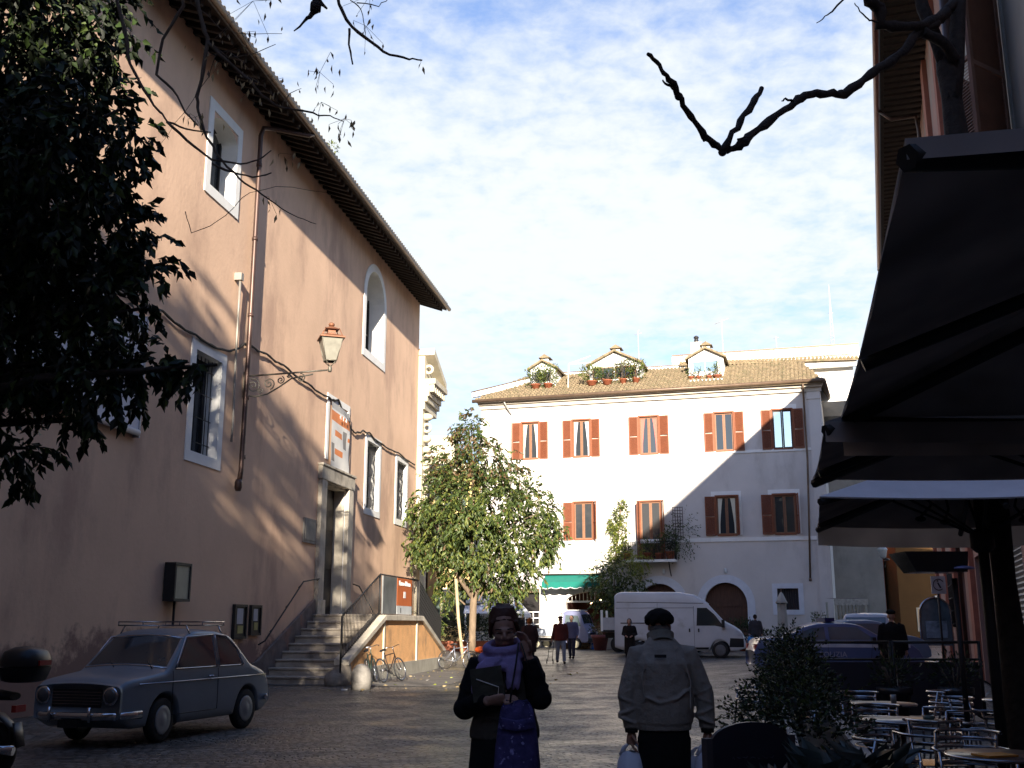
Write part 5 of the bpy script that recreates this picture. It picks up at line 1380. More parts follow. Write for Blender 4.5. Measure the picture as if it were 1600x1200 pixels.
limb(m, [(4.3,9.4,7.51),(3.97,9.2,7.25),(3.64,9.0,7.11),(3.47,8.9,7.08),(3.44,8.9,7.23),(3.33,8.8,7.27),(3.25,8.8,7.40)], .055, .045, 8, 1)
limb(m, [(3.47,8.9,7.08),(3.37,8.9,7.12),(3.32,8.9,7.15),(3.21,8.8,7.19),(3.19,8.8,7.24)], .010, .004, 5)
limb(m, [(3.25, 8.8, 7.4), (3.15, 8.8, 7.34), (2.97,8.8,7.15),(2.91,8.8,7.1),(2.82,8.8,7.03)], .012, .004, 5)
limb(m, [(3.97,9.2,7.18),(4.22,9.3,7.12),(4.34,9.4,7.0)], .05, .06, 8)
for (x, y, z) in ((1.72, 8, 5.36), (1.33, 7.7, 5.70)): m.ell((x, y, z), (.036, .03, .034), n=8, m=6)
m.build('branches', M_barkd, bt)

tt = thing('seedpod_tree', 'thin bare twigs with pale hanging seed pods crossing the upper left', 'tree', (-6.4, 5.5, 0))
m = MB(); limb(m, [(-6.4, 5.5, 0), (-6.3, 5.6, 3), (-6.0, 5.8, 6), (-5.0, 6.1, 8.0)], .16, .09, 10); limb(m, [(-5.0, 6.1, 8.0), (-3.6, 6.4, 7.6), (-2.43, 6.5, 6.6), (-2.18, 6.5, 5.81)], .08, .016, 8); limb(m, [(-5.0, 6.1, 8.0), (-3.2, 6.4, 8.0), (-1.5, 6.5, 7.0), (-1.24, 6.5, 5.9)], .07, .014, 8)
m.build('trunk', M_twig, tt)
m = MB()
TW = [([(-2.18,6.5,5.81),(-2.11,6.5,5.59),(-2.07,6.5,5.47),(-2.09,6.5,5.25),(-2.12,6.5,5.06),(-2.1,6.5,4.95),(-2.03,6.5,4.76),(-1.93,6.5,4.6),(-1.8,6.5,4.46),(-1.69,6.5,4.39),(-1.56,6.5,4.29),(-1.4,6.5,4.19),(-1.28,6.5,4.15)], .016, .002),
      ([(-2.08,6.5,5.47),(-1.98,6.5,5.37),(-1.82,6.5,5.23),(-1.68,6.5,5.06),(-1.55,6.5,4.98),(-1.33,6.5,4.94),(-1.22,6.5,4.92),(-1.13,6.5,4.88)], .013, .003),
      ([(-2.9, 6.5, 6.4), (-2.64,6.5,5.54),(-2.59,6.5,5.3),(-2.48,6.5,5.11),(-2.36,6.5,4.95),(-2.3,6.5,4.88),(-2.18,6.5,4.82),(-2.01,6.5,4.8)], .015, .004),
      ([(-2.3, 6.5, 6.2), (-2.26,6.5,5.74),(-2.38,6.5,5.49),(-2.41,6.5,5.23),(-2.29,6.5,5.11),(-2.19,6.5,4.95),(-2.1,6.5,4.85)], .013, .005),
      ([(-2.31,6.5,4.88),(-2.17,6.5,4.74),(-1.99,6.5,4.6),(-1.8,6.5,4.57),(-1.68,6.5,4.6),(-1.6,6.5,4.67)], .010, .004),
      ([(-1.99,6.5,4.58),(-1.86,6.5,4.51),(-1.71,6.5,4.48),(-1.59,6.5,4.51)], .009, .004),
      ([(-1.24,6.5,5.95),(-1.19,6.5,5.76),(-1.1,6.5,5.58),(-0.96,6.5,5.47),(-0.83,6.5,5.37),(-0.69,6.5,5.34),(-0.61,6.5,5.33)], .014, .005),
      ([(-1.11,6.5,5.57),(-1.11,6.5,5.45),(-1.08,6.5,5.3)], .009, .006),
      ([(-1.2, 6.5, 6.1), (-1.11,6.5,5.79),(-1.03,6.5,5.71),(-1.01,6.5,5.59),(-1.0,6.5,5.52)], .005, .002),
      ([(-1.06,6.5,5.76),(-0.92,6.5,5.74),(-0.85,6.5,5.80)], .004, .002),
      ([(-2.07,6.5,5.47),(-1.93,6.5,5.35),(-1.78,6.5,5.37),(-1.61,6.5,5.45)], .006, .002),
      ([(-2.3, 6.5, 6.0), (-2.2,6.5,5.76),(-2.11,6.5,5.69),(-1.99,6.5,5.57),(-1.84,6.5,5.53),(-1.57,6.5,5.53)], .005, .0015),
      ([(-2.14,6.5,4.24),(-2.09,6.5,4.09),(-1.97,6.5,4.13),(-1.83,6.5,4.26),(-1.73,6.5,4.37),(-1.56,6.5,4.41),(-1.22,6.5,4.37)], .003, .0015),
      ([(-1.55, 6.5, 4.98), (-1.5, 6.5, 5.08), (-1.42, 6.5, 5.12)], .004, .0015), ([(-2.0, 6.5, 5.4), (-2.05, 6.5, 5.2), (-2.2, 6.5, 4.95), (-2.35, 6.5, 4.7)], .003, .001)]
for pts, a, b in TW: limb(m, pts, a, b, 6)
podP = []; podD = []
for (x, z, n, sp) in ((-1.93, 5.36, 26, .12), (-1.70, 5.12, 26, .10), (-1.85, 5.50, 10, .08), (-1.12, 4.86, 14, .06), (-1.3, 5.2, 14, .10), (-1.0, 5.55, 10, .07), (-1.28, 4.98, 10, .07), (-2.12, 4.87, 10, .06), (-.62, 5.30, 2, .02), (-1.45, 4.6, 8, .05), (-1.6, 4.3, 6, .06), (-1.78, 5.74, 12, .25), (-.98, 5.78, 6, .08)):
    for k in range(n):
        p = Vector((x + random.gauss(0, sp), 6.5 + random.gauss(0, .1), z + random.gauss(0, sp * .6)))
        podP.append(tuple(p)); podD.append((random.gauss(0, .25), random.gauss(0, .25), -1))
        if k % 2 == 0: m.tube([(x, 6.5, z + .04), tuple(p)], .0015, 3, cap=False)
m.build('branches', M_twig, tt)
leafmesh('seed_pods', podP, podD, .05, [L_pod, L_br], parent=tt, weights=[4, 1], width=.32, kind='stuff')
hb = MB(); limb(hb, [(-1.30, 6.5, 6.05), (-1.34, 6.5, 5.80), (-1.35, 6.5, 5.70)], .035, .03, 8, 2); limb(hb, [(-1.34, 6.5, 5.72), (-1.40, 6.5, 5.64), (-1.49, 6.5, 5.55)], .02, .004, 6, 1)
limb(hb, [(-1.33, 6.5, 5.8), (-1.27, 6.5, 5.72)], .02, .006, 6, 1); hb.build('broken_stub', M_barkd, tt, label='dark knobbly broken branch end')

# ================================================================ CAFE CANOPIES
def canopy(name, label, NL, FL, FR, NR, z, rise, valance, mtop, munder, pole_xy=None, pole_r=.045, group='cafe canopies on the right', val_far=True, white_val=False, zpole=None):
    C4 = [Vector((*p, z)) for p in (NL, FL, FR, NR)]
    cx = sum(p.x for p in C4) / 4; cy = sum(p.y for p in C4) / 4
    apex = Vector((cx, cy, z + rise))
    t = thing(name, label, 'parasol', (cx, cy, 0), group=group)
    def pan(off, m, shrink=0.0):
        n = 8
        for i in range(4):
            a, b = C4[i], C4[(i + 1) % 4]
            vs = []
            for r in range(n + 1):
                for s in range(n + 1):
                    u = s / n; v = r / n
                    e = a.lerp(b, u); e = e + Vector((0, 0, -.05 * math.sin(math.pi * u)))       # edge sags between ribs
                    p = e.lerp(apex, v); p = p + Vector((0, 0, off - .05 * math.sin(math.pi * v) * math.sin(math.pi * u)))
                    vs.append(p)
            m.add(vs, [(r * (n + 1) + s, r * (n + 1) + s + 1, (r + 1) * (n + 1) + s + 1, (r + 1) * (n + 1) + s) for r in range(n) for s in range(n)], 0, True)
    m = MB(); pan(0.0, m); m.build('canopy', mtop, t)
    m = MB(); pan(-.012, m); m.build('lining', munder, t)
    if valance:
        m = MB()
        for i in range(4):
            vh = valance[i]
            if not vh: continue
            a, b = C4[i], C4[(i + 1) % 4]; n = 14
            tp = [a.lerp(b, k / n) + Vector((0, 0, -.05 * math.sin(math.pi * k / n))) for k in range(n + 1)]
            outn = Vector(((b - a).y, -(b - a).x, 0)).normalized()
            bt_ = [p + Vector((0, 0, -vh)) + outn * (.004 * math.sin(k * 1.7)) for k, p in enumerate(tp)]
            m.add(tp + bt_, [(k, k + 1, n + 2 + k, n + 1 + k) for k in range(n)], 0, True)
        m.build('valance', munder if not white_val else mtop, t)
    hub = apex + Vector((0, 0, -.10))
    for i in range(4):
        for (p, w) in ((C4[i], 1), ((C4[i] + C4[(i + 1) % 4]) / 2, .8)):
            m = MB(); q = p + Vector((0, 0, -.045 if w == 1 else -.12)); m.tube([hub, hub.lerp(q, .5) + Vector((0, 0, -.035)), q], .022 * w + .008, 6)
            m.build('rib', M_iron, t)
    low = Vector((cx, cy, z - .25))
    m = MB()
    for i in range(4):
        for p in (C4[i], (C4[i] + C4[(i + 1) % 4]) / 2): m.tube([low, hub.lerp(p, .48) + Vector((0, 0, -.09))], .012, 6)
    m.build('struts', M_iron, t)
    m = MB(); m.tube([(cx, cy, 0), (cx, cy, z + rise)], pole_r, 10); m.build('pole', M_iron, t)
    m = MB(); m.lathe((cx, cy, z - .38), [(.06, 0), (.10, .04), (.10, .16), (.06, .2)], 12); m.build('runner', M_iron, t); m = MB(); m.lathe((cx, cy, z + rise - .22), [(.05, 0), (.09, .04), (.09, .12), (.05, .16)], 12); m.build('hub', M_iron, t)
    m = MB(); m.cbox((cx, cy, .06), (.6, .6, .12)); m.build('base', M_grey, t)
    return t
canopy('cafe_canopy', 'large dark canopy overhead at the upper right, nearest to the camera', (.83, 2.06), (1.62, 5.10), (4.72, 4.10), (3.93, 1.05), 2.6, .62, (.02, .20, .1, .05), M_canvd, M_lining)
canopy('cafe_canopy', 'second dark canopy, its corner peeping out below the nearest one', (1.52, 5.05), (2.02, 7.05), (4.75, 6.25), (4.25, 4.30), 2.56, .55, (.02, .015, .1, .1), M_canvd, M_lining)
canopy('cafe_canopy', 'canopy with pale bluish top panel below the dark ones', (2.42, 8.30), (3.12, 10.85), (5.7, 10.05), (5.0, 7.55), 2.58, .56, (.03, .20, .2, .012), M_canvl, M_lining)
# ================================================================ VEHICLES
def interp(tab, x):
    if x <= tab[0][0]: return tab[0][1]
    for (a, u), (b, v) in zip(tab, tab[1:]):
        if x <= b:
            t = (x - a) / (b - a); return u + (v - u) * t
    return tab[-1][1]
def sinterp(tab, x):     # smoothed profile
    return sum(interp(tab, x + d) * w for d, w in ((-.06, .15), (-.03, .2), (0, .3), (.03, .2), (.06, .15)))
class Car:
    def __init__(s, M, L, W, zt, wheels, wr, belt, roof, tumble=.24, zb0=.22, endt=.14, sm=True, rr=.07, crown=.035, arch=1.18, dz=0.0):
        s.M, s.L, s.W, s.ztab, s.wheels, s.wr, s.belt, s.roof, s.tumble, s.zb0, s.endt, s.sm, s.rr, s.crown, s.arch = M, L, W, zt, wheels, wr, belt, roof, tumble, zb0, endt, sm, rr, crown, arch
    def zt(s, x): return (sinterp if s.sm else interp)(s.ztab, x)
    def w0(s, x):
        u = abs(x - s.L / 2) / (s.L / 2); return s.W / 2 * (1 - s.endt * u ** 5)
    def hw(s, x, z):
        w = s.w0(x)
        if z > s.belt: w *= 1 - s.tumble * ((z - s.belt) / (s.roof - s.belt)) ** 1.15
        elif z < s.belt * .6: w *= 1 - .10 * ((s.belt * .6 - z) / (s.belt * .6)) ** 2
        return w
    def zb(s, x):
        z = s.zb0 + .12 * max(0, abs(x - s.L / 2) / (s.L / 2) - .86) / .14
        for wx in s.wheels:
            d = abs(x - wx); Ra = s.wr * s.arch
            if d < Ra: z = max(z, s.wr + math.sqrt(Ra * Ra - d * d))
        return z
    def body(s, mb, step=.045, inset=0.0):
        n = int(s.L / step); K = 14; rows = []
        for i in range(n + 1):
            x = s.L * i / n
            zl = s.zb(x); zh = max(s.zt(x), zl + .06); r = min(s.rr, (zh - zl) * .4)
            pts = [(0, zl), (s.hw(x, zl) * .93, zl)]
            for k in range(K): 
                z = zl + .02 + (zh - r - zl - .02) * k / (K - 1); pts.append((s.hw(x, z), z))
            yh = s.hw(x, zh - r)
            for a in (30, 60, 90): pts.append((yh - r + r * math.cos(R(a)), zh - r + r * math.sin(R(a))))
            yt = yh - r
            for fq in (.66, .33, 0): pts.append((yt * fq, zh + s.crown * (1 - fq * fq)))
            rows.append((x, pts))
        m = len(rows[0][1]); vs = []
        for x, pts in rows:
            ring = [(x, y, z) for y, z in pts] + [(x, -y, z) for y, z in pts[-2:0:-1]]
            vs += ring
        q = len(vs) // (n + 1)
        fs = [(i * q + j, (i + 1) * q + j, (i + 1) * q + (j + 1) % q, i * q + (j + 1) % q) for i in range(n) for j in range(q)]
        fs = [f[::-1] for f in fs]
        fs.append(tuple(range(q))); fs.append(tuple(n * q + j for j in range(q))[::-1])
        mb.add(vs, fs, 0, True)
    def side(s, mb, poly, off=.006, sides=(1, -1), mi=0):
        for sg in sides:
            n = 6   # fan into small pieces so that it follows the curved flank
            cx = sum(p[0] for p in poly) / len(poly); cz = sum(p[1] for p in poly) / len(poly)
            vs = []; fs = []
            P_ = []
            for a, b in zip(poly, poly[1:] + poly[:1]):
                for k in range(n): P_.append((a[0] + (b[0] - a[0]) * k / n, a[1] + (b[1] - a[1]) * k / n))
            rings = [1, .66, .33]
            for rg in rings:
                for (x, z) in P_:
                    xx = cx + (x - cx) * rg; zz = cz + (z - cz) * rg; vs.append((xx, sg * (s.hw(xx, zz) + off), zz))
            q = len(P_); vs.append((cx, sg * (s.hw(cx, cz) + off), cz))
            for r_ in range(2):
                for j in range(q): fs.append((r_ * q + j, r_ * q + (j + 1) % q, (r_ + 1) * q + (j + 1) % q, (r_ + 1) * q + j))
            for j in range(q): fs.append((2 * q + j, 2 * q + (j + 1) % q, 3 * q))
            if sg > 0: fs = [f[::-1] for f in fs]
            mb.add(vs, fs, mi, True)
    def line(s, mb, pts, r=.004, sides=(1, -1), off=.002):
        for sg in sides:
            P_ = []
            for a, b in zip(pts, pts[1:]):
                for k in range(5): x = a[0] + (b[0] - a[0]) * k / 5; z = a[1] + (b[1] - a[1]) * k / 5; P_.append((x, sg * (s.hw(x, z) + off), z))
            x, z = pts[-1]; P_.append((x, sg * (s.hw(x, z) + off), z)); mb.tube(P_, r, 4)
    def top(s, mb, x0, x1, fy=.93, off=.006, mi=0, n=7, m=8):
        vs = []
        for i in range(n + 1):
            x = x0 + (x1 - x0) * i / n; z = s.zt(x); yh = (s.hw(x, z - s.rr) - s.rr * .9) * fy
            for j in range(m + 1):
                y = -yh + 2 * yh * j / m; fq = y / (s.hw(x, z - s.rr) - s.rr)
                vs.append((x, y, z + s.crown * (1 - fq * fq) + off))
        fs = [(i * (m + 1) + j, i * (m + 1) + j + 1, (i + 1) * (m + 1) + j + 1, (i + 1) * (m + 1) + j) for i in range(n) for j in range(m)]
        if x1 > x0: fs = [f[::-1] for f in fs]
        mb.add(vs, fs, mi, True)
def wheels_for(M, car, parent, rimm, width=.16, spokes=0, cap=True, steer=0):
    AY = Matrix.Rotation(math.pi / 2, 4, 'X')
    for wx in car.wheels:
        for sg in (1, -1):
            y = sg * (car.W / 2 - width / 2 - .02); r = car.wr
            Mw = M @ Matrix.Translation((wx, y, r)) @ AY
            if steer and wx == car.wheels[-1]: Mw = M @ Matrix.Translation((wx, y, r)) @ Matrix.Rotation(steer, 4, 'Z') @ AY
            m = MB(Mw); h = width / 2
            m.lathe((0, 0, 0), [(r * .62, -h * .9), (r * .9, -h), (r * .985, -h * .7), (r, -h * .3), (r, h * .3), (r * .985, h * .7), (r * .9, h), (r * .62, h * .9)], 28)
            w = m.build('wheel', M_rubber, parent)
            m = MB(Mw)
            for e in (-1, 1):
                m.lathe((0, 0, e * h * .92), [(r * .66, 0), (r * .62, e * .012), (r * .45, e * .002), (r * .22, e * .018), (r * .05, e * .024)], 20)
            m.build('rim', rimm, w)
def paint(name, col, coat=.6, rough=.35, var=.06): return mat(name, col, rough, var=var, vscale=3, coat=coat, spec=.5, bump=.0)

# ---- vintage saloon
fc = Vector((-.30, -.954, 0)).normalized()
VO = Vector((-3.98, 18.0, 0)) ; SC = 1.06
vM = Matrix.Translation(VO) @ Matrix.Rotation(math.atan2(fc.y, fc.x), 4, 'Z') @ Matrix.Scale(SC, 4) @ Matrix.Translation((-.1, -.71, 0))
C1 = Car(vM, 3.6, 1.42, [(0, .50), (.05, .66), (.16, .80), (.5, .90), (.66, .94), (.80, 1.06), (1.10, 1.34), (1.45, 1.41), (2.0, 1.415), (2.22, 1.35), (2.72, .90), (3.2, .845), (3.42, .82), (3.54, .785), (3.6, .73)],
         [.72, 2.76], .285, .88, 1.415, tumble=.18, zb0=.22, endt=.09)
va = thing('vintage_car', 'small pale blue grey vintage saloon with a roof rack parked by the pink wall', 'car', tuple(vM @ Vector((1.8, 0, 0))))
M_vb = paint('pale_blue_grey_paint', (.165, .195, .225), coat=.35, rough=.4)
m = MB(vM); C1.body(m); m.build('body', M_vb, va)
for sg in (1, -1):
    m = MB(vM); C1.side(m, [(1.60, .935), (2.54, .935), (2.22, 1.32), (1.62, 1.35)], sides=(sg,)); m.build('side_window', M_glass, va)
    m = MB(vM); C1.side(m, [(.92, .935), (1.50, .935), (1.50, 1.35), (1.28, 1.33), (1.03, 1.15)], sides=(sg,)); m.build('quarter_window', M_glass, va)
m = MB(vM); C1.top(m, 2.66, 2.27, .96); wsn = m.build('windscreen', mat('windscreen_glass', (.035, .038, .042), .05, var=.3, vscale=2, spec=1), va)
m = MB(vM); C1.top(m, .74, 1.12, .90); m.build('rear_window', M_glass, va)
m = MB(vM)
for x0 in (2.685, 2.25): 
    z = C1.zt(x0); yh = C1.hw(x0, z - .07) - .06
    m.tube([(x0, -yh, z + .0), (x0, -yh * .5, z + .03), (x0, 0, z + .04), (x0, yh * .5, z + .03), (x0, yh, z)], .011, 5)
C1.line(m, [(1.57, .925), (2.58, .925), (2.24, 1.335), (1.58, 1.365), (1.57, .925)], .009, off=.006); C1.line(m, [(.88, .925), (1.53, .925), (1.53, 1.365), (1.26, 1.345), (1.0, 1.16), (.88, .925)], .009, off=.006)
C1.line(m, [(.2, .76), (3.3, .76)], .010, off=.004)
m.build('chrome_trim', M_chrome, va)
m = MB(vM); C1.line(m, [(2.62, .9), (2.60, .34)], .005); C1.line(m, [(1.55, .9), (1.53, .34)], .005); C1.line(m, [(1.53, .34), (2.60, .34)], .005); m.build('door_seams', M_black, va)
m = MB(vM)
for sg in (1, -1): m.tube([(1.68, sg * .722, .80), (1.74, sg * .755, .80), (1.80, sg * .722, .80)], .012, 6)
m.build('door_handle', M_chrome, va)
m = MB(vM)
for (y0, y1) in ((-.15, -.5), (.45, .08)): m.tube([(2.73, y0, .935), (2.60, (y0 + y1) / 2, 1.03), (2.55, y1, 1.05)], .008, 5)
m.build('wipers', M_black, va)
AX = Matrix.Rotation(math.pi / 2, 4, 'Y')
for sg in (1, -1):
    m = MB(vM); m.lathe((3.585, sg * .505, .63), [(.10, -.02), (.112, .02), (.108, .035), (.094, .04)], 24, axis=AX); h = m.build('headlight', M_chrome, va)
    m = MB(vM); m.lathe((3.585, sg * .505, .63), [(.093, .036), (.07, .050), (.035, .058), (.01, .060)], 24, axis=AX); m.build('headlight_glass', mat('headlamp_glass', (.06, .065, .07), .06, spec=1, var=.1), h)
    m = MB(vM); m.lathe((3.53, sg * .60, .44), [(.03, 0), (.03, .06), (.01, .07)], 10, axis=AX); m.build('indicator', mat('amber_lens', (.4, .12, .02), .3), va)
m = MB(vM); m.cbox((3.598, 0, .60), (.02, .74, .22)); m.build('grille', M_black, va)
m = MB(vM)
for k in range(5): m.cbox((3.612, 0, .53 + k * .036), (.008, .74, .005))
m.build('grille_bars', M_chrome, va)
m = MB(vM); m.tube([(3.30, -.76, .40), (3.55, -.66, .39), (3.68, -.4, .385), (3.70, 0, .385), (3.68, .4, .385), (3.55, .66, .39), (3.30, .76, .40)], [(.022, .05)] * 7, 8)
for sg in (1, -1): m.tube([(3.72, sg * .30, .32), (3.73, sg * .30, .50)], .022, 7)
m.build('bumper', M_chrome, va)
m = MB(vM); m.tube([(.25, -.74, .42), (.02, -.62, .42), (-.06, -.3, .42), (-.07, .3, .42), (.02, .62, .42), (.25, .74, .42)], [(.02, .045)] * 6, 8); m.build('bumper', M_chrome, va, label='rear chrome bumper')
m = MB(vM); m.cbox((3.73, 0, .30), (.012, .30, .10)); m.build('number_plate', M_black, va)
for sg in (1, -1):
    m = MB(vM); m.cbox((.06, sg * .52, .62), (.05, .10, .16)); m.build('tail_light', mat('red_lens', (.35, .02, .02), .3), va)
wheels_for(vM, C1, va, mat('steel_rim', (.30, .31, .32), .4, metal=.5), .135, steer=R(4))
rk_ = thing('roof_rack', 'slim metal roof rack clamped across the roof of the vintage car', 'roof rack', tuple(vM @ Vector((1.75, 0, 1.45))))
m = MB(vM)
for z in (1.49, 1.54): m.tube([(1.15, -.50, z), (2.25, -.50, z), (2.25, .50, z), (1.15, .50, z), (1.15, -.50, z)], .010, 6)
for k in range(7): m.tube([(1.22 + k * .16, -.5, 1.49), (1.22 + k * .16, .5, 1.49)], .010, 6)
for x in (1.15, 1.7, 2.25):
    for sg in (1, -1): m.tube([(x, sg * .50, 1.49), (x, sg * .50, 1.54)], .008, 5)
m.build('rack_frame', M_alu, rk_)
for x in (1.3, 2.1):
    for sg in (1, -1):
        m = MB(vM); m.tube([(x, sg * .50, 1.49), (x, sg * .53, 1.44), (x, sg * .57, 1.37)], .011, 6); m.lathe((x, sg * .565, 1.32), [(.02, 0), (.02, .03)], 8); m.build('rack_foot', M_alu, rk_)

# ---- motorbike at the left edge
mk = thing('motorbike', 'black motorbike with a rounded top case cut by the left edge of the frame', 'motorbike', (-5.45, 11.6, 0))
bM = Matrix.Translation((-5.45, 11.55, 0)) @ Matrix.Rotation(R(172), 4, 'Z')
m = MB(bM); AYm = Matrix.Rotation(math.pi / 2, 4, 'X')
for x, nm in ((0, 'wheel'), (1.35, 'wheel')):
    m = MB(bM); m.torus((x, 0, .31), .25, .065, AYm, n=30, m=10); w = m.build(nm, M_rubber, mk)
    m = MB(bM); m.lathe((x, 0, .31), [(.19, -.03), (.2, 0), (.19, .03)], 20, axis=AYm)
    m.build('rim', M_iron, w)
m = MB(bM); m.tube([(-.02, 0, .30), (.15, 0, .75), (.55, 0, .78), (1.05, 0, .85), (1.18, 0, .8), (1.35, 0, .33)], [(.10, .05), (.14, .09), (.16, .13), (.16, .12), (.08, .08), (.05, .05)], 12)
m.ell((.62, 0, .45), (.35, .18, .24)); m.build('body', M_black, mk)
m = MB(bM); m.tube([(-.25, 0, .86), (0, 0, .88), (.4, 0, .83), (.7, 0, .86)], [(.10, .04), (.14, .06), (.15, .06), (.10, .05)], 10); m.build('saddle', M_rubber, mk)
m = MB(bM); m.tube([(-.30, 0, .34), (-.26, 0, .55), (-.10, 0, .68), (.05, 0, .70)], [(.09, .015)] * 4, 8); m.tube([(-.30, 0, .60), (-.36, 0, .36)], [(.09, .012)] * 2, 8); m.build('mudguard', M_black, mk)
m = MB(bM); m.tube([(1.1, -.32, 1.06), (1.12, 0, 1.02), (1.1, .32, 1.06)], .016, 8); m.build('handlebar', M_iron, mk)
m = MB(bM); m.cbox((-.30, 0, .74), (.05, .18, .07)); m.build('tail_light', mat('red_lens', (.35, .02, .02), .3), mk)
m = MB(bM); m.tube([(-.35, .10, .33), (-.1, .14, .36), (.4, .15, .32)], [.05, .05, .03], 10); m.build('exhaust', M_chrome, mk)
tcs = thing('top_case', 'rounded black luggage case on the tail of the motorbike at the left edge', 'luggage case', (-5.25, 11.6, .95))
m = MB(Matrix.Translation((-5.17, 11.6, 0)) @ Matrix.Rotation(R(172), 4, 'Z'))
for z0, pr in ((1.0, [(.15, 0), (.22, .02), (.255, .12), (.262, .155)]), (1.165, [(.262, 0), (.258, .06), (.22, .15), (.12, .195), (.01, .205)])):
    K = 26; vs = []
    for r, h in pr:
        for j in range(K):
            a = 2 * math.pi * j / K; c_, s_ = math.cos(a), math.sin(a)
            vs.append((r * .86 * math.copysign(abs(c_) ** .7, c_), r * math.copysign(abs(s_) ** .7, s_), z0 + h))
    m.add(vs, [(i * K + j, i * K + (j + 1) % K, (i + 1) * K + (j + 1) % K, (i + 1) * K + j) for i in range(len(pr) - 1) for j in range(K)], 0, True)
m.build('case_shell', M_black, tcs)
m = MB(Matrix.Translation((-5.17, 11.6, 0)) @ Matrix.Rotation(R(172), 4, 'Z')); m.cbox((-.222, .0, 1.20), (.02, .22, .05)); m.build('reflector', mat('red_lens', (.35, .02, .02), .3), tcs)

# ---- white van
vh = Vector((.975, -.22, 0)).normalized()
VP = Vector((4.55, 46.8, .20))
wM = Matrix.Translation(VP) @ Matrix.Rotation(math.atan2(vh.y, vh.x), 4, 'Z') @ Matrix.Scale(1.04, 4) 
C2 = Car(wM, 5.2, 1.95, [(0, 2.45), (.08, 2.58), (.3, 2.62), (2.6, 2.60), (3.2, 2.50), (3.45, 2.35), (3.75, 2.16), (4.42, 1.42), (4.75, 1.25), (5.0, 1.08), (5.12, .90), (5.2, .62)],
         [1.0, 4.2], .33, 1.15, 2.62, tumble=.16, zb0=.30, endt=.07, rr=.10, crown=.03, arch=1.17)
vn = thing('white_van', 'white high roof panel van parked in front of the arched doorways', 'van', tuple(wM @ Vector((2.6, 0, 0))))
m = MB(wM); C2.body(m, .055); m.build('body', mat('van_white_paint', (.52, .53, .55), .4, var=.07, vscale=1.2, coat=.3, dirt=((.36, .35, .33), 1.6, .55, .8, (1, 1, 1))), vn)
m = MB(wM); C2.side(m, [(3.30, 1.28), (4.02, 1.28), (4.40, 1.20), (4.02, 1.72), (3.72, 1.98), (3.34, 1.98)]); m.build('side_window', M_glass, vn)
m = MB(wM); C2.top(m, 4.40, 3.80, .95); m.build('windscreen', M_glassb, vn)
m = MB(wM)
C2.line(m, [(.05, 1.98), (3.2, 1.98)], .010); C2.line(m, [(3.2, .40), (3.2, 2.05)], .008); C2.line(m, [(.1, 2.22), (3.6, 2.16)], .014); C2.line(m, [(1.75, .42), (1.75, 2.2)], .007); C2.line(m, [(3.22, .42), (3.9, .42)], .007)
m.build('panel_seams', mat('seam_grey', (.12, .12, .12), .6), vn)
m = MB(wM); C2.side(m, [(.25, 1.36), (1.8, 1.36), (1.8, 1.40), (.25, 1.40)], off=.012); m.build('slide_rail', M_black, vn)
m = MB(wM); C2.side(m, [(4.55, .45), (5.12, .45), (5.12, .78), (4.60, .80)], off=.012); m.cbox((5.16, 0, .62), (.10, 1.72, .34)); m.build('bumper', M_black, vn)
m = MB(wM); C2.side(m, [(1.45, .36), (3.75, .36), (3.75, .44), (1.45, .44)], off=.012); m.build('sill', M_black, vn)
for sg in (1, -1):
    m = MB(wM); C2.side(m, [(4.74, .92), (5.08, .86), (5.10, .96), (4.85, 1.10)], off=.014, sides=(sg,)); m.build('headlight', mat('clear_lamp', (.5, .52, .55), .1, spec=1, var=.15), vn)
    m = MB(wM); m.cbox((4.35, sg * 1.06, 1.36), (.12, .16, .30)); m.build('wing_mirror', M_black, vn)
for x in (3.02, 3.38):
    m = MB(wM)
    for sg in (1, -1): m.cbox((x, sg * (C2.hw(x, 1.1) + .015), 1.10), (.06, .03, .14))
    m.build('door_handle', M_black, vn)
wheels_for(wM, C2, vn, mat('dark_rim', (.12, .12, .125), .5, metal=.4), .2)

# ---- small flatbed truck
tM = Matrix.Translation((.95, 57.0, .33)) @ Matrix.Rotation(R(-25), 4, 'Z') @ Matrix.Scale(1.04, 4)
tk = thing('flatbed_truck', 'tiny flatbed truck with a blue grey cab parked outside the greengrocer', 'truck', (2.4, 56.6, .33))
m = MB(tM)
Ct = Car(tM, 3.4, 1.45, [(0, .5), (2.0, .5), (2.05, 1.78), (2.25, 1.84), (2.85, 1.82), (2.98, 1.72), (3.22, 1.10), (3.36, 1.0), (3.4, .72)], [.65, 2.75], .26, 1.0, 1.84, tumble=.12, zb0=.32, endt=.08, sm=False)
cab = Car(tM @ Matrix.Translation((2.05, 0, 0)), 1.35, 1.45, [(0, 1.74), (.06, 1.82), (.25, 1.85), (.80, 1.83), (.93, 1.75), (1.15, 1.12), (1.28, 1.02), (1.35, .72)], [.70], .26, 1.0, 1.84, tumble=.12, zb0=.32, endt=.05)
m = MB(cab.M); cab.body(m, .04); m.build('cab', paint('violet_blue_paint', (.16, .17, .27), .3), tk)
m = MB(cab.M); m.cbox((.45, 0, 1.885), (.78, 1.15, .03)); m.build('cab_roof', M_white, tk)
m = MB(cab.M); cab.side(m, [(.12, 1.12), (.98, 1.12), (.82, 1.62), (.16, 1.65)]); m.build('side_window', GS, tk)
m = MB(cab.M); cab.top(m, 1.12, .96, .95); m.build('windscreen', M_glassb, tk)
for sg in (1, -1):
    m = MB(cab.M); m.lathe((1.32, sg * .50, .80), [(.08, 0), (.08, .04), (.02, .05)], 12, axis=AX); m.build('headlight', mat('clear_lamp', (.5, .52, .55), .1), tk)
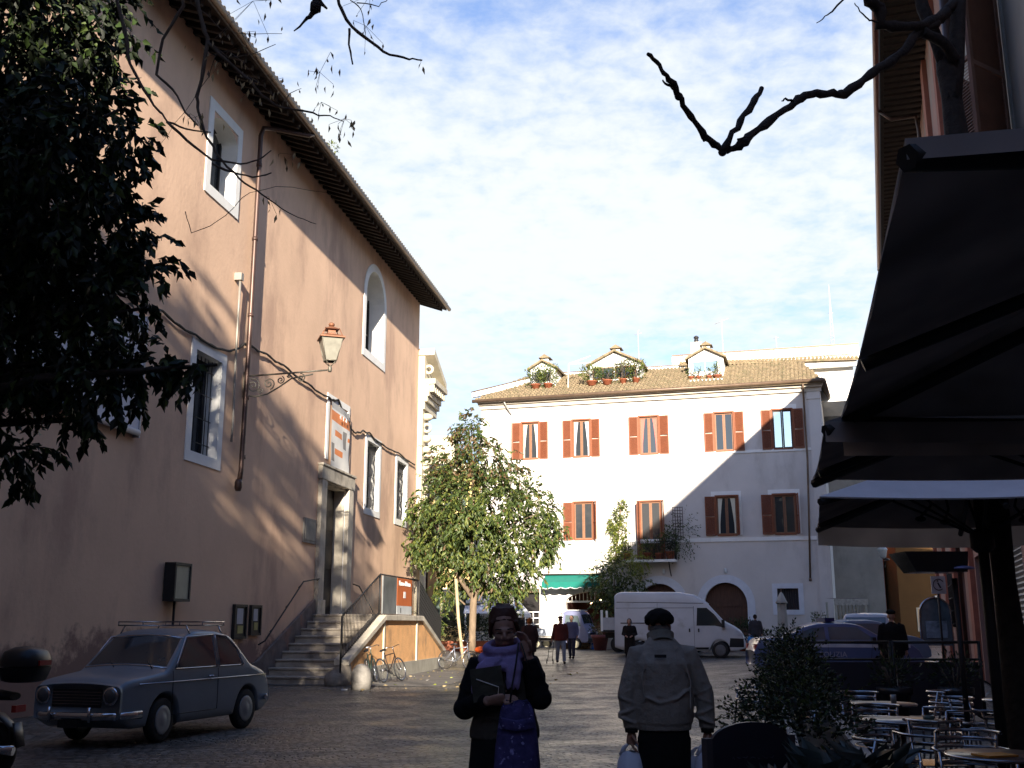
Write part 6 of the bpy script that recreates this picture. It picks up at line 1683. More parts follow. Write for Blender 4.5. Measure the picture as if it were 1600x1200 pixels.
m = MB(cab.M); m.cbox((1.36, 0, .45), (.06, 1.35, .18)); m.build('bumper', M_black, tk)
m = MB(tM); m.cbox((1.0, 0, .62), (2.0, 1.42, .06)); m.build('bed_floor', M_greyw, tk)
m = MB(tM); m.cbox((1.0, -.71, .83), (2.0, .035, .34)); m.cbox((1.0, .71, .83), (2.0, .035, .34)); m.cbox((.0, 0, .83), (.035, 1.42, .34)); m.build('drop_side', mat('pale_blue_white', (.50, .54, .60), .5), tk)
m = MB(tM); m.cbox((1.3, 0, .46), (2.2, .5, .14)); m.tube([(1.98, -.65, .65), (1.98, -.65, 1.75), (1.98, .65, 1.75), (1.98, .65, .65)], .02, 6); m.build('chassis', M_iron, tk)
wheels_for(tM, Ct, tk, mat('cream_rim', (.50, .46, .32), .5), .15)
# ---- lorry bed showing left of the van
lM = Matrix.Translation((4.35, 51.2, .33)) @ Matrix.Rotation(R(-12), 4, 'Z')
lo = thing('dropside_lorry', 'grey dropside lorry bed showing behind the rear of the white van', 'lorry', tuple(lM @ Vector((1.5, 0, 0))))
m = MB(lM); m.cbox((1.6, 0, .95), (3.2, 1.9, .10)); m.build('bed_floor', M_iron, lo)
m = MB(lM); m.cbox((1.6, -.95, 1.28), (3.1, .05, .56)); m.cbox((1.6, .95, 1.28), (3.1, .05, .56)); m.cbox((0.02, 0, 1.28), (.05, 1.9, .56)); m.build('drop_side', mat('lorry_grey', (.40, .40, .42), .5), lo)
m = MB(lM)
for y in (-.97, .97): m.cbox((.02, y, 1.42), (.10, .08, .95))
m.build('corner_post', M_white, lo)
m = MB(lM); m.cbox((1.8, 0, .75), (3.4, .7, .25)); m.build('chassis', M_iron, lo)
Cl = Car(lM, 5.2, 1.9, [(0, 1), (5, 1)], [.75, 4.3], .36, 1.2, 2.2)
wheels_for(lM, Cl, lo, M_iron, .24)
cabl = Car(lM @ Matrix.Translation((3.5, 0, 0)), 1.7, 1.9, [(0, 2.1), (.1, 2.2), (1.0, 2.2), (1.25, 2.0), (1.5, 1.35), (1.65, 1.2), (1.7, .8)], [.8], .36, 1.2, 2.2, tumble=.1, zb0=.45, endt=.05)
m = MB(cabl.M); cabl.body(m, .06); m.build('cab', mat('lorry_grey', (.4, .4, .42), .5), lo)

# ---- police saloon
def saloon(M, name, label, paintm, L=4.45, W=1.76, H=1.44, extra=None, rimm=None, wagon=False):
    s = L / 4.45
    prof = [(0, .62), (.06, .92), (.2, 1.03), (.72, 1.06), (.85, 1.08), (1.35, 1.34), (1.75, 1.43), (2.5, 1.44), (2.85, 1.38), (3.45, 1.02), (3.9, .95), (4.2, .86), (4.38, .72), (4.45, .5)]
    if wagon: prof = [(0, .7), (.06, 1.1), (.12, 1.25), (.35, 1.55), (.6, 1.62), (2.3, 1.64), (2.75, 1.52), (3.3, 1.10), (3.8, 1.0), (4.1, .9), (4.2, .6)]
    prof = [(a * s, b * H / (1.44 if not wagon else 1.64)) for a, b in prof]
    bl = .96 * H / 1.44 if not wagon else 1.05
    c = Car(M, prof[-1][0], W, prof, [.85 * s, 3.45 * s], .315, bl, H, tumble=.22, zb0=.22, endt=.13)
    t = thing(name, label, 'car', tuple(M @ Vector((L / 2, 0, 0))))
    m = MB(M); c.body(m, .05); m.build('body', paintm, t)
    z0, z1 = bl + .05, H * .93
    if not wagon: polys = ([(1.98 * s, z0), (3.18 * s, z0), (2.75 * s, z1 - .01), (2.5 * s, z1), (1.98 * s, z1)], [(1.02 * s, z0), (1.88 * s, z0), (1.88 * s, z1), (1.55 * s, z1 - .03), (1.3 * s, z1 - .12)])
    else: polys = ([(1.75 * s, z0), (3.0 * s, z0), (2.6 * s, z1 - .02), (1.75 * s, z1)], [(.4 * s, z0), (1.65 * s, z0), (1.65 * s, z1), (.55 * s, z1)])
    for sg in (1, -1):
        for pl in polys: m = MB(M); c.side(m, pl, sides=(sg,)); m.build('side_window', mat('bluish_glass', (.10, .13, .16), .05, metal=.35, var=.1, spec=1), t)
    m = MB(M); c.top(m, 3.36 * s if not wagon else 3.22 * s, 2.92 * s if not wagon else 2.85 * s, .95); m.build('windscreen', M_glass, t)
    m = MB(M)
    if wagon: m.cbox((.16 * s, 0, H * .80), (.02, W * .72, H * .26), M=Matrix.Rotation(R(-28), 4, 'Y').inverted())
    else: c.top(m, .98 * s, 1.34 * s, .9)
    m.build('rear_window', M_glass, t)
    m = MB(M); c.line(m, [(1.93 * s, .34), (1.93 * s, z0)], .006); c.line(m, [(3.02 * s, .34), (3.12 * s, z0)], .006); m.build('door_seams', M_black, t)
    for sg in (1, -1):
        m = MB(M); m.cbox((.05, sg * W * .36, .82), (.06, .26, .14)); m.build('tail_light', mat('red_lens', (.35, .02, .02), .3), t)
        m = MB(M); m.cbox((4.26 * s, sg * W * .36, .70), (.12, .28, .12)); m.build('headlight', mat('clear_lamp', (.5, .52, .55), .1), t)
        m = MB(M); m.cbox((3.12 * s, sg * (W / 2 + .06), bl + .06), (.10, .16, .11)); m.build('wing_mirror', M_black, t)
    wheels_for(M, c, t, rimm or M_alu, .19)
    return t, c
pM = Matrix.Translation((6.75, 30.9, .14)) @ Matrix.Rotation(R(-3), 4, 'Z') @ Matrix.Scale(1.03, 4)
pcar, pc_ = saloon(pM, 'police_car', 'blue and white police saloon with roof lights parked beyond the cafe terrace', paint('police_blue', (.07, .10, .21), .5), H=1.44)
m = MB(pM); pc_.side(m, [(.30, .82), (4.1, .80), (4.1, .88), (.30, .93)], off=.006); m.build('white_band', mat('police_white', (.50, .50, .56), .4), pcar)
m = MB(pM); m.cbox((2.1, 0, 1.53), (.26, 1.0, .10)); m.cbox((2.1, 0, 1.485), (.2, .8, .03)); m.build('light_bar', mat('dark_blue_lens', (.02, .02, .08), .2), pcar)
lettering('POLIZIA', .20, pM @ Matrix.Translation((2.05, -(pc_.W / 2 + .012), .62)) @ Matrix.Rotation(math.pi / 2, 4, 'X'), mat('dull_white_letters', (.32, .32, .38), .6), pcar)
sM = Matrix.Translation((9.2, 36.0, .22)) @ Matrix.Rotation(R(4), 4, 'Z')
saloon(sM, 'parked_car', 'light blue car partly hidden behind the police saloon', paint('light_blue_paint', (.13, .19, .29), .5), H=1.5)
sM = Matrix.Translation((12.6, 38.6, .24)) @ Matrix.Rotation(R(68), 4, 'Z') @ Matrix.Scale(1.05, 4)
saloon(sM, 'estate_car', 'silver white estate car with a dark rear window behind the blue cars', paint('silver_paint', (.42, .43, .47), .5), L=4.2, W=1.8, H=1.66, wagon=True)

# ---- bicycles
M_bf = mat('bicycle_dark_frame', (.03, .015, .012), .4, metal=.3)
def bicycle(label, loc, rz, lean, frm, group='bicycles leaning by the steps', scale=1.0):
    t = thing('bicycle', label, 'bicycle', (0, 0, 0), group=group)
    AY = Matrix.Rotation(math.pi / 2, 4, 'X')
    for x in (0, 1.02):
        m = MB(); m.torus((x, 0, .34), .315, .019, AY, n=32, m=6); w = m.build('wheel', M_rubber, t)
        m = MB(); m.torus((x, 0, .34), .295, .011, AY, n=32, m=5)
        for k in range(18):
            a = 2 * math.pi * k / 18; m.tube([(x, .02 * (-1) ** k, .34), (x + .29 * math.cos(a), 0, .34 + .29 * math.sin(a))], .0022, 3, cap=False)
        m.tube([(x, -.05, .34), (x, .05, .34)], .02, 8); m.build('rim', M_chrome, w)
    m = MB(); f = lambda *p: m.tube([(a, 0, b) for a, b in p], .016, 7)
    f((.42, .30), (.30, .82)); f((.32, .74), (.86, .80)); f((.42, .30), (.86, .72)); f((.84, .88), (.90, .66))
    for y in (-.05, .05):
        m.tube([(0, y, .34), (.42, y * .4, .30)], .010, 6); m.tube([(0, y, .34), (.32, y * .3, .74)], .009, 6); m.tube([(.90, y * .6, .66), (.96, y, .50), (1.02, y, .34)], .011, 6)
    m.build('frame', frm, t)
    m = MB(); m.tube([(.18, 0, .88), (.30, 0, .90), (.44, 0, .89)], [(.075, .03), (.065, .03), (.02, .02)], 8); m.build('saddle', M_black, t)
    m = MB(); m.tube([(.72, -.28, .97), (.84, -.2, 1.0), (.84, 0, .97), (.84, .2, 1.0), (.72, .28, .97)], .012, 7); m.tube([(.84, 0, .86), (.84, 0, .98)], .014, 7); m.build('handlebar', M_chrome, t)
    m = MB(); m.torus((.42, -.04, .30), .09, .008, AY, n=18, m=4); m.tube([(.42, -.05, .30), (.50, -.06, .16)], .010, 6); m.tube([(.42, .05, .30), (.34, .06, .44)], .010, 6); m.tube([(.46, -.1, .16), (.54, -.1, .16)], .015, 6); m.build('crankset', M_iron, t)
    t.location = loc; t.rotation_euler = (lean, 0, rz); t.scale = (scale,) * 3
    return t
bicycle('dark red bicycle leaning on the ochre parapet behind the bollard', Lp(1.0, -3.25, 0)[:2] + (.012,), math.atan2(DL[1], DL[0]) + R(-14), R(-14), M_bf)
bicycle('second bicycle tangled behind the dark red one at the parapet', Lp(.35, -3.02, 0)[:2] + (.012,), math.atan2(DL[1], DL[0]) + R(6), R(-10), mat('bicycle_green', (.03, .05, .035), .5))
bicycle('silver bicycle standing at the far corner of the ochre parapet', Lp(9.7, -3.0, 0)[:2] + (.012,), R(-28), R(-8), mat('bicycle_silver', (.25, .27, .32), .35, metal=.5))
bicycle('dark bicycle parked deep under the canopies on the right', (8.1, 18.8, 0), R(200), R(8), M_bf, group='bicycles under the canopies')
# ================================================================ PEOPLE
M_skin = mat('skin', (.34, .185, .125), .6, var=.08, vscale=20)
def cloth(name, col, rough=.95, var=.14): return mat(name, col, rough, var=var, vscale=7, bump=.9, bscale=16, spec=.12)
def hand(m, wrist, direction, palm_n, s=1.0, curl=.6, thumb_side=1):
    """palm, four bent fingers of unequal length and a thumb leaving the side of the palm"""
    d = Vector(direction).normalized(); n = Vector(palm_n); n = (n - d * n.dot(d)).normalized(); sd = d.cross(n).normalized() * thumb_side
    w = Vector(wrist)
    m.tube([w, w + d * .035 * s, w + d * .075 * s, w + d * .09 * s], [(.017 * s, .024 * s), (.017 * s, .036 * s), (.016 * s, .040 * s), (.012 * s, .036 * s)], 10, up=n)
    for k, ln in enumerate((.070, .080, .074, .058)):
        off = (k - 1.5) * .0195 * s
        p = w + d * .085 * s - sd * (off) ; dd = d.copy(); pts = [p]
        for seg, f in enumerate((.44, .32, .24)):
            dd = (dd + n * curl * (.45 + .25 * seg)).normalized(); p = p + dd * ln * f * s; pts.append(p)
        m.tube(pts, [.0092 * s, .0088 * s, .0080 * s, .0062 * s], 7)
        m.ell(tuple(p), (.0062 * s,) * 3, n=6, m=5)
    p = w + d * .025 * s + sd * .028 * s; dd = (d * .55 + sd * .7 + n * .35 * curl).normalized(); pts = [p]
    for f in (.035, .030, .024):
        p = p + dd * f * s; pts.append(p); dd = (dd + d * .35 + n * .3 * curl).normalized()
    m.tube(pts, [.013 * s, .0115 * s, .010 * s, .007 * s], 7)
def head(m, c, yaw=0.0, pitch=0.0, roll=0.0, s=1.0):
    """face looks towards -Y before yaw; c = centre of the skull"""
    T = Matrix.Translation(c) @ Matrix.Rotation(yaw, 4, 'Z') @ Matrix.Rotation(pitch, 4, 'X') @ Matrix.Rotation(roll, 4, 'Y') @ Matrix.Scale(s, 4)
    def e(p, r): m.ell(tuple(T @ Vector(p)), tuple(q * s for q in r), M=T.to_3x3().normalized().to_4x4(), n=14, m=10)
    e((0, .01, .02), (.075, .094, .095)); e((0, -.022, -.045), (.056, .068, .068)); e((0, -.05, -.088), (.030, .030, .024))
    e((0, -.088, .012), (.050, .014, .012))                                   # brow
    m.tube([T @ Vector((0, -.088, .010)), T @ Vector((0, -.108, -.020)), T @ Vector((0, -.104, -.034))], [.009 * s, .013 * s, .012 * s], 8)   # nose
    for sg in (-1, 1):
        e((sg * .034, -.080, -.022), (.022, .016, .022)); e((sg * .077, .005, -.01), (.010, .018, .030)); e((sg * .016, -.100, -.034), (.008, .008, .007))
    e((0, -.087, -.058), (.020, .009, .005)); e((0, -.086, -.068), (.018, .009, .006))
    return T
def face_details(T, parent, s=1.0):
    m = MB()
    for sg in (-1, 1): m.ell(tuple(T @ Vector((sg * .032, -.083, -.002))), (.0135 * s, .009 * s, .008 * s), n=8, m=6)
    m.build('eyes', mat('eye_white', (.45, .43, .40), .3), parent)
    m = MB()
    for sg in (-1, 1):
        m.tube([T @ Vector((sg * .016, -.096, .018)), T @ Vector((sg * .034, -.097, .022)), T @ Vector((sg * .050, -.085, .017))], .0038 * s, 5)
        m.tube([T @ Vector((sg * .020, -.0915, -.003)), T @ Vector((sg * .032, -.094, -.001)), T @ Vector((sg * .044, -.088, -.003))], .0025 * s, 5)
    m.build('eyebrows', mat('dark_brow', (.03, .018, .012), .9), parent)
    m = MB(); m.tube([T @ Vector((-.020, -.098, -.063)), T @ Vector((0, -.1035, -.062)), T @ Vector((.020, -.098, -.063))], [.003 * s, .0055 * s, .003 * s], 6); m.build('lips', mat('lip', (.28, .09, .075), .5), parent)

def person(label, loc, H=1.72, rz=0.0, coat=(.05, .05, .05), legs=(.05, .05, .08), hair=(.03, .02, .015), stride=.0, coat_len=.80, arms='down', female=False, bulk=1.0, hat=None, hood=False, vox=.018, coat_low=False, group=None, head_pitch=.1, shoe=(.015, .013, .012)):
    """figure facing -Y locally, feet at z=0"""
    k = H / 1.72
    t = thing('person', label, 'person', (0, 0, 0), group=group)
    S = Matrix.Scale(k, 4)
    body = MB(S); b = bulk
    hc = (0, -.02, 1.60)
    T = head(body, hc, pitch=head_pitch)
    body.tube([(0, .02, 1.36), (0, .01, 1.44), (0, -.01, 1.52)], [.062, .055, .055], 12)
    body.tube([(0, 0, .92), (0, 0, 1.10), (0, 0, 1.30), (0, .01, 1.42)], [(.11, .16), (.10, .14), (.11, .17), (.07, .10)], 16)
    lf, rf = (.10, -stride * .5), (-.10, stride * .5)
    legp = []
    for sg, (x, dy) in ((1, lf), (-1, rf)):
        kn = (x * 1.0, dy * .5 - .03, .50); an = (x * 1.0, dy + (.03 if dy > 0 else 0), .09 + (.05 if dy > .1 else 0))
        legp.append([(x * .95, 0, .92), kn, an])
        body.tube([(x * .95, 0, .95), kn, an, (x, an[1], .05)], [.085, .058, .04, .04], 12)
    ap = []
    for sg in (1, -1):
        sh = (sg * .185 * (.93 if female else 1), .01, 1.40)
        if arms == 'down': el = (sg * .245, .03, 1.14); wr = (sg * .25, -.04, .90)
        elif arms == 'front': el = (sg * .25, .02, 1.14); wr = (sg * .12, -.20, 1.08)
        elif arms == 'pull': el = (sg * .245, .04, 1.14); wr = (sg * .26, .04, .90) if sg > 0 else (sg * .30, .12, .88)
        ap.append([sh, el, wr]); body.tube([sh, el, wr], [.05, .042, .030], 10)
        d = Vector(wr) - Vector(el); hand(body, wr, d, (-sg, 0, 0) if arms != 'front' else (0, .3, -1), 1.0, .55, sg)
    body_o = body.build('body', M_skin, t, mods=[('remesh', vox * .8), ('smooth', 2)])
    # clothes
    c = MB(S)
    hz = coat_len
    c.tube([(0, .0, hz), (0, .0, hz + .06), (0, 0, 1.02), (0, 0, 1.16), (0, .0, 1.30), (0, .005, 1.40), (0, .01, 1.45), (0, 0, 1.475)],
           [(.135 * b, .20 * b), (.135 * b, .20 * b), (.13 * b, .185 * b), (.128 * b, .18 * b), (.135 * b, .205 * b), (.11 * b, .175 * b), (.08, .10), (.065, .07)], 20)
    for (sh, el, wr), sg in zip(ap, (1, -1)):
        c.tube([(sh[0] * .75, sh[1], sh[2] + .0), sh, el, (wr[0] * .98 + el[0] * .02, wr[1], wr[2] + .02)], [.075 * b, .073 * b, .060 * b, .050 * b], 12)
    if hood: c.ell((0, .025, 1.615), (.098, .112, .125)); 
    co = c.build('coat', cloth('cloth_%d_%d_%d' % tuple(int(v * 999) for v in coat), coat), t, mods=[('remesh', vox), ('smooth', 3)])
    l = MB(S)
    l.tube([(0, 0, .80), (0, 0, .90), (0, 0, 1.0)], [(.115, .16), (.12, .165), (.11, .15)], 16)
    for p in legp: l.tube([p[0], p[1], (p[2][0], p[2][1], p[2][2])], [.098 * b, .078, .062], 12)
    l.build('trousers', cloth('cloth_%d_%d_%d' % tuple(int(v * 999) for v in legs), legs), t, mods=[('remesh', vox), ('smooth', 3)])
    s_ = MB(S)
    for p in legp:
        a = Vector(p[2]); s_.ell((a.x, a.y - .06, a.z - .045), (.045, .13, .045), n=10, m=6)
    s_.build('shoes', cloth('shoe_leather', shoe), t)
    h = MB(S)
    if hat: h.ell((0, .0, 1.69), (.10, .115, .055), n=14); h.tube([(0, -.09, 1.665), (0, -.15, 1.655)], [(.07, .012), (.05, .008)], 8); h.build('hat', cloth('hat_%d' % int(hat[0] * 999), hat), t)
    elif not hood:
        h.ell((0, .025, 1.63), (.086, .098, .10), n=14); 
        if female: h.ell((0, .06, 1.55), (.085, .05, .10), n=12)
        h.build('hair', cloth('hair_%d' % int(hair[0] * 999), hair), t)
    face_details(S @ T, t, k)
    t.location = loc; t.rotation_euler = (0, 0, rz)
    return t
def PZ(x, y): return (x, y, gz(x, y))
person('man in a dark red jacket and pale jeans walking over the cobbles towards us', PZ(1.86, 41.6), H=1.76, rz=R(8), coat=(.085, .022, .018), legs=(.16, .18, .23), stride=.34, coat_len=.84, arms='pull', bulk=1.18, hat=(.05, .02, .02))
person('person in a blue grey jacket half hidden just behind the man in red', PZ(2.45, 44.6), H=1.72, rz=R(-20), coat=(.10, .10, .17), legs=(.03, .03, .05), stride=.2, bulk=1.12)
person('dark silhouetted person with orange brown hair standing behind the woman', PZ(.60, 37.5), H=1.80, rz=R(200), coat=(.035, .018, .016), legs=(.02, .02, .02), hair=(.20, .07, .02), bulk=1.2, coat_len=.62)
person('woman in a long black hooded coat standing before the white van', PZ(4.44, 41.0), H=1.70, rz=R(-12), coat=(.016, .014, .014), legs=(.012, .012, .012), hood=True, coat_len=.42, bulk=1.08, female=True, arms='front')
pb = person('stooping man in a dark jacket walking away with a blue bag near the van nose', PZ(10.45, 46.5), H=1.72, rz=R(170), coat=(.05, .045, .05), legs=(.015, .014, .014), stride=.25, bulk=1.12, head_pitch=.4)
person('black clad person standing among the parked cars behind the police saloon', PZ(8.2, 23.4)[:2] + (.12,), H=1.76, rz=R(150), coat=(.010, .009, .009), legs=(.01, .01, .01), bulk=1.15, hat=(.01, .01, .01))
# blue carrier bag
def carrier(label, top, w, h, m_, dep=.10, group=None, rz=0.0):
    t = thing('carrier_bag', label, 'bag', top, group=group)
    F = Matrix.Translation(top) @ Matrix.Rotation(rz, 4, 'Z')
    n = 16; vs = []; lv = [(-.06, .30, .25), (-.11, .42, .5), (-h * .5, .5, .8), (-h * .85, .55, 1.0), (-h, .42, .7)]
    for j, (z, fw, fd) in enumerate(lv):
        for i in range(n):
            a = 2 * math.pi * i / n; wob = 1 + .07 * math.sin(i * 2.3 + j * 1.7)
            vs.append((w * fw * math.cos(a) * wob, dep * fd * math.sin(a) * wob, z + .012 * math.sin(i * 1.9 + j)))
    m = MB(F); m.add(vs, [(j * n + i, (j + 1) * n + i, (j + 1) * n + (i + 1) % n, j * n + (i + 1) % n) for j in range(4) for i in range(n)] + [tuple(range(4 * n, 5 * n))], 0, True)
    m.build('bag_body', m_, t, mods=[('subsurf', 1)])
    m = MB(F)
    for y in (-.012, .012):
        m.tube([(-w * .30, y, -.09), (-w * .22, y, -.035), (-.015, y, .0), (.015, y, .0), (w * .22, y, -.035), (w * .30, y, -.09)], [(.004, .024), (.004, .016), (.004, .008), (.004, .008), (.004, .016), (.004, .024)], 6)
    m.build('bag_handle', m_, t)
    return t
carrier('bright blue carrier bag in the hand of the stooping man', (10.22, 46.45, 1.12), .34, .62, mat('blue_plastic', (.03, .22, .50), .35, var=.1), dep=.16)

# ---- elderly man in the foreground, seen from behind
om = thing('person', 'elderly man seen from behind in a grey jacket and black cap carrying two bags', 'person', (1.10, 8.0, 0))
OM = Matrix.Translation((1.10, 8.0, 0))
b = MB(OM)
hT = head(b, (0, .09, 1.585), yaw=math.pi - .12, pitch=.25)
b.tube([(0, .03, 1.36), (0, .05, 1.44), (0, .08, 1.52)], [.07, .062, .06], 12)
b.tube([(0, 0, .90), (0, .0, 1.10), (0, .0, 1.30), (0, .03, 1.42)], [(.12, .16), (.11, .15), (.12, .18), (.08, .12)], 16)
for sg in (1, -1): b.tube([(sg * .09, 0, .92), (sg * .10, .03, .5), (sg * .10, 0, .08)], [.09, .06, .045], 12); 
armL = [(-.185, .0, 1.37), (-.262, .0, 1.10), (-.235, .01, .845)]; armR = [(.20, .0, 1.37), (.300, .0, 1.10), (.315, .01, .845)]
for a, sg in ((armL, -1), (armR, 1)):
    b.tube(a, [.05, .042, .030], 10); hand(b, a[2], (0, .02, -1), (-sg, 0, 0), 1.05, .95, -sg)
b.build('body', M_skin, om, mods=[('remesh', .007), ('smooth', 2)])
M_gj = cloth('grey_jacket', (.260, .232, .200))
j = MB(OM)
j.tube([(0, .01, .855), (0, .01, .90), (0, .01, .915), (0, .0, 1.02), (0, -.005, 1.18), (0, -.015, 1.32), (0, 0, 1.405), (0, .02, 1.455), (0, .04, 1.49)],
       [(.155, .196), (.160, .204), (.168, .214), (.172, .222), (.170, .214), (.160, .216), (.120, .172), (.10, .130), (.085, .098)], 28)
for a, sg in ((armL, -1), (armR, 1)):
    s0, e0, w0_ = a; mid = tuple((Vector(s0) + Vector(e0)) / 2)
    j.tube([(s0[0] * .55, 0, 1.38), (s0[0] * .95, 0, 1.385), (mid[0] + sg * .0, 0, mid[2]), e0, tuple((Vector(e0) + Vector(w0_)) / 2), (w0_[0], w0_[1], w0_[2] + .05), (w0_[0], w0_[1], w0_[2] + .02)],
           [.080, .080, .074, .070, .066, .058, .060], 18)
    for q in range(5):     # folds in the sleeve
        zc_ = 1.20 - q * .07; px_ = s0[0] + (e0[0] - s0[0]) * min(1, (1.38 - zc_) / .28); j.torus((px_, 0, zc_), .066, .012, Matrix.Rotation(R(22 * (-1) ** q), 4, 'Y'), n=16)
for zq, rq in ((1.10, .8),): j.tube([(-.17, -.15, zq), (-.05, -.172, zq - .05), (.08, -.172, zq - .02), (.17, -.14, zq + .05)], .010, 6)
j.tube([(-.14, -.13, 1.36), (-.17, -.16, 1.22), (-.16, -.165, 1.05)], .009, 6); j.tube([(.14, -.13, 1.36), (.18, -.15, 1.20), (.17, -.16, 1.0)], .009, 6)
j.build('jacket', M_gj, om, mods=[('remesh', .008), ('smooth', 3)])
c = MB(OM); c.tube([(0, .01, 1.44), (0, .035, 1.48), (0, .055, 1.525)], [(.105, .125), (.098, .106), (.102, .100)], 20, cap=False); c.tube([(0, .01, 1.44), (0, .04, 1.485), (0, .055, 1.522)], [(.098, .118), (.090, .098), (.094, .092)], 20, cap=False)
c.build('collar', cloth('olive_collar', (.17, .155, .125)), om)
c = MB(OM); c.cbox((-.035, -.178, 1.375), (.085, .006, .022)); c.build('neck_label', mat('black_label', (.01, .01, .01), .6), om)
for a in (armL, armR):
    c = MB(OM); c.tube([(a[2][0], a[2][1], a[2][2] + .035), (a[2][0], a[2][1], a[2][2] - .01)], [.050, .046], 14); c.build('cuff', cloth('black_cuff', (.02, .02, .02)), om)
c = MB(OM); c.tube([(0, .01, .60), (0, .01, .80), (0, .01, .93)], [(.12, .165), (.14, .185), (.135, .18)], 20)
for sg in (1, -1): c.tube([(sg * .09, .01, .80), (sg * .10, .02, .48), (sg * .10, 0, .07)], [.105, .085, .075], 14)
c.build('trousers', cloth('black_trousers', (.012, .012, .013)), om, mods=[('remesh', .012), ('smooth', 3)])
c = MB(OM)
for sg in (1, -1): c.ell((sg * .10, .06, .045), (.05, .14, .045))
c.build('shoes', cloth('shoe_leather', (.015, .013, .012)), om)
c = MB(OM)
c.ell((0, .085, 1.655), (.098, .112, .060), n=18, m=10)
for k in range(22):
    a = 2 * math.pi * k / 22; c.ell((.088 * math.cos(a), .085 + .102 * math.sin(a), 1.632 + .012 * math.sin(k * 2.1)), (.026, .026, .032 + .006 * math.sin(k * 3.7)), n=8, m=6)
c.ell((.0, .08, 1.703), (.045, .05, .014)); c.build('cap', cloth('black_fur_cap', (.012, .011, .011), 1.0, .3), om, mods=[('remesh', .008), ('smooth', 1)])
c = MB(OM); c.ell((0, .06, 1.56), (.080, .085, .055), n=14); c.build('hair', cloth('grey_hair', (.12, .11, .10)), om)
face_details(OM @ hT, om)
M_wp = mat('white_plastic', (.50, .53, .62), .35, var=.1, spec=.5)
carrier('white carrier bag in the left hand of the elderly man', (.865, 8.02, .765), .25, .48, M_wp, dep=.13, group='shopping bags of the elderly man')
carrier('white carrier bag in the right hand of the elderly man', (1.415, 8.02, .765), .25, .48, M_wp, dep=.13, group='shopping bags of the elderly man', rz=.3)
carrier('second small white bag hanging behind the right hand bag of the elderly man', (1.36, 8.10, .72), .24, .46, M_wp, dep=.13, rz=-.5)

# ---- woman in the foreground, facing the camera, looking down
wo = thing('person', 'woman with pinned up hair and lavender scarf looking down in the foreground', 'person', (-.04, 6.0, 0))
WM = Matrix.Translation((-.04, 6.0, 0))
b = MB(WM)
wT = head(b, (-.005, -.03, 1.575), yaw=.05, pitch=.24, roll=-.05, s=.97)
b.tube([(0, .02, 1.34), (0, .01, 1.42), (0, -.01, 1.50)], [.058, .050, .050], 12)
b.tube([(0, 0, .90), (0, 0, 1.08), (0, 0, 1.26), (0, .01, 1.40)], [(.12, .17), (.11, .145), (.12, .16), (.07, .10)], 16)
for sg in (1, -1): b.tube([(sg * .09, 0, .92), (sg * .09, -.02, .5), (sg * .09, 0, .08)], [.095, .062, .042], 12)
aR = [(-.140, .0, 1.375), (-.205, -.03, 1.170), (-.085, -.20, 1.205)]       # her right arm, at the left of the picture
aL = [(.135, .0, 1.375), (.182, -.085, 1.225), (.128, -.12, 1.425)]
b.tube(aR, [.05, .042, .027], 10); b.tube(aL, [.05, .042, .027], 10)
hand(b, aR[2], (1, -.15, .10), (0, .6, -.8), 1.0, .35, 1)
hand(b, aL[2], (-.18, .05, .97), (-.75, -.5, 0), 1.0, .95, 1)
b.build('body', mat('woman_skin', (.33, .19, .14), .6, var=.08, vscale=20), wo, mods=[('remesh', .0055), ('smooth', 2)])  # one even skin tone for the woman
face_details(WM @ wT, wo, .97)
h = MB(WM)
def W_(x, y, z): return tuple(wT @ Vector((x, y, z)))
h.ell(W_(0, .040, .036), (.085, .088, .088), n=18, m=12)
for k in range(33):
    a = -1.7 + 3.4 * k / 32
    for q, (zz, rr_) in enumerate(((.066, .077), (.088, .064))):
        h.tube([W_(rr_ * 1.05 * math.sin(a), .016 - rr_ * 1.12 * math.cos(a), zz - .020 * abs(math.sin(a))), W_(rr_ * .9 * math.sin(a), .03 - rr_ * .6 * math.cos(a), zz + .022), W_(rr_ * .4 * math.sin(a), .05, zz + .030)], [.005, .010, .012], 5)
for k in range(9): h.torus(W_(.012 * math.sin(k * 2.1), .070 + .010 * math.cos(k * 1.7), .086 + .0035 * k), .036 - .002 * k, .012, Matrix.Rotation(.3 * math.sin(k * 1.3), 4, 'X') @ Matrix.Rotation(.3 * math.cos(k * 2.3), 4, 'Y'), n=16)
for sg in (-1, 1): h.tube([W_(sg * .064, -.050, .055), W_(sg * .079, -.028, .0), W_(sg * .077, .0, -.045)], [.013, .013, .009], 8)
h.build('hair', cloth('auburn_hair', (.060, .026, .018), .6, .4), wo, mods=[('remesh', .005), ('smooth', 1)])
M_sl = cloth('black_fleece', (.010, .010, .012)); M_ve = cloth('olive_grey_jacket', (.062, .056, .048))
v = MB(WM)
v.tube([(0, .0, 1.0), (0, 0, 1.05), (0, 0, 1.14), (0, 0, 1.25), (0, .0, 1.34), (0, .005, 1.405), (0, .01, 1.44)],
       [(.140, .192), (.140, .190), (.130, .165), (.132, .160), (.125, .160), (.098, .140), (.066, .085)], 26)
v.tube([(.0, -.15, 1.40), (.0, -.155, 1.2), (.0, -.158, 1.02)], .008, 6)
v.tube([(-.12, -.13, 1.12), (-.05, -.15, 1.11), (.03, -.155, 1.12)], .007, 6)
v.build('jacket', M_ve, wo, mods=[('remesh', .008), ('smooth', 3)])
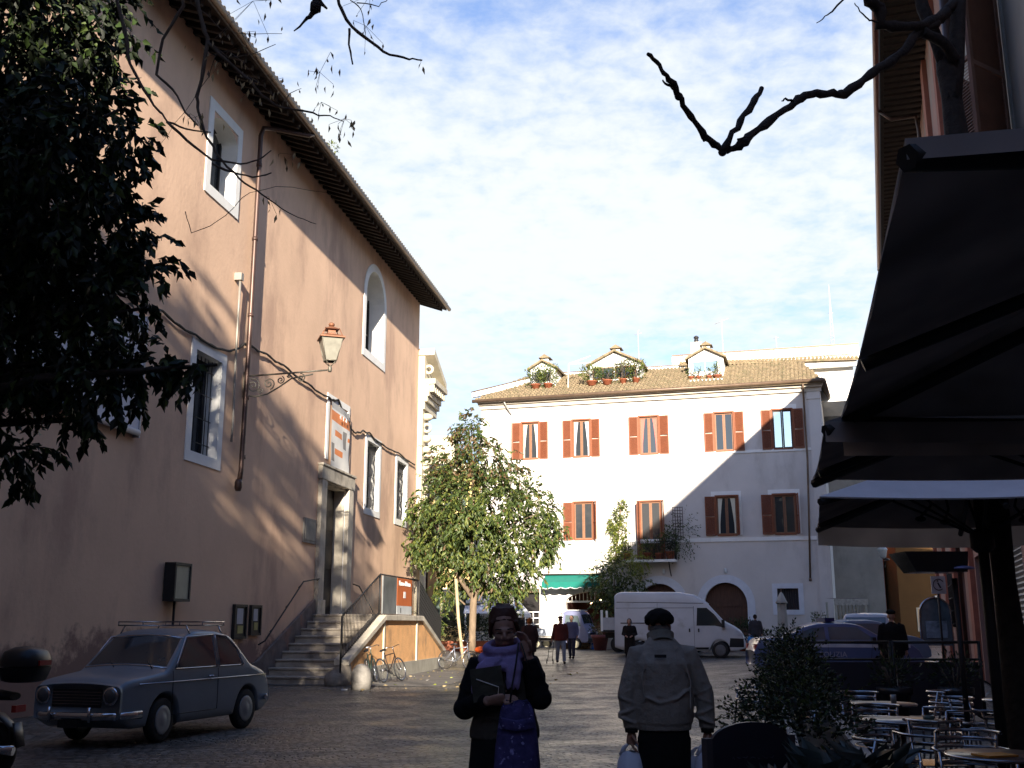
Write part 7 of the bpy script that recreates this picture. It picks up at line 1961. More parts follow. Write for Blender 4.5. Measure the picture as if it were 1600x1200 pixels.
for a, sg, nm in ((aR, -1, 'sleeve'), (aL, 1, 'sleeve')):
    v = MB(WM); s0, e0, w0_ = [Vector(q) for q in a]
    v.tube([(s0.x * .6, .0, 1.365), s0, (s0 + e0) / 2, e0 + Vector((0, 0, -.01)), (e0 + w0_) / 2, w0_ - (w0_ - e0).normalized() * .01], [.066, .072, .070, .066, .055, .042], 18)
    v.ell(tuple(e0 + Vector((sg * .01, 0, -.015))), (.066, .066, .062))
    for q in range(4):
        p = s0.lerp(e0, .25 + q * .2); v.torus(tuple(p), .064, .011, Matrix.Rotation(R(25 * (-1) ** q), 4, 'Y'), n=16)
    v.build('sleeve', M_sl, wo, mods=[('remesh', .009), ('smooth', 3)])
l = MB(WM); l.tube([(0, 0, .70), (0, 0, .85), (0, 0, 1.02)], [(.14, .175), (.15, .195), (.14, .18)], 20)
for sg in (1, -1): l.tube([(sg * .10, 0, .82), (sg * .10, -.02, .48), (sg * .10, 0, .07)], [.115, .095, .085], 14)
l.build('trousers', cloth('black_trousers', (.012, .012, .013)), wo, mods=[('remesh', .012), ('smooth', 3)])
l = MB(WM)
for sg in (1, -1): l.ell((sg * .10, -.06, .045), (.045, .13, .045))
l.build('shoes', cloth('shoe_leather', (.015, .013, .012)), wo)
# scarf : wound loops and two hanging ends, with fine folds
s_ = MB(WM)
for q, (rz_, z_, rx_, tl) in enumerate(((.098, 1.455, .10, 8), (.108, 1.43, .115, -10), (.112, 1.405, .125, 5), (.094, 1.48, .095, -6))):
    s_.torus((0, -.012 - .006 * q, z_), rx_, .026, Matrix.Rotation(R(tl), 4, 'Y') @ Matrix.Rotation(R(14), 4, 'X'), n=30, m=8)
for x0 in (-.03, -.05, -.07, -.09): s_.tube([(x0 + .01, -.14, 1.42), (x0 - .04, -.165, 1.38), (x0 - .07, -.17, 1.31), (x0 - .075, -.165, 1.24)], [.016, .019, .018, .014], 8)
for x0 in (.02, .045, .07): s_.tube([(x0, -.14, 1.42), (x0 + .005, -.165, 1.36), (x0 + .0, -.17, 1.29), (x0 - .0, -.168, 1.255)], [.015, .018, .014, .006], 8)
s_.build('scarf', cloth('lavender_scarf', (.25, .20, .38), .95, .2), wo, mods=[('remesh', .0065), ('smooth', 2)])
cr = MB(WM); cr.tube([(.075, -.19, 1.50), (.062, -.215, 1.40), (.04, -.235, 1.28), (.03, -.245, 1.20)], .0055, 6); cr.tube([(.09, -.18, 1.50), (.115, -.2, 1.42), (.13, -.19, 1.36)], .004, 6)
cr.build('neck_cord', mat('black_cord', (.008, .008, .01), .6), loc=(0, 5.8, 1.2), label='thin black cord drawn between the two hands of the woman', cat='cord')
M_bl = mat('indigo_patterned_cloth', (.045, .038, .13), .9, var=.35, vscale=24, bump=.4, dirt=((.24, .23, .50), 26, .60, .64, (1, 1, 1)))
bg_ = thing('shoulder_bag', 'indigo patterned cloth bag hanging in front of the woman', 'bag', (0, 5.75, .8))
v = MB(WM); n = 20; vs = []
lv = [(1.205, .055, .02), (1.18, .085, .035), (1.10, .095, .05), (.98, .118, .065), (.86, .125, .075), (.74, .125, .075), (.66, .11, .05)]
for q, (z, w_, d_) in enumerate(lv):
    for i in range(n):
        a = 2 * math.pi * i / n; vs.append((.065 + w_ * math.cos(a) * (1 + .05 * math.sin(i * 2 + q)), -.225 + d_ * math.sin(a) + .010 * math.sin(i * 1.7 + q * 2), z + .01 * math.sin(i * 1.3)))
v.add(vs, [(q * n + i, (q + 1) * n + i, (q + 1) * n + (i + 1) % n, q * n + (i + 1) % n) for q in range(len(lv) - 1) for i in range(n)] + [tuple(range(n))[::-1], tuple(range(6 * n, 7 * n))], 0, True)
v.build('bag_body', M_bl, bg_, mods=[('subsurf', 1)])
v = MB(WM); v.tube([(-.02, -.285, 1.10), (.06, -.30, 1.085), (.15, -.285, 1.10)], [(.006, .03)] * 3, 8); v.build('bag_flap', M_bl, bg_)
fo = MB(WM); fo.cbox((-.09, -.185, 1.29), (.17, .02, .17), M=Matrix.Rotation(R(-8), 4, 'Y')); fb = fo.build('small_bag', cloth('olive_canvas', (.060, .058, .045)), loc=(-.13, 5.8, 1.2), label='small olive canvas bag held against the chest of the woman', cat='bag')
fo = MB(WM); fo.tube([(-.15, -.198, 1.315), (-.03, -.20, 1.275), (-.035, -.20, 1.225)], .0025, 5); fo.build('zip_trim', M_white, fb)
# shopping trolley pulled by the man in red
tr_ = thing('shopping_trolley', 'thin black shopping trolley frame pulled beside the man in the red jacket', 'trolley', PZ(1.42, 41.7))
X0, Y0, Z0 = PZ(1.42, 41.7)
m = MB(Matrix.Translation((X0, Y0, Z0)))
m.tube([(.12, 0, .88), (.05, 0, .86), (-.02, 0, .45), (-.06, 0, .10)], .012, 6); m.tube([(.20, .06, .88), (.15, .06, .45), (.12, .06, .10)], .012, 6); m.tube([(.12, 0, .88), (.20, .06, .88)], .012, 6)
for z in (.25, .45): m.tube([(-.045, 0, z), (.13, .06, z)], .009, 5)
m.build('trolley_frame', M_iron, tr_)
for x in (-.09, .15):
    m = MB(Matrix.Translation((X0, Y0, Z0))); m.torus((x, .03, .09), .07, .018, Matrix.Rotation(math.pi / 2, 4, 'Y'), n=16); m.build('wheel', M_rubber, tr_)
# ================================================================ CAFE TERRACE
M_oilc = mat('table_top_laminate', (.20, .13, .10), .28, var=.12, vscale=5, spec=.6)
def table0():
    t = thing('cafe_table', '', 'table', (0, 0, 0), group='round cafe tables on the terrace')
    m = MB(); m.lathe((0, 0, .715), [(.345, 0), (.355, .012), (.345, .024)], 36); m.build('table_top', M_oilc, t)
    m = MB(); m.torus((0, 0, .727), .352, .013, n=36, m=6); m.build('table_edge', M_alu, t)
    m = MB(); m.tube([(0, 0, .05), (0, 0, .715)], .028, 10)
    m.build('pedestal', M_alu, t)
    for k in range(3):
        a = 2 * math.pi * k / 3; m = MB(); m.tube([(0, 0, .12), (.16 * math.cos(a), .16 * math.sin(a), .06), (.30 * math.cos(a), .30 * math.sin(a), .015)], .018, 7); m.build('leg', M_alu, t)
    return t
def chair0():
    t = thing('cafe_chair', '', 'chair', (0, 0, 0), group='aluminium cafe chairs on the terrace')
    m = MB()
    for k in range(8): m.cbox((0, -.19 + k * .055, .445), (.42, .042, .010))
    m.build('seat', M_alu, t)
    m = MB()   # continuous arm and back tube
    def loop(z, w, d, back):
        P_ = [(-w, -d, z)]
        for k in range(13):
            a = math.pi * (1 - k / 12); P_.append((w * math.cos(a), back * math.sin(a), z + .0))
        P_.append((w, -d, z)); return P_
    m.tube(loop(.68, .27, .18, .24), .013, 7); m.build('arm_tube', M_alu, t)
    m = MB(); m.tube(loop(.80, .23, -.04, .26), .013, 7); 
    for z in (.56, .62, .74):
        P_ = [(.235 * math.cos(math.pi * (.12 + .76 * k / 10)), .235 * math.sin(math.pi * (.12 + .76 * k / 10)) + .012, z) for k in range(11)]
        m.tube(P_, [(.004, .020)] * 11, 6, up=(0, 0, 1))
    m.build('backrest', M_alu, t)
    for sg in (-1, 1):
        m = MB(); m.tube([(sg * .27, -.18, .68), (sg * .26, -.2, .45), (sg * .25, -.23, 0)], .013, 7); m.build('leg', M_alu, t)
        m = MB(); m.tube([(sg * .22, .10, .80), (sg * .22, .18, .45), (sg * .24, .25, 0)], .013, 7); m.build('leg', M_alu, t)
    return t
T0 = table0(); tabs = [((4.15, 12.3), 'farthest round cafe table on the terrace'), ((3.62, 10.25), 'middle round cafe table of the terrace'), ((3.32, 7.55), 'nearest round cafe table, with an orange menu lying on it'), ((5.9, 12.9), 'round cafe table close to the wall at the back right')]
for i, ((x, y), lb) in enumerate(tabs):
    t = T0 if i == 0 else copy_tree(T0)
    t.location = (x, y, 0); t['label'] = lb
c0 = chair0()
chs = [(3.55, 12.6, 80, 'aluminium chair at the left of the farthest cafe table'), (4.15, 13.1, 0, 'aluminium chair beyond the farthest cafe table'), (4.85, 12.2, -85, 'aluminium chair at the right of the farthest cafe table'),
       (2.98, 10.45, 75, 'aluminium chair at the left of the middle cafe table'), (3.65, 11.0, -5, 'aluminium chair between the middle and farthest cafe tables'), (4.32, 10.2, -95, 'aluminium chair at the right of the middle cafe table'), (3.6, 9.5, 178, 'aluminium chair on the near side of the middle cafe table'),
       (2.72, 7.95, 70, 'aluminium chair at the left of the nearest cafe table'), (3.45, 8.35, -8, 'aluminium chair beyond the nearest cafe table'), (4.05, 7.5, -90, 'aluminium chair at the right of the nearest cafe table'), (3.1, 13.9, 20, 'aluminium chair alone by the low fence at the back of the terrace'),
       (5.3, 13.3, 60, 'aluminium chair left of the table near the wall'), (6.6, 12.7, -80, 'aluminium chair against the wall at the back right'), (5.0, 9.2, 120, 'aluminium chair turned sideways under the pale canopy'), (5.4, 11.2, 10, 'aluminium chair near the heater pole')]
for i, (x, y, a, lb) in enumerate(chs):
    t = c0 if i == 0 else copy_tree(c0)
    t.location = (x, y, 0); t.rotation_euler = (0, 0, R(a)); t['label'] = lb
mn = MB(); mn.cbox((3.22, 7.42, .748), (.24, .17, .012), .3); mn.build('menu_card', mat('orange_menu', (.75, .33, .05), .4), loc=(3.22, 7.42, .742), label='orange menu card lying on the nearest cafe table', cat='menu')
gl_ = MB(); gl_.lathe((4.25, 12.25, .742), [(.03, 0), (.032, .09), (.028, .09), (.02, .02)], 14); gl_.build('drinking_glass', mat('clear_glass_tumbler', (.30, .34, .33), .1, spec=1), loc=(4.25, 12.25, .742), label='small glass standing on the farthest cafe table', cat='glass')
gl_ = MB(); gl_.lathe((3.85, 10.2, .742), [(.05, 0), (.055, .035), (.045, .035), (.04, .01)], 14); gl_.build('ashtray', mat('glass_ashtray', (.12, .2, .18), .15, spec=1), loc=(3.85, 10.2, .742), label='glass ashtray on the middle cafe table', cat='ashtray')
# long planter with grey rim at the terrace edge
d_ = Vector((2.19 - 4.78, 6.75 - 17.96, 0)).normalized()
PF = frame((4.78, 17.96, 0), (-d_.x, -d_.y))
tp = thing('terrace_planter', 'long dark planter box with a pale grey rim bounding the cafe terrace', 'planter', (3.4, 12.2, 0))
PLM = Matrix.Translation((4.78, 17.96, 0)) @ Matrix.Rotation(math.atan2(d_.y, d_.x), 4, 'Z')
Lp_ = 12.4
m = MB(PLM); m.box(0, Lp_, -.42, .0, 0, .70); m.build('planter_body', mat('dark_planter', (.035, .03, .03), .7, var=.2), tp)
m = MB(PLM); m.box(0, Lp_, -.02, .06, .70, .75); m.box(0, Lp_, -.46, -.40, .70, .75); m.build('planter_rim', mat('grey_planter_rim', (.26, .25, .27), .55, var=.35, vscale=6, dirt=((.10, .10, .10), 7, .55, .65, (1, 1, 1))), tp)
m = MB(PLM); m.box(0, Lp_, -.40, -.02, .66, .71); m.build('soil', mat('soil', (.03, .022, .016), .95), tp)
hg = thing('box_shrub', 'dense small leaved dark shrub growing from the terrace planter', 'shrub', tuple(PLM @ Vector((6.5, -.4, .6))))
A_ = []; D_ = []
for (x, y, z, r) in [(1.0, -.22, 1.05, .36), (1.9, -.24, 1.0, .36), (2.9, -.24, 1.0, .36), (3.8, -.25, .95, .35), (4.8, -.25, .93, .34), (5.7, -.26, .88, .33), (6.5, -.26, .84, .32), (7.3, -.26, .78, .32), (8.0, -.26, .74, .30), (3.3, -.25, 1.22, .22), (7.4, -.62, .45, .36), (6.4, -.65, .45, .38), (5.3, -.62, .45, .38), (4.3, -.6, .45, .38), (8.7, -.28, .74, .30), (9.4, -.26, .74, .28), (10.1, -.26, .72, .26), (6.2, -.3, 1.05, .28), (8.3, -.55, .5, .3)]:
    a, dd, _ = sprigs(tuple(PLM @ Vector((x, -y if False else y, z))), (r, r, r), int(330 * r), 9, .22, .05, gravity=.0, shell=.4); A_ += a; D_ += dd
leafmesh('foliage', A_, D_, .045, [L_dk, L_md, L_blk], parent=hg, weights=[2.5, .4, 4], width=.5)
m = MB(PLM)
for x in (1.5, 3, 4.5, 6, 7.5, 9): m.tube([(x, -.3, .6), (x + .1, -.4, 1.0)], .02, 5)
m.build('stem', M_barkd, hg)
# broad leaved succulents near the camera
for i, (x, y, z, r, n, lb) in enumerate([(1.80, 6.25, .70, .32, 26, 'broad leaved succulent at the bottom edge left of the planter rim'), (2.06, 6.35, .74, .28, 24, 'broad leaved succulent at the bottom edge against the planter rim'), (1.55, 6.3, .66, .24, 20, 'broad leaved succulent at the bottom edge beside the menu board')]):
    t = thing('succulent_plant', lb, 'plant', (x, y, 0), group='succulents along the planter')
    P_ = []; D_ = []
    for k in range(n * 2):
        a = k * 2.4; e = .15 + .75 * random.random(); P_.append((x, y, z)); D_.append((math.cos(a), math.sin(a), e))
    leafmesh('leaf_rosette', P_, D_, r, [mat('succulent_leaf', (.06, .085, .08), .35, var=.15, spec=.6)], parent=t, width=.30, fold=.5, szvar=.3)
    m = MB(); m.tube([(x, y, .0), (x, y, z)], .03, 7); m.build('stem', M_barkd, t)
# menu board with rounded top
mb_ = thing('menu_board', 'dark standing menu board with arched top behind the succulents', 'menu board', (1.62, 7.2, 0))
BF = frame((1.27, 7.05, -.04), (.92, .39))
m = MB(BF); K = 16; m.prism([(0, .05), (0, .90)] + [(.30 - .30 * math.cos(math.pi * k / K), .90 + .12 * math.sin(math.pi * k / K)) for k in range(1, K)] + [(.60, .90), (.60, .05)], 0, .03); m.build('board', mat('chalkboard', (.016, .016, .028), .5, var=.15), mb_)
m = MB(BF); m.box(-.045, 0, -.01, .05, 0, .93); m.box(.60, .64, -.01, .05, 0, .93); m.build('board_frame', mat('board_frame_wood', (.055, .045, .05), .6), mb_)
m = MB(BF)
for r_, z in enumerate((.80, .72, .64, .54, .46)):
    x = .15
    while x < .48:
        w_ = random.uniform(.015, .05); m.tube([(x, -.004, z + random.uniform(-.01, .01)), (x + w_ * .5, -.004, z + random.uniform(-.012, .016)), (x + w_, -.004, z + random.uniform(-.01, .01))], .0022, 4); x += w_ + .018
m.build('chalk_marks', mat('faint_chalk', (.10, .10, .13), .9), mb_)
# low terrace fence at the back, dark with planter boxes
for i, (xa, xb, lb) in enumerate(((4.9, 6.35, 'dark windbreak fence panel at the back left of the terrace'), (6.4, 7.85, 'dark windbreak fence panel at the back right of the terrace'))):
    t = thing('terrace_fence', lb, 'fence', ((xa + xb) / 2, 18.3, 0), group='windbreak panels behind the terrace')
    m = MB(); m.tube([(xa, 18.3, 0), (xa, 18.3, 1.32)], .03, 7); m.tube([(xb, 18.3, 0), (xb, 18.3, 1.32)], .03, 7); m.tube([(xa, 18.3, 1.30), (xb, 18.3, 1.30)], .025, 7); m.tube([(xa, 18.3, 1.02), (xb, 18.3, 1.02)], .02, 7); m.build('fence_frame', M_iron, t)
    m = MB(); m.box(xa + .04, xb - .04, 18.28, 18.30, .12, .98); m.build('fence_panel', mat('dark_screen', (.018, .017, .025), .5, var=.2), t)
for i, (x, lb) in enumerate(((6.2, 'low dark bush in front of the left windbreak panel'), (7.2, 'low dark bush in front of the right windbreak panel'))):
    t = potted(x, 17.8, 0.0, .26, .6, (.42, .3, .32), 420, .07, [L_dk, L_blk], lb, F=I4, potm=M_black, group='bushes by the windbreak')
# patio heater
ht = thing('patio_heater', 'black patio heater with a square hood and dark pole under the canopies', 'heater', (4.95, 12.0, 0))
m = MB(); m.tube([(4.95, 12.0, 0), (4.95, 12.0, 2.1)], .032, 8); m.build('pole', M_iron, ht)
m = MB(Matrix.Translation((4.72, 12.0, 0)))
m.add([(-.40, -.26, 2.38), (.30, -.26, 2.38), (.30, .26, 2.38), (-.40, .26, 2.38), (-.26, -.2, 2.16), (.30, -.2, 2.16), (.30, .2, 2.16), (-.26, .2, 2.16)], [(0, 1, 2, 3), (4, 7, 6, 5), (0, 4, 5, 1), (1, 5, 6, 2), (2, 6, 7, 3), (3, 7, 4, 0)]); m.build('hood', mat('glossy_black', (.012, .012, .014), .12, spec=.8), ht)
m = MB(); m.lathe((4.98, 11.85, 2.19), [(.13, 0), (.13, .02), (.02, .05)], 18); m.build('reflector', mat('blue_grey_reflector', (.16, .17, .34), .25, metal=.3), ht)
# lamp heads / fittings hanging in the canopy hub
m = MB()
for dx, dy in ((-.5, -.1), (-.2, .2), (.35, 0), (.6, .15), (.9, -.1)): m.tube([(4.06 + dx, 9.2 + dy, 2.72), (4.06 + dx * .9, 9.2 + dy, 2.60), (4.06 + dx * 1.1, 9.2 + dy, 2.50)], .012, 5); m.ell((4.06 + dx * 1.1, 9.2 + dy, 2.48), (.05, .03, .025), n=8, m=5)
m.build('light_fittings', M_iron, bpy.data.objects['cafe_canopy.002'])

# ================================================================ STREET FURNITURE ON THE RIGHT
sg_ = thing('round_sign', 'square white sign with a black ring emblem on a thin post', 'sign', (11.9, 30.0, 0))
m = MB(); m.tube([(11.9, 30.05, .2), (11.9, 30.05, 2.9)], .03, 7); m.build('post', M_iron, sg_)
m = MB(); m.box(11.70, 12.10, 29.97, 30.0, 2.42, 2.90); m.build('sign_plate', mat('grey_white_sign', (.36, .36, .37), .5), sg_)
m = MB(); m.torus((11.90, 29.96, 2.67), .15, .012, Matrix.Rotation(math.pi / 2, 4, 'X'), n=24, a0=.6, a1=5.4); m.tube([(11.88, 29.96, 2.72), (11.93, 29.96, 2.62), (11.95, 29.96, 2.58)], .022, 6); m.ell((11.88, 29.96, 2.77), (.022, .01, .022), n=8, m=6); m.build('ring_emblem', M_lk, sg_)
gb = thing('glass_booth', 'dome topped glazed street panel reflecting blue beside the dark canopy pole', 'street panel', (14.1, 36, .2))
K = 18; m = MB()
arc = [(14.1 - .52 * math.cos(math.pi * k / K), 1.95 + .50 * math.sin(math.pi * k / K)) for k in range(K + 1)]
m.tube([(13.58, 36, .2)] + [(a, 36, b_) for a, b_ in arc] + [(14.62, 36, .2)], .035, 7); m.build('panel_frame', M_alu, gb)
m = MB(); m.prism([(13.6, .9)] + arc + [(14.6, .9)], 36.0, 36.03); m.build('panel_glass', mat('blue_grey_glass', (.12, .16, .19), .1, metal=.3, var=.3, vscale=3), gb)
m = MB(); m.box(13.75, 14.45, 35.97, 36.0, 1.15, 1.70); m.build('poster', mat('poster_blur', (.18, .24, .30), .5, var=.5, vscale=5), gb)
bx = MB(); bx.box(29.0, 29.5, 73.8, 74.0, 2.7, 3.5); bx.build('wall_box', M_white, loc=(29.2, 73.9, 2.7), label='small white box fixed to the amber house wall', cat='box')
# market frame with scalloped valance
mf = thing('market_stall', 'small stall frame with cream scalloped valance beside the grey house', 'market stall', (16.3, 52.5, .33))
m = MB()
for x in (15.6, 17.05): m.box(x - .05, x + .05, 51.95, 52.05, .33, 2.65)
for x in (15.6, 17.05): m.box(x - .04, x + .04, 53.4, 53.5, .33, 2.65)
m.build('post', mat('cream_post', (.44, .43, .36), .7), mf)
m = MB(); n = 36
tp_ = [(15.5 + 1.65 * k / n, 51.9, 2.78) for k in range(n + 1)]; bt_ = [(p[0], 51.9, 2.52 - .05 * abs(math.sin(k / n * math.pi * 6))) for k, p in enumerate(tp_)]
m.add(tp_ + bt_, [(k, k + 1, n + 2 + k, n + 1 + k) for k in range(n)]); m.build('valance', mat('cream_valance', (.42, .41, .35), .85, var=.25, vscale=9), mf)
m = MB(); m.quad((15.5, 51.9, 2.78), (17.15, 51.9, 2.78), (17.15, 53.5, 2.85), (15.5, 53.5, 2.85)); m.build('roof_cloth', M_canvd, mf)
m = MB()
for k in range(7): m.tube([(15.8 + k * .17, 52.3, 2.5), (15.82 + k * .17, 52.3, 2.5 - random.uniform(.3, .7))], .02, 5); m.ell((15.82 + k * .17, 52.3, 1.9 + .1 * (k % 3)), (.06, .04, .08), n=8, m=6)
m.build('hanging_goods', mat('pale_goods', (.30, .28, .22), .8, var=.3), mf)
m = MB(); m.box(15.5, 17.1, 51.95, 53.4, .33, 1.25); m.build('counter', M_wood, mf)
# closed parasol
cu = thing('closed_parasol', 'closed cream parasol standing before the ground floor window', 'parasol', (13.4, 53.6, .33))
m = MB(Matrix.Translation((13.4, 53.6, 0)))
n = 18; vs = []
lv = [(3.15, .03), (3.05, .10), (2.75, .22), (2.62, .27), (2.56, .20), (2.2, .20), (1.6, .23), (1.0, .27), (.92, .27)]
for q, (z, r) in enumerate(lv):
    for i in range(n): a = 2 * math.pi * i / n; rr_ = r * (1 + .16 * math.sin(i * 2.1 + .4 * q)); vs.append((rr_ * math.cos(a), rr_ * math.sin(a), z))
m.add(vs, [(q * n + i, q * n + (i + 1) % n, (q + 1) * n + (i + 1) % n, (q + 1) * n + i) for q in range(len(lv) - 1) for i in range(n)], 0, True); m.build('folded_canopy', mat('cream_parasol', (.34, .31, .27), .85, var=.12), cu)
m = MB(Matrix.Translation((13.4, 53.6, 0))); m.tube([(0, 0, .33), (0, 0, 3.3)], .03, 7); m.build('pole', M_wood, cu)
m = MB(Matrix.Translation((13.4, 53.6, 0))); m.torus((0, 0, 2.6), .25, .02, n=18); m.build('tie', M_black, cu)
# potted bushes in front of the house
F0 = I4
def bush(x, y, r, h, crown, n, lb, mats=(L_dk, L_blk), leaf=.11, grp='potted bushes outside the white house', pm=None):
    return potted(x, y, gz(x, y), r, h, crown, n, leaf, list(mats), lb, F=I4, group=grp, potm=pm)
bush(11.15, 52.3, .28, .5, (.75, .5, .62), 900, 'round dark clipped bush in a pot by the arched garage door')
bush(10.4, 52.0, .26, .45, (.45, .4, .5), 400, 'smaller dark bush left of the round clipped bush')
bush(12.2, 52.4, .24, .4, (.4, .35, .38), 320, 'low bush in a pot left of the closed parasol', (L_dk, L_md))
bush(13.1, 52.2, .22, .4, (.42, .35, .36), 320, 'low bush in a pot at the foot of the closed parasol', (L_dk, L_md))
bush(13.9, 52.3, .22, .4, (.40, .35, .34), 300, 'low bush in a pot right of the closed parasol', (L_dk, L_md))
bush(14.9, 52.6, .26, .6, (.40, .35, .75), 420, 'tall loose dark shrub left of the market stall', (L_dk, L_md))
bush(4.35, 53.6, .42, .75, (.5, .4, .35), 300, 'square reddish planter with low plants left of the van', (L_dk, L_br), pm=mat('dull_red_planter', (.17, .05, .045), .8, var=.2))
bk = MB(); bk.lathe((11.75, 53.3, .33), [(.2, 0), (.24, .5), (.26, .55), (.22, .55)], 14); bk.build('white_pot', M_white, loc=(11.75, 53.3, .33), label='empty white pot between the bushes by the garage door', cat='pot')
# greengrocer crates
cols = [('orange_fruit', (.55, .16, .02)), ('blue_crate', (.02, .12, .42)), ('green_veg', (.12, .25, .04)), ('red_fruit', (.38, .05, .03)), ('wood_crate', (.30, .20, .10)), ('yellow_fruit', (.55, .42, .06))]
def crate(x, y, z, mcol, fruit, lb, rz=0.0, w=.55, d=.4, h=.26):
    t = thing('produce_crate', lb, 'crate', (x, y, z), group='crates outside the greengrocer')
    M = Matrix.Translation((x, y, z)) @ Matrix.Rotation(rz, 4, 'Z')
    m = MB(M); m.box(-w / 2, w / 2, -d / 2, d / 2, 0, .02)
    for sz in (.03, .12, .21): m.box(-w / 2, w / 2, -d / 2, -d / 2 + .015, sz, sz + .06); m.box(-w / 2, w / 2, d / 2 - .015, d / 2, sz, sz + .06); m.box(-w / 2, -w / 2 + .015, -d / 2 + .015, d / 2 - .015, sz, sz + .06); m.box(w / 2 - .015, w / 2, -d / 2 + .015, d / 2 - .015, sz, sz + .06)
    m.build('crate_box', mcol, t)
    m = MB(M)
    for i in range(6):
        for j in range(4): m.ell((-w / 2 + .06 + i * .087, -d / 2 + .06 + j * .09, h - .03 + random.uniform(0, .05)), (.045, .045, .042), n=8, m=6)
    m.build('produce', fruit, t)
mm = {k: mat(k, c, .6, var=.15, vscale=9) for k, c in cols}
GX, GY = 4.9, 57.0
crs = [(3.75, 56.4, .34, 'wood_crate', 'orange_fruit', 'lowest crate of oranges just right of the little truck'), (3.75, 56.5, .64, 'wood_crate', 'orange_fruit', 'crate of oranges stacked above the lowest one'), (3.80, 56.6, .94, 'wood_crate', 'red_fruit', 'topmost crate of red fruit beside the truck cab'),
       (4.35, 55.9, .34, 'blue_crate', 'blue_crate', 'bright blue plastic crate in front of the produce display'), (4.45, 56.5, .64, 'wood_crate', 'green_veg', 'crate of green vegetables right of the oranges'), (4.45, 56.6, .94, 'wood_crate', 'yellow_fruit', 'crate of yellow fruit above the green vegetables'), (4.5, 56.7, 1.22, 'wood_crate', 'red_fruit', 'highest crate of red fruit at the right of the display'),
       (3.3, 57.1, 1.2, 'wood_crate', 'yellow_fruit', 'sunlit crate of yellow fruit behind the truck cab'), (2.9, 57.3, 1.45, 'wood_crate', 'yellow_fruit', 'sunlit upper crate of yellow fruit behind the truck'), (4.45, 56.5, .34, 'wood_crate', 'orange_fruit', 'floor crate of oranges behind the blue crate')]
for c_ in crs: crate(c_[0], c_[1], c_[2], mm[c_[3]], mm[c_[4]], c_[5], rz=random.uniform(-.15, .15))
ds = MB(); ds.box(2.4, 3.9, 57.0, 57.5, .33, 1.18); ds.build('display_bench', M_wood, loc=(3.1, 57.2, .33), label='low wooden bench carrying fruit crates behind the small truck', cat='bench')

# ================================================================ LEFT BACKGROUND: hedge, planters, stalls
for i, (x, y, w_, lb) in enumerate(((-3.1, 52.0, 1.35, 'dark hedge in a terracotta trough nearest the stone staircase'), (-1.75, 52.2, 1.2, 'dark hedge in a terracotta trough behind the tree trunk'), (-.6, 52.0, 1.1, 'dark hedge in a terracotta trough right of the tree trunk'))):
    z = gz(x, y); t = thing('hedge_planter', lb, 'planter', (x, y, z), group='hedge troughs left of the tree')
    m = MB(); m.box(x - w_ / 2, x + w_ / 2, y - .25, y + .25, z, z + .48); m.build('trough', M_terra, t)
    A_ = []; D_ = []
    for k in range(4):
        a, u = clump_points((x - w_ / 2 + w_ * (k + .5) / 4, y, z + .48 + .62), (.36, .32, .62), 420, .3); A_.append(a); D_.append(u)
    leafmesh('hedge', np.concatenate(A_), np.concatenate(D_) + np.array([0, 0, .4]), .10, [L_blk, L_dk, L_md], parent=t, weights=[4, 3, .6])
t = thing('sapling', 'small bright green sapling at the corner of the ochre parapet', 'plant', (-3.35, 43.5, .15))
m = MB(); m.tube([(-3.35, 43.5, .1), (-3.3, 43.5, 1.6)], .025, 6); m.build('stem', M_bark, t)
a, dd, _ = sprigs((-3.25, 43.5, 1.7), (.45, .4, .7), 60, 8, .4, .1, gravity=.5, shell=.2); leafmesh('foliage', a, dd, .12, [L_lt, L_md, L_dk], parent=t)
ob_ = MB(); ob_.ell((-1.2, 42.5, .62), (.26, .2, .13), n=16, m=10); ob_.tube([(-1.4, 42.5, .55), (-1.2, 42.4, .52), (-1.0, 42.5, .55)], .05, 8)
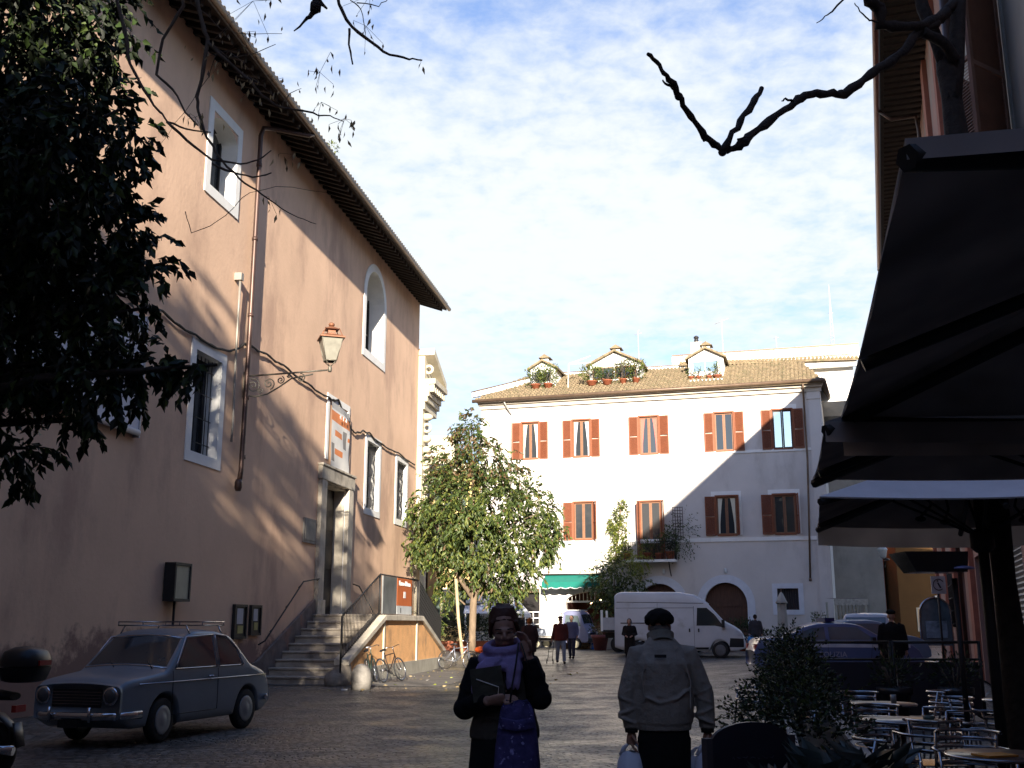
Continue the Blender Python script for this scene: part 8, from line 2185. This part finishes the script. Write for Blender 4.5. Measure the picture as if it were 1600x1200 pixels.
mo = thing('moped', 'moped with a bright orange seat cover parked behind the woman', 'moped', (-1.2, 42.5, .15))
ob_.build('orange_cover', mat('bright_orange', (.75, .11, .015), .5), mo)
m = MB(); m.ell((-1.2, 42.5, .42), (.35, .16, .16)); m.build('body', M_black, mo)
for x in (-1.55, -.85):
    m = MB(); m.torus((x, 42.5, .32), .15, .05, Matrix.Rotation(math.pi / 2, 4, 'X'), n=20); m.build('wheel', M_rubber, mo)
def parasol(name, label, x, y, zt_, r, col, h):
    t = thing(name, label, 'parasol', (x, y, gz(x, y)))
    m = MB(); n = 8; vs = [(x, y, zt_)] + [(x + r * math.cos(2 * math.pi * k / n + .3), y + r * math.sin(2 * math.pi * k / n + .3), zt_ - h) for k in range(n)]
    m.add(vs, [(0, 1 + k, 1 + (k + 1) % n) for k in range(n)]); v2 = [(a, b_, c - .16) for a, b_, c in vs[1:]]
    m.add(vs[1:] + v2, [(k, n + k, n + (k + 1) % n, (k + 1) % n) for k in range(n)]); m.build('canopy', col, t)
    m = MB(); m.tube([(x, y, gz(x, y)), (x, y, zt_)], .03, 7); m.build('pole', M_white, t)
    return t
M_pw = mat('white_parasol', (.72, .73, .74), .8, var=.05)
parasol('white_parasol', 'white parasol peeping out right of the tree trunk', -1.25, 55.5, 3.35, 1.15, M_pw, .55)
parasol('white_parasol', 'pointed white parasol just behind the head of the woman', .25, 57.2, 2.95, .8, M_pw, .85)
st_ = thing('market_stall', 'small market stall with blue white awning behind the hedge troughs', 'market stall', (-1.3, 58.5, .33))
m = MB(); m.box(-2.4, -.3, 58.2, 59.6, .33, 1.2); m.build('counter', M_white, st_)
m = MB(); m.add([(-2.6, 57.8, 2.15), (-.1, 57.8, 2.15), (-.1, 59.8, 2.6), (-2.6, 59.8, 2.6)], [(0, 1, 2, 3)]); m.build('awning_cloth', mat('blue_white_awning', (.28, .33, .45), .8), st_)
m = MB()
for x in (-2.5, -.2):
    for y in (57.9, 59.6): m.tube([(x, y, .33), (x, y, 2.3)], .03, 6)
m.build('post', M_white, st_)
